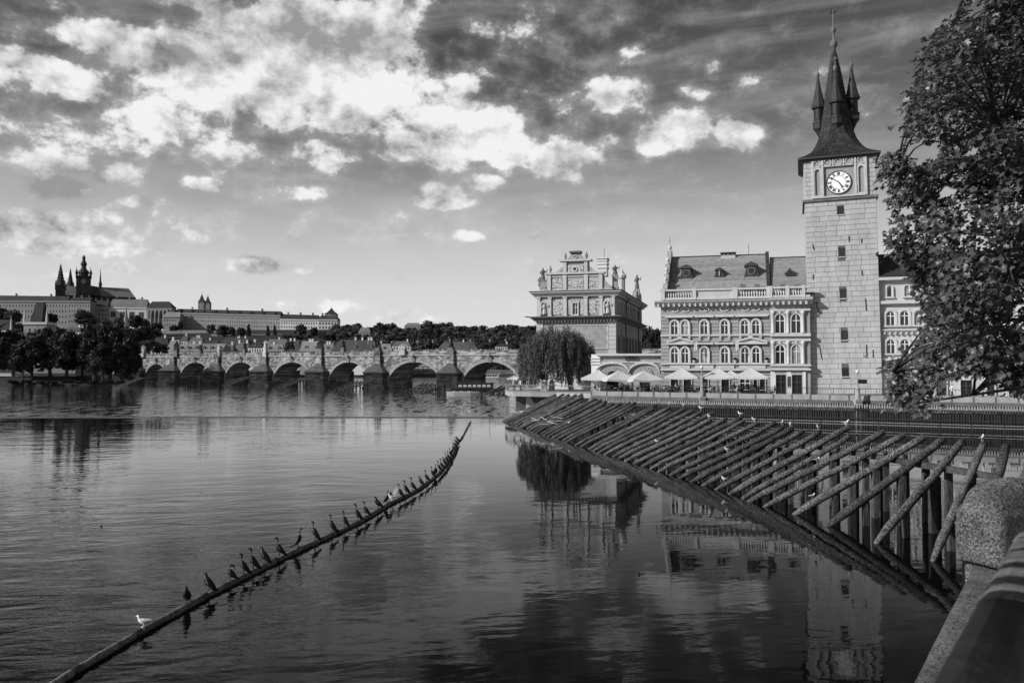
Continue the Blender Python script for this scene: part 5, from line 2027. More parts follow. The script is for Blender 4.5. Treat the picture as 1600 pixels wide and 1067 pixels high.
# four corner turrets hanging on the spire
def turret(tx_, ty_, zt0):
    mb = MB()
    mb.lathe([(.06, -1.0), (.2, -.6), (.5, 0), (.78, .35), (.78, 1.0), (.85, 1.05), (.85, 1.25), (.62, 1.3), (.62, 3.0), (.9, 3.05), (.95, 3.35), (.85, 3.4), (.58, 4.5), (.34, 5.8), (.10, 7.3)], (tx_, ty_, zt0), 8)
    t_ = mb.build('turret', 'roof_dark', sp_)
    mb = MB()
    mb.lathe([(.1, 0), (.22, .15), (.27, .4), (.2, .62), (.06, .8), (.04, 1.9)], (tx_, ty_, zt0 + 7.2), 8)
    mb.prism([(tx_ - .3, zt0 + 8.7), (tx_ + .3, zt0 + 8.85), (tx_ + .05, zt0 + 9.1)], ty_ - .02, ty_ + .02)
    mb.build('finial', 'trim_dark', t_)
    for k in range(8):
        a = k * PI / 4 + PI / 8
        w_ = MB()
        c, s_ = math.cos(a), math.sin(a)
        P = []
        for u, z in ((-.17, 1.5), (.17, 1.5), (.17, 2.85), (-.17, 2.85)):
            P.append((tx_ + c * .60 - s_ * u, ty_ + s_ * .60 + c * u, zt0 + z))
        w_.add(P + [(x + c * .03, y + s_ * .03, z) for x, y, z in P], [(4, 5, 6, 7), (0, 1, 5, 4), (1, 2, 6, 5), (2, 3, 7, 6), (3, 0, 4, 7)])
        w_.build('window', 'glass', t_)


rt = 28.5 * k5 * .98
ztq = TWR.z(193, 1310)
for (dx, dy, dz) in ((-rt * .98, 0, .2), (rt * .98, 0, .9), (0, -rt * .80, 0.2), (0, rt * .8, .2)):
    turret(cc + dx, cc + dy, ztq + dz)

# ------------------------------------------------------------------ gabled museum
MU = Fr(962, 125.0, -15.5, ZQ)
MU.mid = 905
mu = thing('museum', 'gabled museum with ornamental stepped front, pilasters and dark tiled roof', 'museum', tuple(MU.o), MU.a)
X = lambda px: MU.x(px)
Z = lambda py, px=905: MU.z(py, px)
x0, x1 = X(839), 0.0
yE = MU.side(1003, 500, 0)[0]
zc1, zc2 = Z(494), Z(456)
MB().box(x0, x1, 0, yE, -.6, zc2).build('wall', 'plaster_mid', mu)


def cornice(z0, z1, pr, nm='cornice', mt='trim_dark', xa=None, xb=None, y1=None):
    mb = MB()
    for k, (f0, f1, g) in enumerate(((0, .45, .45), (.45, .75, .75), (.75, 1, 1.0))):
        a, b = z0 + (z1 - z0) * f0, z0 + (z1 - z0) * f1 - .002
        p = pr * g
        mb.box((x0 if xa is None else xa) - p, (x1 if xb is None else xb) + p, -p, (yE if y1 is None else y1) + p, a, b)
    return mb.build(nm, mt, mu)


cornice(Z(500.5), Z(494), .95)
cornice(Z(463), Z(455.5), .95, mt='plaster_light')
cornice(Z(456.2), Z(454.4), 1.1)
cornice(Z(556), Z(552), .35, mt='plaster_light')
# dentils under the middle cornice
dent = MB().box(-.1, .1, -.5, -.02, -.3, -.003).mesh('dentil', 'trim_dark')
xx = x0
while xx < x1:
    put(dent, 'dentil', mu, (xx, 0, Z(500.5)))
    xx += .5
# upper storey front: pilasters, ornament panels, central window, niches with figures
for (p, q) in ((840, 844.5), (857, 862), (880.5, 886), (913, 918.5), (937, 942), (956.5, 961)):
    mb = MB()
    mb.box(X(p), X(q), -.28, -.003, Z(493.5), Z(463.4))
    mb.box(X(p) - .08, X(q) + .08, -.36, -.003, Z(493.6), Z(491.8))
    mb.box(X(p) - .08, X(q) + .08, -.36, -.003, Z(465.6), Z(463.5))
    mb.build('pilaster', 'plaster_light', mu)
for (p, q) in ((863.5, 879.5), (920, 936)):
    MB().box(X(p), X(q), -.09, -.003, Z(491), Z(468)).build('ornament_panel', 'ornament', mu)
for (p, q) in ((887, 893.5), (907, 912.3)):
    MB().box(X(p), X(q), -.09, -.003, Z(491), Z(468)).build('ornament_panel', 'ornament_fine', mu)
MB().box(X(894.5), X(906), -.09, -.003, Z(472.6), Z(468)).build('ornament_panel', 'ornament_fine', mu)
a_, b_ = X(895.3), X(903.2)
window(mu, (a_ + b_) / 2, Z(491.5), b_ - a_, Z(473.6) - Z(491.5), False, -.05, 1, 'plaster_light', .14, frame='plaster_light')
for c in (850.5, 949.5):
    cx, w = X(c), .82
    inn, out = arch_poly(cx, w, Z(490.5), Z(471.5), 8), arch_poly(cx, w + .5, Z(491), Z(469), 8)
    mb = MB()
    MB().box(cx - .72, cx + .72, -.06, -.003, Z(491.3), Z(466.5)).build('ornament_panel', 'ornament_fine', mu)
    ring(mb, inn, out, -.3, -.062)
    mb.prism(inn, -.1, -.063, 1)
    n_ = mb.build('niche', ['plaster_light', 'trim_dark'], mu)
    mb = MB()
    figure(mb, cx + .1, -.3, Z(490), 1.75, .8)
    mb.build('niche_figure', 'plaster_light', n_)
# lower storey: brick panel, quoins, plinth
MB().box(X(868), X(949.5), -.06, -.003, Z(544), Z(509)).build('brick_panel', 'brick_panel', mu)
mb = MB()
pf = lambda e: [(X(868) - e, Z(544) - e), (X(949.5) + e, Z(544) - e), (X(949.5) + e, Z(509) + e), (X(868) - e, Z(509) + e)]
ring(mb, pf(0), pf(.14), -.14, -.003)
mb.build('panel_frame', 'plaster_light', mu)
z = Z(552)
k = 0
while z < Z(502):
    for xa, xb in ((X(950.5) - (.25 if k % 2 else 0), x1 + .06), (x0 - .06, X(849))):
        MB().box(xa, xb, -.1, .9 if xb > 0 else .4, z, z + .62).build('quoin', 'plaster_light', mu)
    z += .66
    k += 1
courses(mu, x0 - .05, x1 + .05, 0, Z(556.2), .55, 0, .14, 'plaster_white')
# stepped gable in the plane of the front
G = lambda pts: [(X(p), Z(q)) for p, q in pts]
gt = .7
tier1 = MB().prism(G([(844, 454.4), (957.5, 454.4), (956, 448), (950, 444), (945, 439), (943, 428.5), (855, 428.5), (853.5, 436), (849, 443), (844.5, 449)]), -.12, gt).build('gable', 'plaster_mid', mu)
crv = [(861, 427.4), (867, 425.6), (872, 422.6), (876, 419.5), (880.4, 415.5), (880.4, 408.5)]
crv2 = [(920.2, 408.5), (920.2, 415.5), (925, 419.5), (929, 422.6), (934, 425.6), (940, 427.4)]
MB().prism(G(list(reversed(crv + crv2))), -.12, gt).build('gable', 'plaster_mid', mu)
top = [(884, 405.4), (888.5, 402.5), (891.8, 399), (893.2, 396.4), (906.2, 396.4), (907.6, 399), (911.5, 402.5), (916.5, 405.4)]
MB().prism(G(list(reversed(top))), -.1, gt).build('gable', 'plaster_mid', mu)
for (p, q, ya, yb, pr) in ((852.5, 945.5, 428.4, 425.4, .5), (874.8, 925, 408.4, 405.5, .55), (891.8, 907.6, 396.3, 395, .3), (890.6, 908.6, 394.9, 392.4, .45)):
    MB().box(X(p), X(q), -pr, gt + .2, Z(ya), Z(yb)).build('gable_cornice', 'trim_dark' if ya < 400 else 'plaster_light', mu)
MB().box(X(842), X(958.5), -.3, gt, Z(454.3), Z(452.9)).build('gable_cornice', 'plaster_light', mu)
for (p, q) in ((856, 861.5), (880, 886), (913.3, 919.3), (936, 942)):
    MB().box(X(p), X(q), -.34, -.123, Z(452.8), Z(428.6)).build('pilaster', 'plaster_light', mu)
for (p, q) in ((881, 886), (913.6, 918.8)):
    MB().box(X(p), X(q), -.34, -.123, Z(425.2), Z(408.6)).build('pilaster', 'plaster_light', mu)
for (p, q, ya, yb) in ((863, 879, 448.5, 435), (887.5, 912, 448.5, 435), (920.5, 935.5, 448.5, 435), (887.5, 912, 425, 414.5)):
    MB().box(X(p), X(q), -.19, -.123, Z(ya), Z(yb)).build('ornament_panel', 'ornament', mu)
for (p, q) in ((846, 855), (863, 879), (887.5, 912), (920.5, 935.5), (943, 955)):
    MB().box(X(p), X(q), -.17, -.123, Z(452.6), Z(449.6)).build('ornament_panel', 'ornament_fine', mu)
MB().box(X(863), X(935.5), -.24, -.123, Z(432.5), Z(430.5)).build('gable_band', 'plaster_light', mu)
for (p, q, ya, yb) in ((868, 876.5, 426.8, 423.2), (924, 932, 426.8, 423.2)):
    MB().box(X(p), X(q), -.15, -.123, Z(ya) + .05, Z(yb)).build('ornament_panel', 'ornament_fine', mu)
cx, cz = X(899), Z(420.3)
c_ = lambda r: [(cx + r * math.cos(k * PI / 10), cz + r * math.sin(k * PI / 10)) for k in range(20)]
mb = MB()
ring(mb, c_(.24), c_(.42), -.32, -.19)
mb.prism(c_(.25), -.2, -.191, 1)
mb.build('round_window', ['plaster_light', 'iron'], mu)
cz = Z(401.5)
mb = MB()
ring(mb, c_(.2), c_(.3), -.22, -.1)
mb.build('gable_medallion', 'plaster_light', mu)
# urns and statues on the gable
urn = MB().lathe([(.24, 0), (.26, .12), (.12, .22), (.26, .55), (.24, .8), (.1, .95), (.14, 1.1), (.05, 1.3)], (0, 0, 0), 9).mesh('gable_urn', 'stone_mid')
for (p, q) in ((859.5, 425.4), (883, 405.5), (916.2, 405.5)):
    put(urn, 'gable_urn', mu, (X(p), .25, Z(q)), 0, (1, 1, .9))
for i, (p, yb, yt, yy) in enumerate(((848.5, 450, 419, .2), (961.5, 452, 414, 1.2))):
    xw = MU.x(p, yy)
    zw = MU.z(yb, p, yy)
    hh = MU.z(yt, p, yy) - zw
    w_ = MU.o + MU.u * xw + MU.w * yy
    t = thing('roof_statue', ('dark robed roof statue on the left shoulder of the museum gable', 'dark roof statue standing on a pedestal at the museum corner')[i], 'statue', (w_.x, w_.y, MU.o.z + zw), MU.a)
    ph = hh * (.38, .58)[i]
    mb = MB()
    mb.box(-.5, .5, -.45, .45, -.1, ph * .2)
    mb.box(-.38, .38, -.34, .34, ph * .2, ph * .9)
    mb.box(-.48, .48, -.44, .44, ph * .9, ph)
    mb.build('pedestal', 'stone_mid', t)
    mb = MB()
    figure(mb, 0, 0, ph, hh - ph, .95)
    if i == 0:
        figure(mb, -.45, -.1, ph * .25, (hh - ph) * .75, .7)
    mb.build('figure', 'stone_dark', t)
# roof behind the gable, and the side
zR = MU.z(424, 950, 4)
ymid = yE * .52
mb = MB()
zev = zc2 + .0
mb.add([(x0 + .3, .6, zev), (x1 - .3, .6, zev), (x1 - .3, yE, zev), (x0 + .3, yE, zev), (x0 * .5, .6, Z(427)), (x0 * .5, yE, Z(427))], [(1, 2, 5, 4), (3, 0, 4, 5), (0, 1, 4), (2, 3, 5), (3, 2, 1, 0)])
rfm = mb.build('roof', 'roof_dark', mu)
# cross gable on the side with tiled slopes
for k in range(12):
    f0, f1 = k / 12, (k + 1.1) / 12
    xa, xb = x1 - .3 + (x0 * .5 - x1 + .3) * f0, x1 - .3 + (x0 * .5 - x1 + .3) * min(1, f1)
    za, zb = zev + (Z(427) - zev) * f0, zev + (Z(427) - zev) * min(1, f1)
    mb = MB()
    mb.prism([(xa + .02, za - .04), (xa + .02, za + .12), (xb, zb + .02), (xb, zb - .05)], .75, yE)
    mb.build('tile_course', 'roof_dark', rfm)
# gable at the far end of the side front, with statue
yg0, yg1 = yE - 9.5, yE - .3
zg = MU.side(1000, 464, -.4)[1]
mb = MB()
mb.prismx([(yg0, zc2), (yg1, zc2), (yg1 - 1.0, zc2 + 2.0), (yg1 - 3, zc2 + 2.4), (yg1 - 3.6, zg * .99), (yg0 + 3.6, zg * .99), (yg0 + 3, zc2 + 2.4), (yg0 + 1, zc2 + 2.0)], -.7, .06)
mb.build('side_gable', 'plaster_mid', mu)
yc = MU.side(998, 470, .1)[0]
w_ = MU.o + MU.u * -.3 + MU.w * ((yg0 + yg1) / 2)
t = thing('roof_statue', 'small dark statue on the far side gable of the museum', 'statue', (w_.x, w_.y, MU.o.z + zg * .99), MU.a)
MB().box(-.45, .45, -.45, .45, 0, 1.2).build('pedestal', 'stone_mid', t)
mb = MB()
figure(mb, 0, 0, 1.2, 2.6, 1.0)
mb.build('figure', 'stone_dark', t)
mb = MB()
mb.lathe([(.5, 0), (.5, 2.6), (.7, 2.8), (.7, 3.2), (.4, 3.5), (.1, 4.2)], (-.2, MU.side(972, 450, -.2)[0], zc2), 8)
mb.build('corner_pinnacle', 'plaster_light', mu)
# side windows: narrow pairs above, row below
for (px) in (965.5, 969.5, 974, 980, 986, 991, 996, 1000):
    yy, _ = MU.side(px, 480, 0)
    mb = MB()
    z0, z1 = Z(491.5), Z(470)
    w_ = .75
    mb.box(-.0, .06, yy - w_, yy + w_, z0, z1, 0)
    mb.box(-.0, .16, yy - w_ - .25, yy - w_, z0 - .1, z1 + .25, 1)
    mb.box(-.0, .16, yy + w_, yy + w_ + .25, z0 - .1, z1 + .25, 1)
    mb.box(-.0, .16, yy - w_, yy + w_, z1, z1 + .25, 1)
    mb.box(.061, .09, yy - .05, yy + .05, z0, z1, 2)
    mb.build('window', ['glass', 'plaster_light', 'frame_white'], mu)
MB().box(.003, .09, MU.side(970, 530)[0], MU.side(994.5, 530)[0], Z(546), Z(513)).build('brick_panel', 'brick_panel', mu)
for (px) in (965.5, 973, 978, 983, 988, 993, 999):
    yy, _ = MU.side(px, 530, 0)
    z0, z1 = Z(548), Z(526)
    mb = MB()
    mb.box(.0, .14, yy - .7, yy + .7, z0, z1, 0)
    mb.box(.0, .24, yy - .95, yy - .7, z0 - .1, z1 + .25, 1)
    mb.box(.0, .24, yy + .7, yy + .95, z0 - .1, z1 + .25, 1)
    mb.box(.0, .24, yy - .7, yy + .7, z1, z1 + .25, 1)
    mb.build('window', ['glass', 'plaster_mid'], mu)
for px in (976.5, 996.5):
    yy, _ = MU.side(px, 480, 0)
    MB().tube([(.15, yy, 0), (.15, yy, zc1 - .3)], .09, 6).build('downpipe', 'iron', mu)
    MB().tube([(.2, yy, zc1 + .8), (.2, yy, zc2 - 1.0), (.9, yy - .2, zc2 - .4)], .09, 6).build('downpipe', 'iron', mu)
# pale chimney stack with rod
w = lambda p: MU.x(p, 9)
zq = lambda q: MU.z(q, 942, 9)
mb = MB()
mb.box(w(935.5), w(949.5), 8.2, 10, zq(432), zq(407))
for q in (418, 412, 407):
    mb.box(w(934.5), w(950.5), 8.05, 10.15, zq(q) - .2, zq(q) + .1)
mb.box(w(933.6), w(951), 7.9, 10.3, zq(405.4), zq(403.6))
mb.box(w(935.5), w(949.5), 8.2, 10, zq(407), zq(405.4))
mb.build('chimney', 'plaster_white', rfm)
MB().tube([(w(944.5), 9, zq(404)), (w(944.5), 9, zq(388))], .035, 5).build('aerial', 'iron', rfm)
# long spout of the gutter at the left corner
mb = MB()
mb.tube([(x0 - .6, -.5, Z(495.2)), (MU.x(820, -.5), -.5, Z(493.8))], [.12, .08], 6)
mb.tube([(x0 - .3, -.4, Z(501)), (MU.x(828, -.5), -.5, Z(495.0))], .05, 5)
mb.build('gutter_spout', 'iron', mu)

# ------------------------------------------------------------------ low club building with lettering
LV = Fr(938, 113.0, -15.5, ZQ)
LV.mid = 985
lv = thing('club_building', 'low rusticated building with shallow arches and raised sign letters above terrace', 'building', tuple(LV.o), LV.a)
X = lambda px: LV.x(px)
Z = lambda py, px=985: LV.z(py, px)
xa, xb = X(938.5), X(1034)
MB().box(xa, xb, 0, 9, -.6, Z(556)).build('wall', 'plaster_mid', lv)
mb = MB()
mb.box(xa - .5, xb + .0, -.55, 9.4, Z(555.8), Z(552.6))
mb.build('parapet_coping', 'trim', lv)
MB().box(xa - .1, xb, -.2, -.003, Z(566.8), Z(565.4)).build('band', 'trim', lv)
# two shallow segmental arches springing from the middle
for (c, hw) in ((957, 26), (1007, 24)):
    cx, r_ = X(c), (X(c + hw) - X(c - hw)) / 2
    zs, zt2 = Z(583), Z(566.5)
    inn, out = [], []
    for k in range(17):
        q = PI * k / 16
        inn.append((cx - r_ * math.cos(q), zs + (zt2 - zs - .15) * math.sin(q)))
        out.append((cx - (r_ + .02) * math.cos(q), zs + (zt2 - zs) * math.sin(q) + .18))
    mb = MB()
    for k in range(16):
        mb.prism([inn[k], inn[k + 1], out[k + 1], out[k]], -.35, -.003)
    mb.build('arch_moulding', 'trim', lv)
    for k in range(9):
        q = PI * (k + .5) / 9
        r1, r2 = .55, .95
        P = []
        for rr, dq in ((r1, -.15), (r1, .15), (r2, .15), (r2, -.15)):
            P.append((cx - r_ * rr * math.cos(q + dq) * .62, Z(590) + (zt2 - Z(590)) * rr * .8 * math.sin(q + dq)))
        MB().prism(P[::-1], -.12, -.003).build('arch_stone', 'rustic', lv)
    inn = arch_poly(cx, r_ * .66, .05, Z(577), 10, (Z(577)) * .42)
    MB().prism(inn, -.05, -.002).build('arch_opening', 'glass', lv)
courses(lv, xa, xb - .02, 0, Z(567), .52, 0, .045, 'rustic', [(X(957) - 1.6, X(957) + 1.6, -1, Z(572)), (X(1007) - 1.6, X(1007) + 1.6, -1, Z(572))])
# pale stucco bay beside it with draped ornament
MB().box(X(924), xa - .02, -.1, 5, -.6, Z(553.5)).build('pale_bay', 'plaster_white', lv)
for q in (559, 563.5, 568):
    MB().box(X(923), xa - .02, -.28, -.103, Z(q + 1.2), Z(q)).build('band', 'plaster_white', lv)
tc = bpy.data.curves.new('lettering', 'FONT')
tc.body = 'LÁVKA'
tc.size = 1.0
tc.extrude = .05
tc.offset = .03
tc.align_x = 'CENTER'
tc.align_y = 'BOTTOM'
to = bpy.data.objects.new('lettering_tmp', tc)
col.objects.link(to)
bpy.context.view_layer.update()
me = bpy.data.meshes.new_from_object(to.evaluated_get(bpy.context.evaluated_depsgraph_get()))
bpy.data.objects.remove(to)
me.materials.clear()
me.materials.append(MATS['iron'])
xs_ = [v.co.x for v in me.vertices]
wd_ = max(xs_) - min(xs_)
o = put(me, 'lettering', lv, (X(987), -.2, Z(564.2)), 0, ((X(997.5) - X(976.5)) / wd_,) * 3)
o.scale = ((X(997.5) - X(976.5)) / wd_, 1.0, 1.0)
o.rotation_euler = (PI / 2, 0, 0)
o.scale = ((X(997.5) - X(976.5)) / wd_, .72, 1.0)

# ------------------------------------------------------------------ pale house right of the tower
RH = Fr(1379.5, 102.9, -19.0, ZQ)
RH.mid = 1415
rh = thing('pale_house', 'tall white arched-window house right of the tower half hidden by leaves', 'house', tuple(RH.o), RH.a)
X = lambda px: RH.x(px)
Z = lambda py, px=1415: RH.z(py, px)
xe = X(1760)
MB().box(-1.0, xe, 0, 12, -.6, Z(435)).build('wall', 'plaster_light', rh)
for (ya, yb, pr) in ((437.5, 433, .7), (474.5, 470, .55), (516.5, 514.2, .35), (563, 560, .4)):
    mb = MB()
    mb.box(-1.0, xe, -pr, -.003, Z(ya), Z(yb))
    mb.box(-1.0, xe, -pr * .55, -.003, Z(ya + 2), Z(ya) - .003)
    mb.build('cornice', 'trim', rh)
c2 = MB().box(-.09, .09, -.4, -.003, -.28, 0).mesh('corbel', 'trim')
xx = .2
while xx < xe:
    put(c2, 'corbel', rh, (xx, 0, Z(518.8)))
    xx += .62
wr = 12.5 * 105 / F
step_ = X(1414) - X(1392)
x = X(1392)
while x < xe - 2:
    window(rh, x, Z(508), wr, Z(485.5) - Z(508), True, -.02, 1, 'trim', .25)
    window(rh, x, Z(552), wr, Z(530) - Z(552), True, -.02, 1, 'trim', .25)
    x += step_
x = X(1391)
while x < xe - 2:
    window(rh, x, Z(463), wr * .62, Z(446) - Z(463), True, -.02, 0, 'trim', .14)
    x += step_ * 1.25
for (p, q) in ((1500, 1518), (1541, 1553), (1462, 1478), (1575, 1592), (1400, 1414), (1432, 1446)):
    window(rh, (X(p) + X(q)) / 2, .05, X(q) - X(p), Z(594), False, -.02, 1, 'trim', .14, frame='frame_dark', name='shop_door')
mb = MB()
zr_ = RH.z(398, 1400, 6)
mb.prismx([(-.6, Z(433) + .05), (6, zr_), (12.6, Z(433))], -1.0, xe)
rr_ = mb.build('roof', 'roof_dark', rh)
for k in range(12):
    f0, f1 = k / 12, (k + 1.1) / 12
    MB().prismx([(-.6 + 6.6 * f0 - .03, Z(433) + .1 + (zr_ - Z(433)) * f0), (-.6 + 6.6 * f0 - .03, Z(433) + .22 + (zr_ - Z(433)) * f0), (-.6 + 6.6 * f1, Z(433) + .1 + (zr_ - Z(433)) * f1), (-.6 + 6.6 * f1, Z(433) + .04 + (zr_ - Z(433)) * f1)], -1.0, xe).build('tile_course', 'roof_dark', rr_)
# ------------------------------------------------------------------ parasols, tables, chairs
def parasol_meshes(half, rise, pole_h):
    cn = MB()
    rings_ = []
    for (f, z, sag) in ((0.02, rise, 0), (.35, rise * .62, .0), (.7, rise * .28, .0), (1.0, 0, 0)):
        pts = []
        for k in range(16):
            a = PI / 4 + k * PI / 8
            c, s = math.cos(a), math.sin(a)
            q = half * f / max(abs(c), abs(s))
            mid = 1 - abs(math.sin(2 * (a - PI / 4)))
            pts.append((c * q, s * q, z - (1 - mid) * -.0 + .06 * half * f * (mid - .5)))
        rings_.append(pts)
    rings_.append([(x, y, z - .24) for x, y, z in rings_[-1]])
    for R_ in rings_:
        cn.v += R_
    for i in range(len(rings_) - 1):
        for j in range(16):
            cn.f.append((i * 16 + j, i * 16 + (j + 1) % 16, (i + 1) * 16 + (j + 1) % 16, (i + 1) * 16 + j))
            cn.mi.append(0)
    cn.f.append(tuple(range(16)))
    cn.mi.append(0)
    pl = MB()
    pl.tube([(0, 0, -pole_h + .08), (0, 0, rise + .12)], .045, 8)
    pl.blob((0, 0, rise + .14), (.07, .07, .09), 8, 5)
    bs = MB()
    bs.box(-.4, .4, -.4, .4, -pole_h, -pole_h + .09)
    bs.tube([(0, 0, -pole_h + .09), (0, 0, -pole_h + .4)], .07, 8)
    rb = MB()
    rb.tube([(0, 0, rise * .45), (half * .6, half * .6, rise * .36 - .05)], .018, 5)
    return cn.mesh('canopy', 'canvas'), pl.mesh('pole', 'iron_pale'), bs.mesh('base', 'iron'), rb.mesh('strut', 'iron_pale')


PAR = parasol_meshes(2.0, 1.12, 2.35)


def parasol(label, px, py_edge, Y, s=1.0, rz=-.27, group=None, rise=1.0):
    zed = at(px, py_edge, Y).z
    x = at(px, py_edge, Y).x
    t = thing('parasol', label, 'parasol', (x, Y, ZQ), rz, group)
    h = zed - ZQ
    k = h / 2.35
    put(PAR[0], 'canopy', t, (0, 0, h), 0, (s, s, rise))
    put(PAR[1], 'pole', t, (0, 0, h), 0, (1, 1, k))
    put(PAR[2], 'base', t, (0, 0, h), 0, (1, 1, k))
    for i in range(4):
        put(PAR[3], 'strut', t, (0, 0, h), i * PI / 2, (s, s, 1))


parasol('cream square parasol by the pale stucco bay at the willow side', 935, 591, 111, 1.0)
parasol('cream parasol with twisted canopy before the left club arch', 967, 592.5, 107, .95, .1)
parasol('cream parasol before the right club arch under the sign letters', 1006, 593, 105, 1.0, .15)
parasol('cream parasol in front of the left arched window pair', 1065.5, 589, 104, 1.0)
parasol('cream parasol left of the small one before the middle house windows', 1121.5, 589, 102.5, .98)
parasol('smaller cream parasol set back between two larger ones', 1142, 590, 104.5, .78, -.27, None, .8)
parasol('cream parasol before the shop door beside the tower-side bay', 1172.5, 589, 101.5, .98)
for i, (px, py, Y) in enumerate(((803, 592, 124), (816, 592, 121), (830, 591, 123))):
    parasol('flat white parasol crowded on the terrace tip beyond the willow', px, py, Y, .55, .3 * i, 'parasols on the terrace tip', .45)

tm = MB()
tm.lathe([(.36, .71), (.38, .72), (.38, .75), (.36, .76)], (0, 0, 0), 14)
tm = tm.mesh('table_top', 'stone_light')
tl = MB()
tl.lathe([(.22, 0), (.2, .03), (.035, .06), (.03, .7), (.12, .709)], (0, 0, 0), 8)
tl = tl.mesh('table_leg', 'iron')
cs = MB().box(-.21, .21, -.21, .21, .43, .47).mesh('seat', 'frame_dark')
cb = MB()
cb.box(-.21, .21, .17, .2, .6, .92)
cb.box(-.2, -.17, .17, .2, .471, .6)
cb.box(.17, .2, .17, .2, .471, .6)
cb = cb.mesh('backrest', 'frame_dark')
cl = MB().box(-.018, .018, -.018, .018, 0, .43).mesh('leg', 'iron')
RF = random.Random(31)


def table(p, grp):
    t = thing('cafe_table', 'small round cafe table among dark chairs on the restaurant quay', 'table', (p.x, p.y, ZQ), 0, grp)
    put(tm, 'table_top', t)
    put(tl, 'table_leg', t)


def chair(p, rz, grp):
    t = thing('cafe_chair', 'dark metal cafe chair at a small table on the restaurant quay', 'chair', (p.x, p.y, ZQ), rz, grp)
    put(cs, 'seat', t)
    put(cb, 'backrest', t)
    for sx in (-.17, .17):
        for sy in (-.17, .17):
            put(cl, 'leg', t, (sx, sy, 0))


SEATS = []
for i in range(24):
    px = 940 + i * 11.4 + RF.uniform(-2, 2)
    back = 1.3 + (i % 2) * 1.9 + RF.uniform(0, .5)
    p = qx(px, -back)
    table(p, 'cafe tables on the quay')
    for k in range(2 if i % 3 else 3):
        a = (0, PI, PI / 2)[k] + RF.uniform(-.5, .5) + QANG
        q = p + Vector((math.cos(a) * .68, math.sin(a) * .68, 0))
        rz = a - PI / 2
        chair(q, rz, 'cafe chairs on the quay')
        SEATS.append((q, rz))


# ------------------------------------------------------------------ people
def body_mesh(name, joints, edges, mats_by):
    me = bpy.data.meshes.new(name)
    me.from_pydata([j[0] for j in joints], edges, [])
    o = bpy.data.objects.new(name, me)
    col.objects.link(o)
    md = o.modifiers.new('skin', 'SKIN')
    sv = me.skin_vertices[0].data
    for i, j in enumerate(joints):
        sv[i].radius = j[1]
        sv[i].use_root = (i == 0)
    o.modifiers.new('sub', 'SUBSURF').levels = 1
    bpy.context.view_layer.update()
    out = bpy.data.meshes.new_from_object(o.evaluated_get(bpy.context.evaluated_depsgraph_get()))
    bpy.data.objects.remove(o)
    out.materials.clear()
    for m_ in ('skin', 'hair', 'cloth_light', 'cloth_dark'):
        out.materials.append(MATS[m_])
    for p in out.polygons:
        p.material_index = mats_by(p.center)
        p.use_smooth = True
    return out


def human(pose):
    if pose == 'sit':
        hip, kneez, footz = .50, .50, .06
        J = [((0, 0, hip), (.15, .12)), ((0, .03, .72), (.14, .10)), ((0, .03, .95), (.17, .11)), ((0, .01, 1.07), (.055, .055)), ((0, -.02, 1.17), (.075, .085)), ((0, -.02, 1.26), (.07, .085)),
             ((.09, -.06, .5), (.09, .08)), ((.11, -.42, .52), (.07, .07)), ((.11, -.44, .1), (.045, .05)), ((.11, -.56, .05), (.04, .03)),
             ((-.09, -.06, .5), (.09, .08)), ((-.11, -.42, .52), (.07, .07)), ((-.11, -.40, .1), (.045, .05)), ((-.11, -.52, .05), (.04, .03)),
             ((.21, .02, .92), (.055, .055)), ((.25, -.1, .7), (.045, .045)), ((.15, -.34, .76), (.035, .035)), ((.12, -.43, .78), (.04, .02)),
             ((-.21, .02, .92), (.055, .055)), ((-.25, -.1, .7), (.045, .045)), ((-.15, -.34, .74), (.035, .035)), ((-.12, -.43, .77), (.04, .02))]
        zs = (.55, 1.04)
    else:
        s = .22 if pose == 'walk' else .04
        J = [((0, 0, .92), (.15, .11)), ((0, 0, 1.15), (.13, .09)), ((0, 0, 1.38), (.17, .10)), ((0, 0, 1.50), (.055, .055)), ((0, -.03, 1.60), (.075, .085)), ((0, -.03, 1.70), (.07, .085)),
             ((.09, 0, .86), (.09, .09)), ((.10, -s * .8, .48), (.065, .065)), ((.10, -s, .09), (.045, .05)), ((.10, -s - .13, .04), (.04, .03)),
             ((-.09, 0, .86), (.09, .09)), ((-.10, s * .4, .48), (.065, .065)), ((-.10, s * 1.3, .10), (.045, .05)), ((-.10, s * 1.2 - .12, .04), (.04, .03)),
             ((.22, 0, 1.36), (.055, .055)), ((.26, .02 + s * .5, 1.1), (.045, .045)), ((.25, -.12 + s * .4, .86), (.035, .035)), ((.24, -.16 + s * .4, .78), (.04, .02)),
             ((-.22, 0, 1.36), (.055, .055)), ((-.26, .02 - s * .5, 1.1), (.045, .045)), ((-.25, -.14 - s * .6, .90), (.035, .035)), ((-.24, -.2 - s * .6, .83), (.04, .02))]
        zs = (.9, 1.47)
    E = [(0, 1), (1, 2), (2, 3), (3, 4), (4, 5), (0, 6), (6, 7), (7, 8), (8, 9), (0, 10), (10, 11), (11, 12), (12, 13), (2, 14), (14, 15), (15, 16), (16, 17), (2, 18), (18, 19), (19, 20), (20, 21)]
    headz = J[5][0][2]

    def mb_(c):
        if c.z > headz - .02 or (c.z > headz - .14 and c.y > .0):
            return 1
        if c.z > zs[1]:
            return 0
        if abs(c.x) > .2 and c.z < (zs[0] + .0 if pose != 'sit' else .0):
            return 0
        return 2 if c.z > zs[0] else 3
    return body_mesh('person_' + pose, J, E, mb_)


HUM = {k: human(k) for k in ('stand', 'walk', 'sit')}
HUMD = {}
for k, me in HUM.items():
    d = me.copy()
    d.materials[2] = MATS['cloth_dark']
    HUMD[k] = d


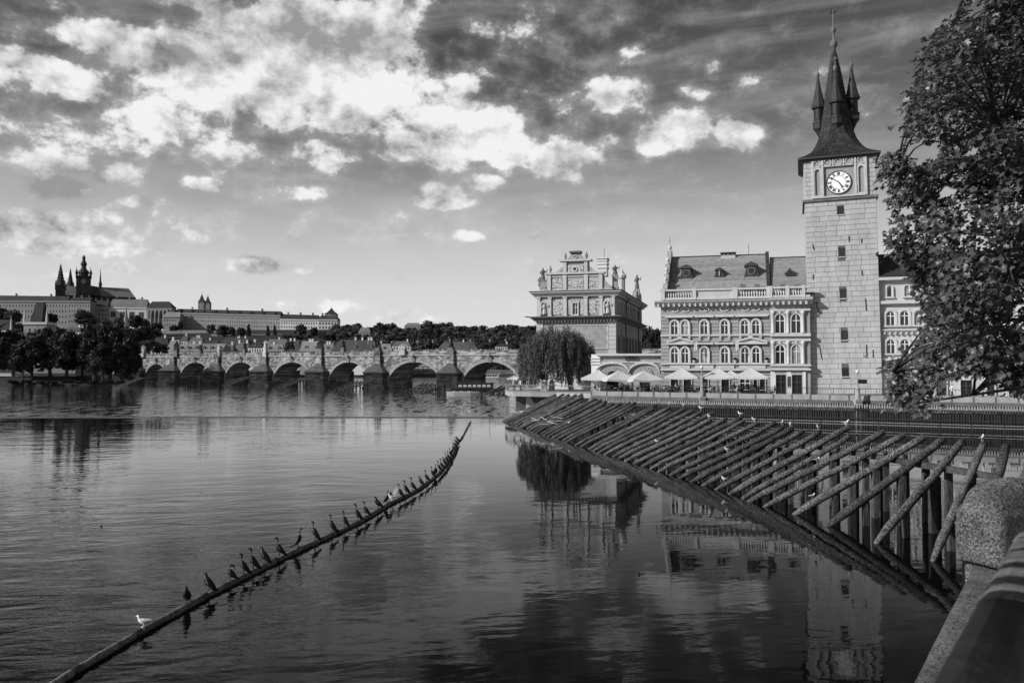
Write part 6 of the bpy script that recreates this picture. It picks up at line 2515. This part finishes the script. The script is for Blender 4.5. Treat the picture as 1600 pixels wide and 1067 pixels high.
def person(label, pos, rz, pose, dark=False, group=None, s=1.0):
    o = put((HUMD if dark else HUM)[pose], 'person', None, tuple(pos), rz, (s, s, s))
    return tag(o, label, 'person', group)


def on_quay(px, back):
    p = qx(px, -back)
    return Vector((p.x, p.y, ZQ + .003))


person('person in white top standing at the terrace tip railing by a flat parasol', at(803.5, 606, 118.5).to_2d().to_3d() + Vector((0, 0, ZQ + .013)), .4, 'stand')
person('second person in white standing closer to the stone planter on the terrace', at(813.5, 606, 117.5).to_2d().to_3d() + Vector((0, 0, ZQ + .013)), -.6, 'walk')
person('person in white shirt standing under the twisted cream parasol', on_quay(969, .9), 2.0, 'stand')
person('person in white standing between the two club parasols', on_quay(988, 2.4), -1.2, 'stand')
person('waiter in white shirt walking beside the left window pair parasol', on_quay(1056, 1.4), 1.3, 'walk')
person('person in pale shirt in the doorway left of the middle parasol', on_quay(1101.5, 4.4), .2, 'stand')
person('waiter in black walking between the middle parasols', on_quay(1147, 1.5), 1.5, 'walk', True)
person('walker in white shirt striding along the quay under the leaves', on_quay(1535, 1.2), 1.57, 'walk')
person('walker in white following beside the dark shop door under leaves', on_quay(1487, 1.3), 1.57, 'walk')
RP = random.Random(17)
used = RP.sample(range(len(SEATS)), 22)
for n_, i in enumerate(used):
    q, rz = SEATS[i]
    dark = RP.random() < .6
    person('guest in dark clothes seated at a cafe table on the quay' if dark else 'guest in pale shirt seated at a cafe table on the quay', (q.x, q.y, ZQ + .003), rz, 'sit', dark, 'dark seated guests' if dark else 'pale seated guests')

# ------------------------------------------------------------------ lamps on the quay
def lamp(label, px, ytop, off, zbase, ybase, board=False):
    p = qx(px, off)
    zt_ = at(px, ytop, p.y).z
    t = thing('street_lamp', label, 'lamp', (p.x, p.y, zbase))
    h = zt_ - zbase
    mb = MB()
    zb = ZQ - zbase
    mb.box(-.33, .33, -.33, .33, -.2, zb - .35)
    mb.box(-.4, .4, -.4, .4, zb - .35, zb - .1)
    mb.build('footing', 'stone_mid', t)
    mb = MB()
    mb.lathe([(.3, zb - .1), (.3, zb + .5), (.24, zb + .6), (.24, zb + 1.0), (.3, zb + 1.1), (.14, zb + 1.3), (.07, zb + 1.45), (.06, h - .5), (.1, h - .45), (.1, h - .38)], (0, 0, 0), 10)
    mb.build('post', 'iron_pale' if not board else 'plaster_mid', t)
    mb = MB()
    mb.blob((0, 0, h - .2), (.2, .2, .2), 12, 8)
    mb.build('globe', 'plaster_white', t, True)
    if board:
        mb = MB()
        mb.box(.07, 1.05, -.04, .04, h - 1.5, h - 1.05)
        mb.build('sign_board', 'iron', t)


lamp('globe lamp post on the quay edge before the dining parasols', 1097, 571, .32, .0, 640)
lamp('globe lamp post with small dark sign board before the stone tower', 1340, 578, 1.25, .0, 660, True)

# ------------------------------------------------------------------ the timber ice guard
ig = thing('timber_ice_guard', 'long slanting row of log beams on posts guarding the mill channel', 'ice guard', (gp(1246, 799, .2).x, gp(1246, 799, .2).y, 0))
LOGS = []
for (fx, fy, tx_, ty_) in ((1520, 893, 1572, 697), (1460, 868, 1537, 692), (1373, 841.5, 1505, 688), (1299, 815.7, 1474, 686), (1246, 799, 1444, 682), (1200, 787, 1414, 678.5), (1175, 779, 1382, 674)):
    LOGS.append((gp(fx, fy, .15), gp(tx_, ty_, 3.7)))
Yf = 43.4
while Yf < 102:
    f_x = 15.2 - (Yf - 29.8) * 16.4 / 71.8
    k = min(1, (Yf - 42) / 10)
    jx, jz = RN.uniform(-.12, .12), RN.uniform(-.1, .1)
    off = Vector((5.15 + 1.25 * k, -1.5 + .8 * k, 3.52 - .27 * k + jz))
    foot = Vector((f_x + jx, Yf, .12 + RN.uniform(-.04, .06)))
    if not (72.3 < Yf < 73.6):
        LOGS.append((foot, foot + off * RN.uniform(.90, 1.05) + Vector((0, RN.uniform(-.12, .12), 0))))
    Yf += 1.47 + RN.uniform(-.12, .12)
for i, (a, b) in enumerate(LOGS):
    d = (b - a)
    ln = d.length
    d.normalize()
    r0 = RN.uniform(.14, .185)
    side = d.cross(Vector((0, 0, 1))).normalized()
    up = side.cross(d)
    mb = MB()
    pts, rad = [], []
    n_ = 10
    for k in range(n_ + 1):
        f = k / n_
        q = a + d * ln * f + side * RN.uniform(-.02, .02) + up * (RN.uniform(-.02, .02) - .05 * math.sin(PI * f))
        pts.append(q)
        rad.append(r0 * (1.06 - .14 * f) * RN.uniform(.96, 1.04))
    # sharpened foot
    pts = [a - d * .55 - up * .10, a - d * .15 - up * .05] + pts[1:]
    rad = [.035, r0 * .62] + rad[1:]
    mb.tube(pts, rad, 10)
    mb.build('log', 'log_wood', ig, True, True)
    # bearing post under the log, two thirds up, and a thinner one near the foot
    for f, s_ in ((.62, .15), (.30, .11)):
        if i >= 30 and f < .5:
            continue
        q = a.lerp(b, f)
        mb = MB()
        mb.box(q.x - s_, q.x + s_, q.y - s_, q.y + s_, -2.0, q.z - r0 - .03)
        if f > .5:
            mb.box(q.x + s_ + .04, q.x + s_ * 2.6, q.y + .1, q.y + .1 + s_ * 1.6, -2.0, q.z - r0 + .1)
        mb.build('post', 'post_wood', ig, False, True)
fa = [l[0] for l in LOGS]
# waling beam along the feet, cap beams under the logs
for k in range(0, len(LOGS) - 1, 4):
    a, b = LOGS[k], LOGS[min(k + 4, len(LOGS) - 1)]
    for f, dz, hw, hh, mt, nm in ((-.02, -.22, .18, .14, 'wet_wood', 'sill_beam'), (.80, -.40, .12, .13, 'post_wood', 'cap_beam')):
        p, q = a[0].lerp(a[1], f), b[0].lerp(b[1], f)
        dd = (q - p).normalized()
        sd = Vector((dd.y, -dd.x, 0)).normalized() * hw
        uu = Vector((0, 0, hh))
        c0, c1 = p + Vector((0, 0, dz)), q + Vector((0, 0, dz))
        mb = MB()
        mb.add([c0 - sd - uu, c0 + sd - uu, c0 + sd + uu, c0 - sd + uu, c1 - sd - uu, c1 + sd - uu, c1 + sd + uu, c1 - sd + uu], [(0, 1, 2, 3), (7, 6, 5, 4), (0, 4, 5, 1), (1, 5, 6, 2), (2, 6, 7, 3), (3, 7, 4, 0)])
        mb.build(nm, mt, ig, False, True)
# second row of upright posts behind, holding the guard in the channel
for i, (a, b) in enumerate(LOGS):
    if i > 34:
        break
    q = a.lerp(b, .9)
    mb = MB()
    s_ = .13
    mb.box(q.x - s_, q.x + s_, q.y + .6 - s_, q.y + .6 + s_, -2.0, q.z - .75)
    mb.box(q.x - s_ * .7, q.x + s_ * .7, q.y + .6 - s_ * .7, q.y + .6 + s_ * .7, q.z - .749, q.z - .5)
    mb.build('post', 'post_wood', ig, False, True)
# broken branches caught between the far logs
for i, (px, py) in enumerate(((808, 648), (846, 660), (858, 663), (1000, 655))):
    Yb = gp(px, py, .9).y
    p = at(px, py, Yb)
    mb = MB()
    rr = random.Random(i)
    for k in range(5):
        q = p + Vector((rr.uniform(-.8, .8), rr.uniform(-.5, .5), rr.uniform(0, .4)))
        mb.tube([q, q + Vector((rr.uniform(-1, 1), rr.uniform(-.4, .4), rr.uniform(-.1, .35))), q + Vector((rr.uniform(-1.6, 1.6), rr.uniform(-.6, .6), rr.uniform(.0, .5)))], [.035, .03, .012], 5)
    o = mb.build('driftwood', 'lime')
    tag(o, 'bleached tangle of driftwood branches caught on the timber logs', 'driftwood', 'driftwood on the ice guard')

# ------------------------------------------------------------------ floating boom with birds
BP = [(60, 1085), (90, 1065), (150, 1028), (215, 990), (290, 948), (350, 916), (430, 876), (490, 848), (560, 815), (610, 786), (650, 766), (680, 744), (697, 726), (708, 708), (715, 692), (722, 683), (730, 668), (735, 659)]
pts = []
for px, py in BP:
    q = gp(px, py, .06)
    pts.append(q)
fine = []
for i in range(len(pts) - 1):
    for k in range(4):
        f = k / 4
        p0, p1, p2, p3 = pts[max(i - 1, 0)], pts[i], pts[i + 1], pts[min(i + 2, len(pts) - 1)]
        q = .5 * ((2 * p1) + (p2 - p0) * f + (2 * p0 - 5 * p1 + 4 * p2 - p3) * f * f + (3 * p1 - p0 - 3 * p2 + p3) * f ** 3)
        fine.append(q)
fine.append(pts[-1])
bo = thing('floating_boom', 'long floating log boom curving across the river with a row of birds', 'boom', tuple(fine[40].to_2d().to_3d()))
seg = 0
while seg < len(fine) - 1:
    e = min(seg + 6, len(fine) - 1)
    mb = MB()
    pl_ = [p + Vector((0, 0, RN.uniform(-.015, .015))) for p in fine[seg:e + 1]]
    mb.tube(pl_, [.10 * RN.uniform(.85, 1.15) for _ in pl_], 10)
    mb.build('log', 'boom_wood', bo, True, True)
    seg = e
for seg in range(6, len(fine) - 1, 6):
    p = fine[seg]
    d = (fine[seg + 1] - fine[seg - 1]).normalized()
    mb = MB()
    mb.tube([p - d * .12, p + d * .12], .118, 10)
    mb.build('iron_band', 'iron', bo, False, True)


def bird_meshes(kind):
    if kind == 'up':
        P = [(-.30, .02), (-.2, .10), (-.09, .20), (.0, .31), (.06, .42), (.08, .50), (.06, .57), (.05, .63), (.08, .69), (.13, .705), (.17, .70)]
        R_ = [.018, .05, .095, .108, .085, .05, .034, .03, .036, .036, .018]
    elif kind == 'hunch':
        P = [(-.30, .04), (-.2, .11), (-.09, .2), (.02, .30), (.08, .39), (.10, .45), (.09, .50), (.11, .54), (.15, .555), (.19, .55)]
        R_ = [.018, .05, .1, .115, .095, .065, .045, .04, .036, .018]
    elif kind == 'preen':
        P = [(-.28, .02), (-.18, .10), (-.07, .2), (.03, .31), (.06, .41), (.03, .5), (-.04, .53), (-.1, .5), (-.13, .44)]
        R_ = [.018, .05, .1, .11, .085, .045, .035, .036, .02]
    else:  # gull
        P = [(-.26, .20), (-.17, .19), (-.06, .18), (.06, .19), (.13, .23), (.15, .29), (.165, .335), (.2, .34), (.23, .33)]
        R_ = [.012, .04, .078, .085, .06, .042, .042, .036, .016]
    b = MB()
    b.tube([(x, 0, z) for x, z in P], R_, 9)
    for s_ in (-.035, .035):
        b.tube([(-.02, s_, .20), (0, s_, .03), (.05, s_, .01)], [.018, .012, .016], 5)
    w = MB()
    for s_ in (-1, 1):
        k = len(P) // 2
        if kind == 'gull':
            w.tube([(.06, s_ * .07, .22), (-.08, s_ * .075, .21), (-.22, s_ * .05, .205), (-.33, s_ * .02, .2)], [.03, .045, .03, .008], 7)
        else:
            w.tube([(.04, s_ * .085, .37), (-.04, s_ * .095, .24), (-.16, s_ * .06, .10), (-.24, s_ * .03, .03)], [.03, .045, .03, .008], 7)
    k_ = MB()
    hx, hz = P[-1]
    dx, dz = P[-1][0] - P[-2][0], P[-1][1] - P[-2][1]
    l_ = math.hypot(dx, dz)
    k_.tube([(hx - .01, 0, hz), (hx + dx / l_ * .055, 0, hz + dz / l_ * .055), (hx + dx / l_ * .075, 0, hz + dz / l_ * .075 - .012)], [.014, .009, .004], 6)
    if kind == 'gull':
        return b.mesh('body', 'bird_white', True), w.mesh('wing', 'bird_grey', True), k_.mesh('beak', 'beak', True)
    return b.mesh('body', 'bird_black', True), w.mesh('wing', 'bird_black', True), k_.mesh('beak', 'beak', True)


BM = {k: bird_meshes(k) for k in ('up', 'hunch', 'preen', 'gull')}


def bird(name, label, cat, pos, rz, kind, s, group):
    t = thing(name, label, cat, tuple(pos), rz, group)
    t.scale = (s, s, s)
    put(BM[kind][0], 'body', t)
    put(BM[kind][1], 'wings', t)
    put(BM[kind][2], 'beak', t)
    return t


def on_boom(px, py):
    best = min(fine, key=lambda p: (project(p) - Vector((px, py))).length)
    i = fine.index(best)
    bq, bd = best, 1e9
    for j in (i - 1, i):
        if 0 <= j < len(fine) - 1:
            for k in range(11):
                q = fine[j].lerp(fine[j + 1], k / 10)
                e = (project(q) - Vector((px, py))).length
                if e < bd:
                    bq, bd = q, e
    return bq + Vector((0, 0, .085))


def project(p):
    v = p - Vector((0, 0, CAMZ))
    c, s = math.cos(PITCH), math.sin(PITCH)
    fy, uz = v.y * c + v.z * s, -v.y * s + v.z * c
    return Vector((CX + F * v.x / fy, CY - F * uz / fy))


CORM = [(292, 949, 'hunch'), (327, 929, 'hunch'), (359, 911, 'preen'), (379, 900, 'up'), (395, 892, 'up'), (413, 883, 'hunch'), (436, 872, 'up'), (466, 859, 'up'), (492, 846, 'up'), (518, 834, 'up'), (539, 824, 'up'), (558, 815, 'up'), (571, 808, 'up'), (590, 797, 'hunch'), (604, 789, 'up'),
        (625, 778, 'up'), (633, 773, 'up'), (644, 768, 'up'), (657, 760, 'hunch'), (666, 754, 'up'), (675, 747, 'up'), (680, 743, 'up'), (686, 738, 'up'), (690, 734, 'up'), (694, 729, 'hunch'), (698, 725, 'up'), (701, 721, 'up'), (704, 716, 'up'), (706, 712, 'hunch'), (709, 707, 'up'), (711, 702, 'up'), (713, 697, 'up'), (715, 692, 'hunch')]
KL = {'up': 'black cormorant with stretched neck perched on the floating log boom', 'hunch': 'black cormorant with drawn-in neck perched on the floating log boom', 'preen': 'black cormorant bending its neck to preen on the boom'}
for i, (px, py, kd) in enumerate(CORM):
    p = on_boom(px, py)
    bird('cormorant', KL[kd], 'cormorant', p, PI + (RN.uniform(-.5, .6) if i % 7 else RN.uniform(1.6, 3.4)), kd, RN.uniform(.86, 1.0) * 1.02, None if kd == 'preen' else 'cormorants with stretched necks' if kd == 'up' else 'cormorants with drawn-in necks')
bird('gull', 'white gull with grey wings perched at the near end of the boom', 'gull', on_boom(224, 985), PI * .98, 'gull', .85, None)
g2 = bird('gull', 'gull with raised wings landing in the middle of the boom', 'gull', on_boom(612, 785), PI * .9, 'gull', 1.1, None)
for s_ in (-1, 1):
    mb = MB()
    mb.add([(.08, s_ * .05, .22), (-.12, s_ * .05, .22), (-.15, s_ * .38, .5), (.02, s_ * .4, .52), (-.22, s_ * .75, .44), (-.1, s_ * .8, .46)], [(0, 1, 2, 3), (3, 2, 4, 5)])
    mb.build('raised_wing', 'bird_grey', g2)


def on_log(i, f=.995):
    a, b = LOGS[i]
    return a.lerp(b, f) + Vector((0, 0, .17))


RG = random.Random(9)
gl = 'white gull resting on the raised end of a guard log'
for i in (1, 7, 8, 9, 11, 12, 14, 15, 16, 18, 20, 22, 24, 25, 27):
    if RG.random() < .85:
        bird('gull', gl, 'gull', on_log(i, RG.uniform(.965, .99)), RG.uniform(0, 6.28), 'gull', .8, 'gulls on the log ends')
gl2 = 'white gull standing low on the slope of a guard log'
for i, f in ((4, .12), (9, .06), (12, .45), (6, .5), (18, .35), (31, .3), (37, .4)):
    bird('gull', gl2, 'gull', on_log(i, f) + Vector((0, 0, .02)), RG.uniform(0, 6.28), 'gull', .7, 'gulls low on the logs')
for i, (px, py) in enumerate(((163, 648), (168, 621), (1003, 897), (158, 822))):
    p = gp(px, py, 0 if py > 652 else ZL)
    t = bird('duck', ('dark duck standing on the weir edge', 'dark duck on the rough water below the weir', 'dark duck swimming in the tower reflection', 'dark duck swimming on the open rippled river')[i], 'duck', (p.x, p.y, p.z - .14 if i else .06), RG.uniform(0, 6), 'gull', 1.0 if i == 1 else .6, None)
    for ch in t.children:
        ch.data = ch.data.copy()
        ch.data.materials[0] = MATS['bird_black']

# ------------------------------------------------------------------ foreground: embankment, parapet, rail, post
W0, W1_ = gp(1415, 1067, 5.27), gp(1515, 880, 5.27)
WD = (W1_ - W0).normalized()
WN = Vector((-WD.y, WD.x, 0))            # towards the water (left)
far = W0 + WD * 95
near = W0 - WD * .55
em = MB()
poly = [(near.x, near.y), (far.x, far.y), (far.x + 40, far.y - 30), (60, -60), (-60, -60), (-60, -3.5), (-4, -1.0)]
em.prismz(poly, -3, 4.98)
structure(em.build('embankment', 'quay_stone'))
em = MB()
em.prismz([(near.x + .3, near.y - .2), (far.x + .3, far.y), (far.x + 40, far.y - 30), (60, -60), (-60, -60), (-60, -3.6), (-3.8, -1.2)], 4.983, 5.06)
structure(em.build('embankment_paving', 'paving'))
pw = thing('granite_parapet', 'rough granite parapet stones along the embankment edge below the dark rail', 'parapet', (W0.x, W0.y, 5.0), math.atan2(WD.y, WD.x))
ps = MB()
for k in range(14):
    x0 = -.55 + k * 1.35
    if 2.55 < x0 + .6 < 3.0:
        pass
    mb = MB()
    # stone with worn upper edge, top slightly pitched
    n_ = 9
    prof = [(0, -.6), (.012, .10), (.0, .18), (-.03, .24), (-.09, .262), (-.3, .268), (-.52, .262), (-.56, .22), (-.56, -.6)]
    prof = [(y + RN.uniform(-.004, .004), z + RN.uniform(-.004, .004)) for y, z in prof]
    mb.prismx(prof, x0 + .008, x0 + 1.342)
    mb.build('stone', 'granite', pw)
# granite end post: block with worn arrises and a broad domed top
E2 = Vector((.9, .436, 0)).normalized()
E1 = Vector((-.436, .9, 0)).normalized()
C0 = at(1563, 830, 6.9)
pcx = C0 + E1 * .21 + E2 * .42
po = thing('granite_post', 'massive granite post with domed rough capstone at the end of the rail', 'post', (pcx.x, pcx.y, 5.0), math.atan2(E2.y, E2.x))


def dome_stone(mb, hx, hy, z0, z1, rise, seed=0):
    rings_ = [(.95, z0 - .0), (1.0, z0 + .03), (1.0, z0 + (z1 - z0) * .33), (1.0, z0 + (z1 - z0) * .66), (1.0, z1 - .02), (.985, z1), (.965, z1 + .008)]
    for k in range(1, 10):
        a = PI / 2 * k / 9
        rings_.append((.965 * max(.01, math.cos(a)) ** .85, z1 + .008 + rise * math.sin(a)))
    N = 72
    b = len(mb.v)
    for (f, z) in rings_:
        for j in range(N):
            a = 2 * PI * j / N
            c, s = math.cos(a), math.sin(a)
            pw_ = 14 if z <= z1 + .01 else 5
            q = 1 / (abs(c) ** pw_ + abs(s) ** pw_) ** (1 / pw_)
            v = Vector((c * q * hx * f, s * q * hy * f, z))
            d = noise.noise(v * 7 + Vector((seed, 0, 0))) * .012 + noise.noise(v * 26) * .006
            n_ = Vector((v.x, v.y, 0)).normalized() if z < z1 else Vector((v.x, v.y, .3)).normalized()
            mb.v.append(tuple(v + n_ * d))
    for i in range(len(rings_) - 1):
        for j in range(N):
            mb.f.append((b + i * N + j, b + i * N + (j + 1) % N, b + (i + 1) * N + (j + 1) % N, b + (i + 1) * N + j))
            mb.mi.append(0)
    mb.f.append(tuple(b + (len(rings_) - 1) * N + j for j in range(N)))
    mb.f.append(tuple(b + j for j in range(N - 1, -1, -1)))
    mb.mi += [0, 0]


mb = MB()
dome_stone(mb, .42, .21, .30, .73, .27, seed=3)
mb.build('capstone', 'granite', po, True)
mb = MB()
dome_stone(mb, .37, .165, -.7, .26, .02, seed=5)
mb.build('shaft', 'granite', po, True)
# dark rail close to the camera
R0, R1_ = gp(1425, 1090, 6.33), gp(1590, 818, 6.33)
RD = (R1_ - R0).normalized()
rl = thing('dark_rail', 'thick dark painted hand rail with worn pale patch running past the granite post', 'railing', (R0.x, R0.y, 5.3), math.atan2(RD.y, RD.x))
mb = MB()
sec = []
for k in range(16):
    a = 2 * PI * k / 16
    c, s = math.cos(a), math.sin(a)
    q = 1 / (abs(c) ** 2.6 + abs(s) ** 2.6) ** (1 / 2.6)
    sec.append((-.095 + c * q * .095, 1.03 - .06 + s * q * .06))
mb.prismx(sec, -1.2, .93)
mb.build('rail_beam', 'rail_paint', rl, True)
x0 = .935
k = 0
while x0 < 2.7:
    ln = RN.uniform(.035, .10)
    e = RN.uniform(0, .006)
    worn = (.98 < x0 < 1.9) and (k % 4 != 3) or 2.0 < x0 < 2.1
    MB().prismx([(y + (y + .085) * e, z + e) for y, z in sec], x0, x0 + ln - .006).build('rail_board', 'rail_worn' if worn else 'rail_paint', rl)
    x0 += ln
    k += 1
for x in (-.6, 1.2, 2.45):
    mb = MB()
    mb.box(x - .04, x + .04, -.135, -.055, -.3, .93)
    mb.build('baluster', 'rail_paint', rl)

# ------------------------------------------------------------------ foreground tree
tr = thing('maple_tree', 'big leafy tree with glossy lobed leaves overhanging the embankment on the right', 'tree', (14.6, 17.4, 5.3))
tb0 = Vector((14.6, 17.4, 5.3))
RL = random.Random(4)
limbs = MB()
trunk_pts = [Vector((14.6, 17.4, 5.2)), Vector((14.5, 17.3, 7.2)), Vector((14.2, 17.2, 9.5)), Vector((13.8, 17.0, 12.2)), Vector((13.6, 16.8, 15.5)), Vector((13.5, 16.6, 18.5))]
limbs.tube(trunk_pts, [.36, .31, .27, .22, .14, .06], 12)
tips = []
NODES = []


def limb(a, b, r, lift=.6):
    m1 = a.lerp(b, .35) + Vector((RL.uniform(-.2, .2), RL.uniform(-.2, .2), lift * .5))
    m2 = a.lerp(b, .7) + Vector((RL.uniform(-.2, .2), RL.uniform(-.2, .2), lift * .35))
    limbs.tube([a, m1, m2, b], [r, r * .72, r * .48, r * .2], 7)
    NODES.extend([m1, m2, b, a.lerp(m1, .5), m1.lerp(m2, .5), m2.lerp(b, .5)])


for (px, py, Y, z0, r_) in ((1400, 270, 15.5, 9.0, .11), (1440, 150, 16.5, 11, .12), (1480, 60, 15.5, 12.5, .11), (1395, 580, 14.5, 7.2, .09), (1430, 630, 14.0, 6.9, .07), (1420, 430, 16.5, 8.0, .11), (1450, 360, 14.5, 8.8, .1), (1500, 500, 15.0, 7.6, .1), (1560, 200, 14.5, 11, .1), (1540, 560, 17.5, 7.4, .09), (1570, 400, 13.8, 8.5, .1),
                            (1620, 100, 16, 12, .12), (1700, 300, 14, 9, .1), (1640, -150, 16, 14, .1), (1520, -60, 16.5, 13.5, .1), (1760, 50, 19, 12, .1), (1850, 200, 18, 10, .1), (1800, 450, 16, 8, .1), (1560, 40, 18.5, 13, .1), (1480, 240, 18, 10, .1)):
    b = at(px, py, Y)
    # branch leaves the trunk at height z0
    a = min(trunk_pts, key=lambda p: abs(p.z - z0))
    for p, q in zip(trunk_pts, trunk_pts[1:]):
        if p.z <= z0 <= q.z:
            a = p.lerp(q, (z0 - p.z) / (q.z - p.z))
    limb(a, b, r_, .5 if py < 500 else .25)
SIL = [(1545, -40), (1500, 10), (1478, 40), (1456, 62), (1440, 95), (1420, 110), (1440, 130), (1412, 155), (1430, 180), (1410, 200), (1425, 225), (1395, 245), (1382, 248), (1372, 290), (1395, 305), (1385, 335), (1392, 350), (1386, 370), (1400, 400), (1420, 425), (1440, 450), (1445, 490), (1450, 520), (1425, 548), (1395, 562), (1382, 572), (1395, 595), (1400, 615), (1395, 640), (1425, 648), (1470, 650), (1490, 632), (1480, 605), (1520, 585), (1560, 590), (1590, 605), (1610, 620), (1700, 600), (1900, 520), (1980, 250), (1900, -100), (1700, -320), (1580, -260)]
HOLES = [(1445, 238, 30, 14), (1480, 300, 16, 10), (1395, 460, 20, 60), (1570, 155, 10, 7), (1526, 18, 12, 12), (1420, 330, 12, 8), (1525, 235, 14, 8), (1505, 608, 22, 16), (1540, 612, 26, 14)]


def inside(x, y):
    c = False
    n_ = len(SIL)
    j = n_ - 1
    for i in range(n_):
        xi, yi = SIL[i]
        xj, yj = SIL[j]
        if (yi > y) != (yj > y) and x < (xj - xi) * (y - yi) / (yj - yi) + xi:
            c = not c
        j = i
    return c


def hole(x, y):
    return any(((x - a) / c) ** 2 + ((y - b) / d) ** 2 < 1 for a, b, c, d in HOLES)


leaf2d = [(0, 0), (.32, -.02), (.5, .28), (.28, .36), (.42, .72), (.16, .66), (0, 1.0), (-.16, .66), (-.42, .72), (-.28, .36), (-.5, .28), (-.32, -.02)]


def leaf_geo(p, d, nrm, s, mb):
    """lobed leaf folded along its midrib"""
    sd = d.cross(nrm).normalized()
    nrm = sd.cross(d).normalized()
    vs = []
    for (u, v) in leaf2d:
        vs.append(p + sd * (u * s) + d * (v * s) + nrm * (abs(u) * .45 * s - (v - .4) ** 2 * .35 * s))
    vs.append(p + d * (.45 * s))
    n_ = len(leaf2d)
    mb.add(vs, [(0, 1, 2, 3, 12), (3, 4, 5, 6, 12), (6, 7, 8, 9, 12), (9, 10, 11, 0, 12)])


clusters = []
tries = 0
while len(clusters) < 540 and tries < 20000:
    tries += 1
    px, py = RL.uniform(1365, 1960), RL.uniform(-310, 655)
    if not inside(px, py) or hole(px, py):
        continue
    if px > 1640 and RL.random() < .45:
        continue
    low = py > 520
    Y = RL.uniform(13.2, 19.0) if not low else RL.uniform(13.4, 16.8)
    if px < 1450:
        Y = RL.uniform(14.0, 17.2)
    clusters.append((at(px, py, Y), px, py))
mb = MB()
leaves = []
for (c, px, py) in clusters:
    nd = min(NODES, key=lambda q: (q - c).length)
    if (nd - c).length < 3.2:
        mid = nd.lerp(c, .5) + Vector((0, 0, .12))
        limbs.tube([nd, mid, c], [.028, .016, .007], 5)
    k = RL.randint(48, 92)
    rad = RL.uniform(.28, .50)
    out = (c - Vector((14, 17, 11))).normalized()
    for i in range(k):
        v = Vector((RL.gauss(0, 1), RL.gauss(0, 1), RL.gauss(0, .75)))
        if v.length > 1.8:
            v *= 1.8 / v.length
        p = c + v * rad * .62
        u = project(p)
        if u.x < 1800 and (not inside(u.x + RL.uniform(-4, 14), u.y + RL.uniform(-8, 8)) or hole(u.x, u.y)):
            if RL.random() < .985:
                continue
        nrm = (Vector((0, 0, .75)) + out * .35 + SUN_DIR * .25 + Vector((RL.gauss(0, .45), RL.gauss(0, .45), RL.gauss(0, .35)))).normalized()
        d = (out * .4 + Vector((RL.gauss(0, .6), RL.gauss(0, .6), -.45 + RL.gauss(0, .35))))
        d = (d - nrm * d.dot(nrm)).normalized()
        leaves.append((p, d, nrm, RL.uniform(.095, .15)))
limbs.build('trunk', 'bark', tr, True, True)
vis = [l for l in leaves if 1360 < project(l[0]).x < 1600 and 0 < project(l[0]).y < 665]
vis.sort(key=lambda l: -l[3] / l[0].y)
big = set(id(l) for l in vis[:300])
lm_ = MB()
leaf_geo(Vector((0, 0, 0)), Vector((0, 1, 0)), Vector((0, 0, 1)), 1.0, lm_)
lm_ = lm_.mesh('leaf', 'leaf')
rest = MB()
for l in leaves:
    p, d, nrm, s_ = l
    if id(l) in big:
        sd = d.cross(nrm).normalized()
        nn = sd.cross(d).normalized()
        o = put(lm_, 'leaf', tr)
        M_ = Matrix((sd, d, nn)).transposed().to_4x4()
        o.matrix_local = Matrix.Translation(p - tb0) @ M_ @ Matrix.Scale(s_, 4)
    else:
        leaf_geo(p, d, nrm, s_, rest)
o = rest.build('crown', 'leaf', tr, False, True)
o['kind'] = 'stuff'
print('leaves', len(leaves), 'objects', len(bpy.data.objects))
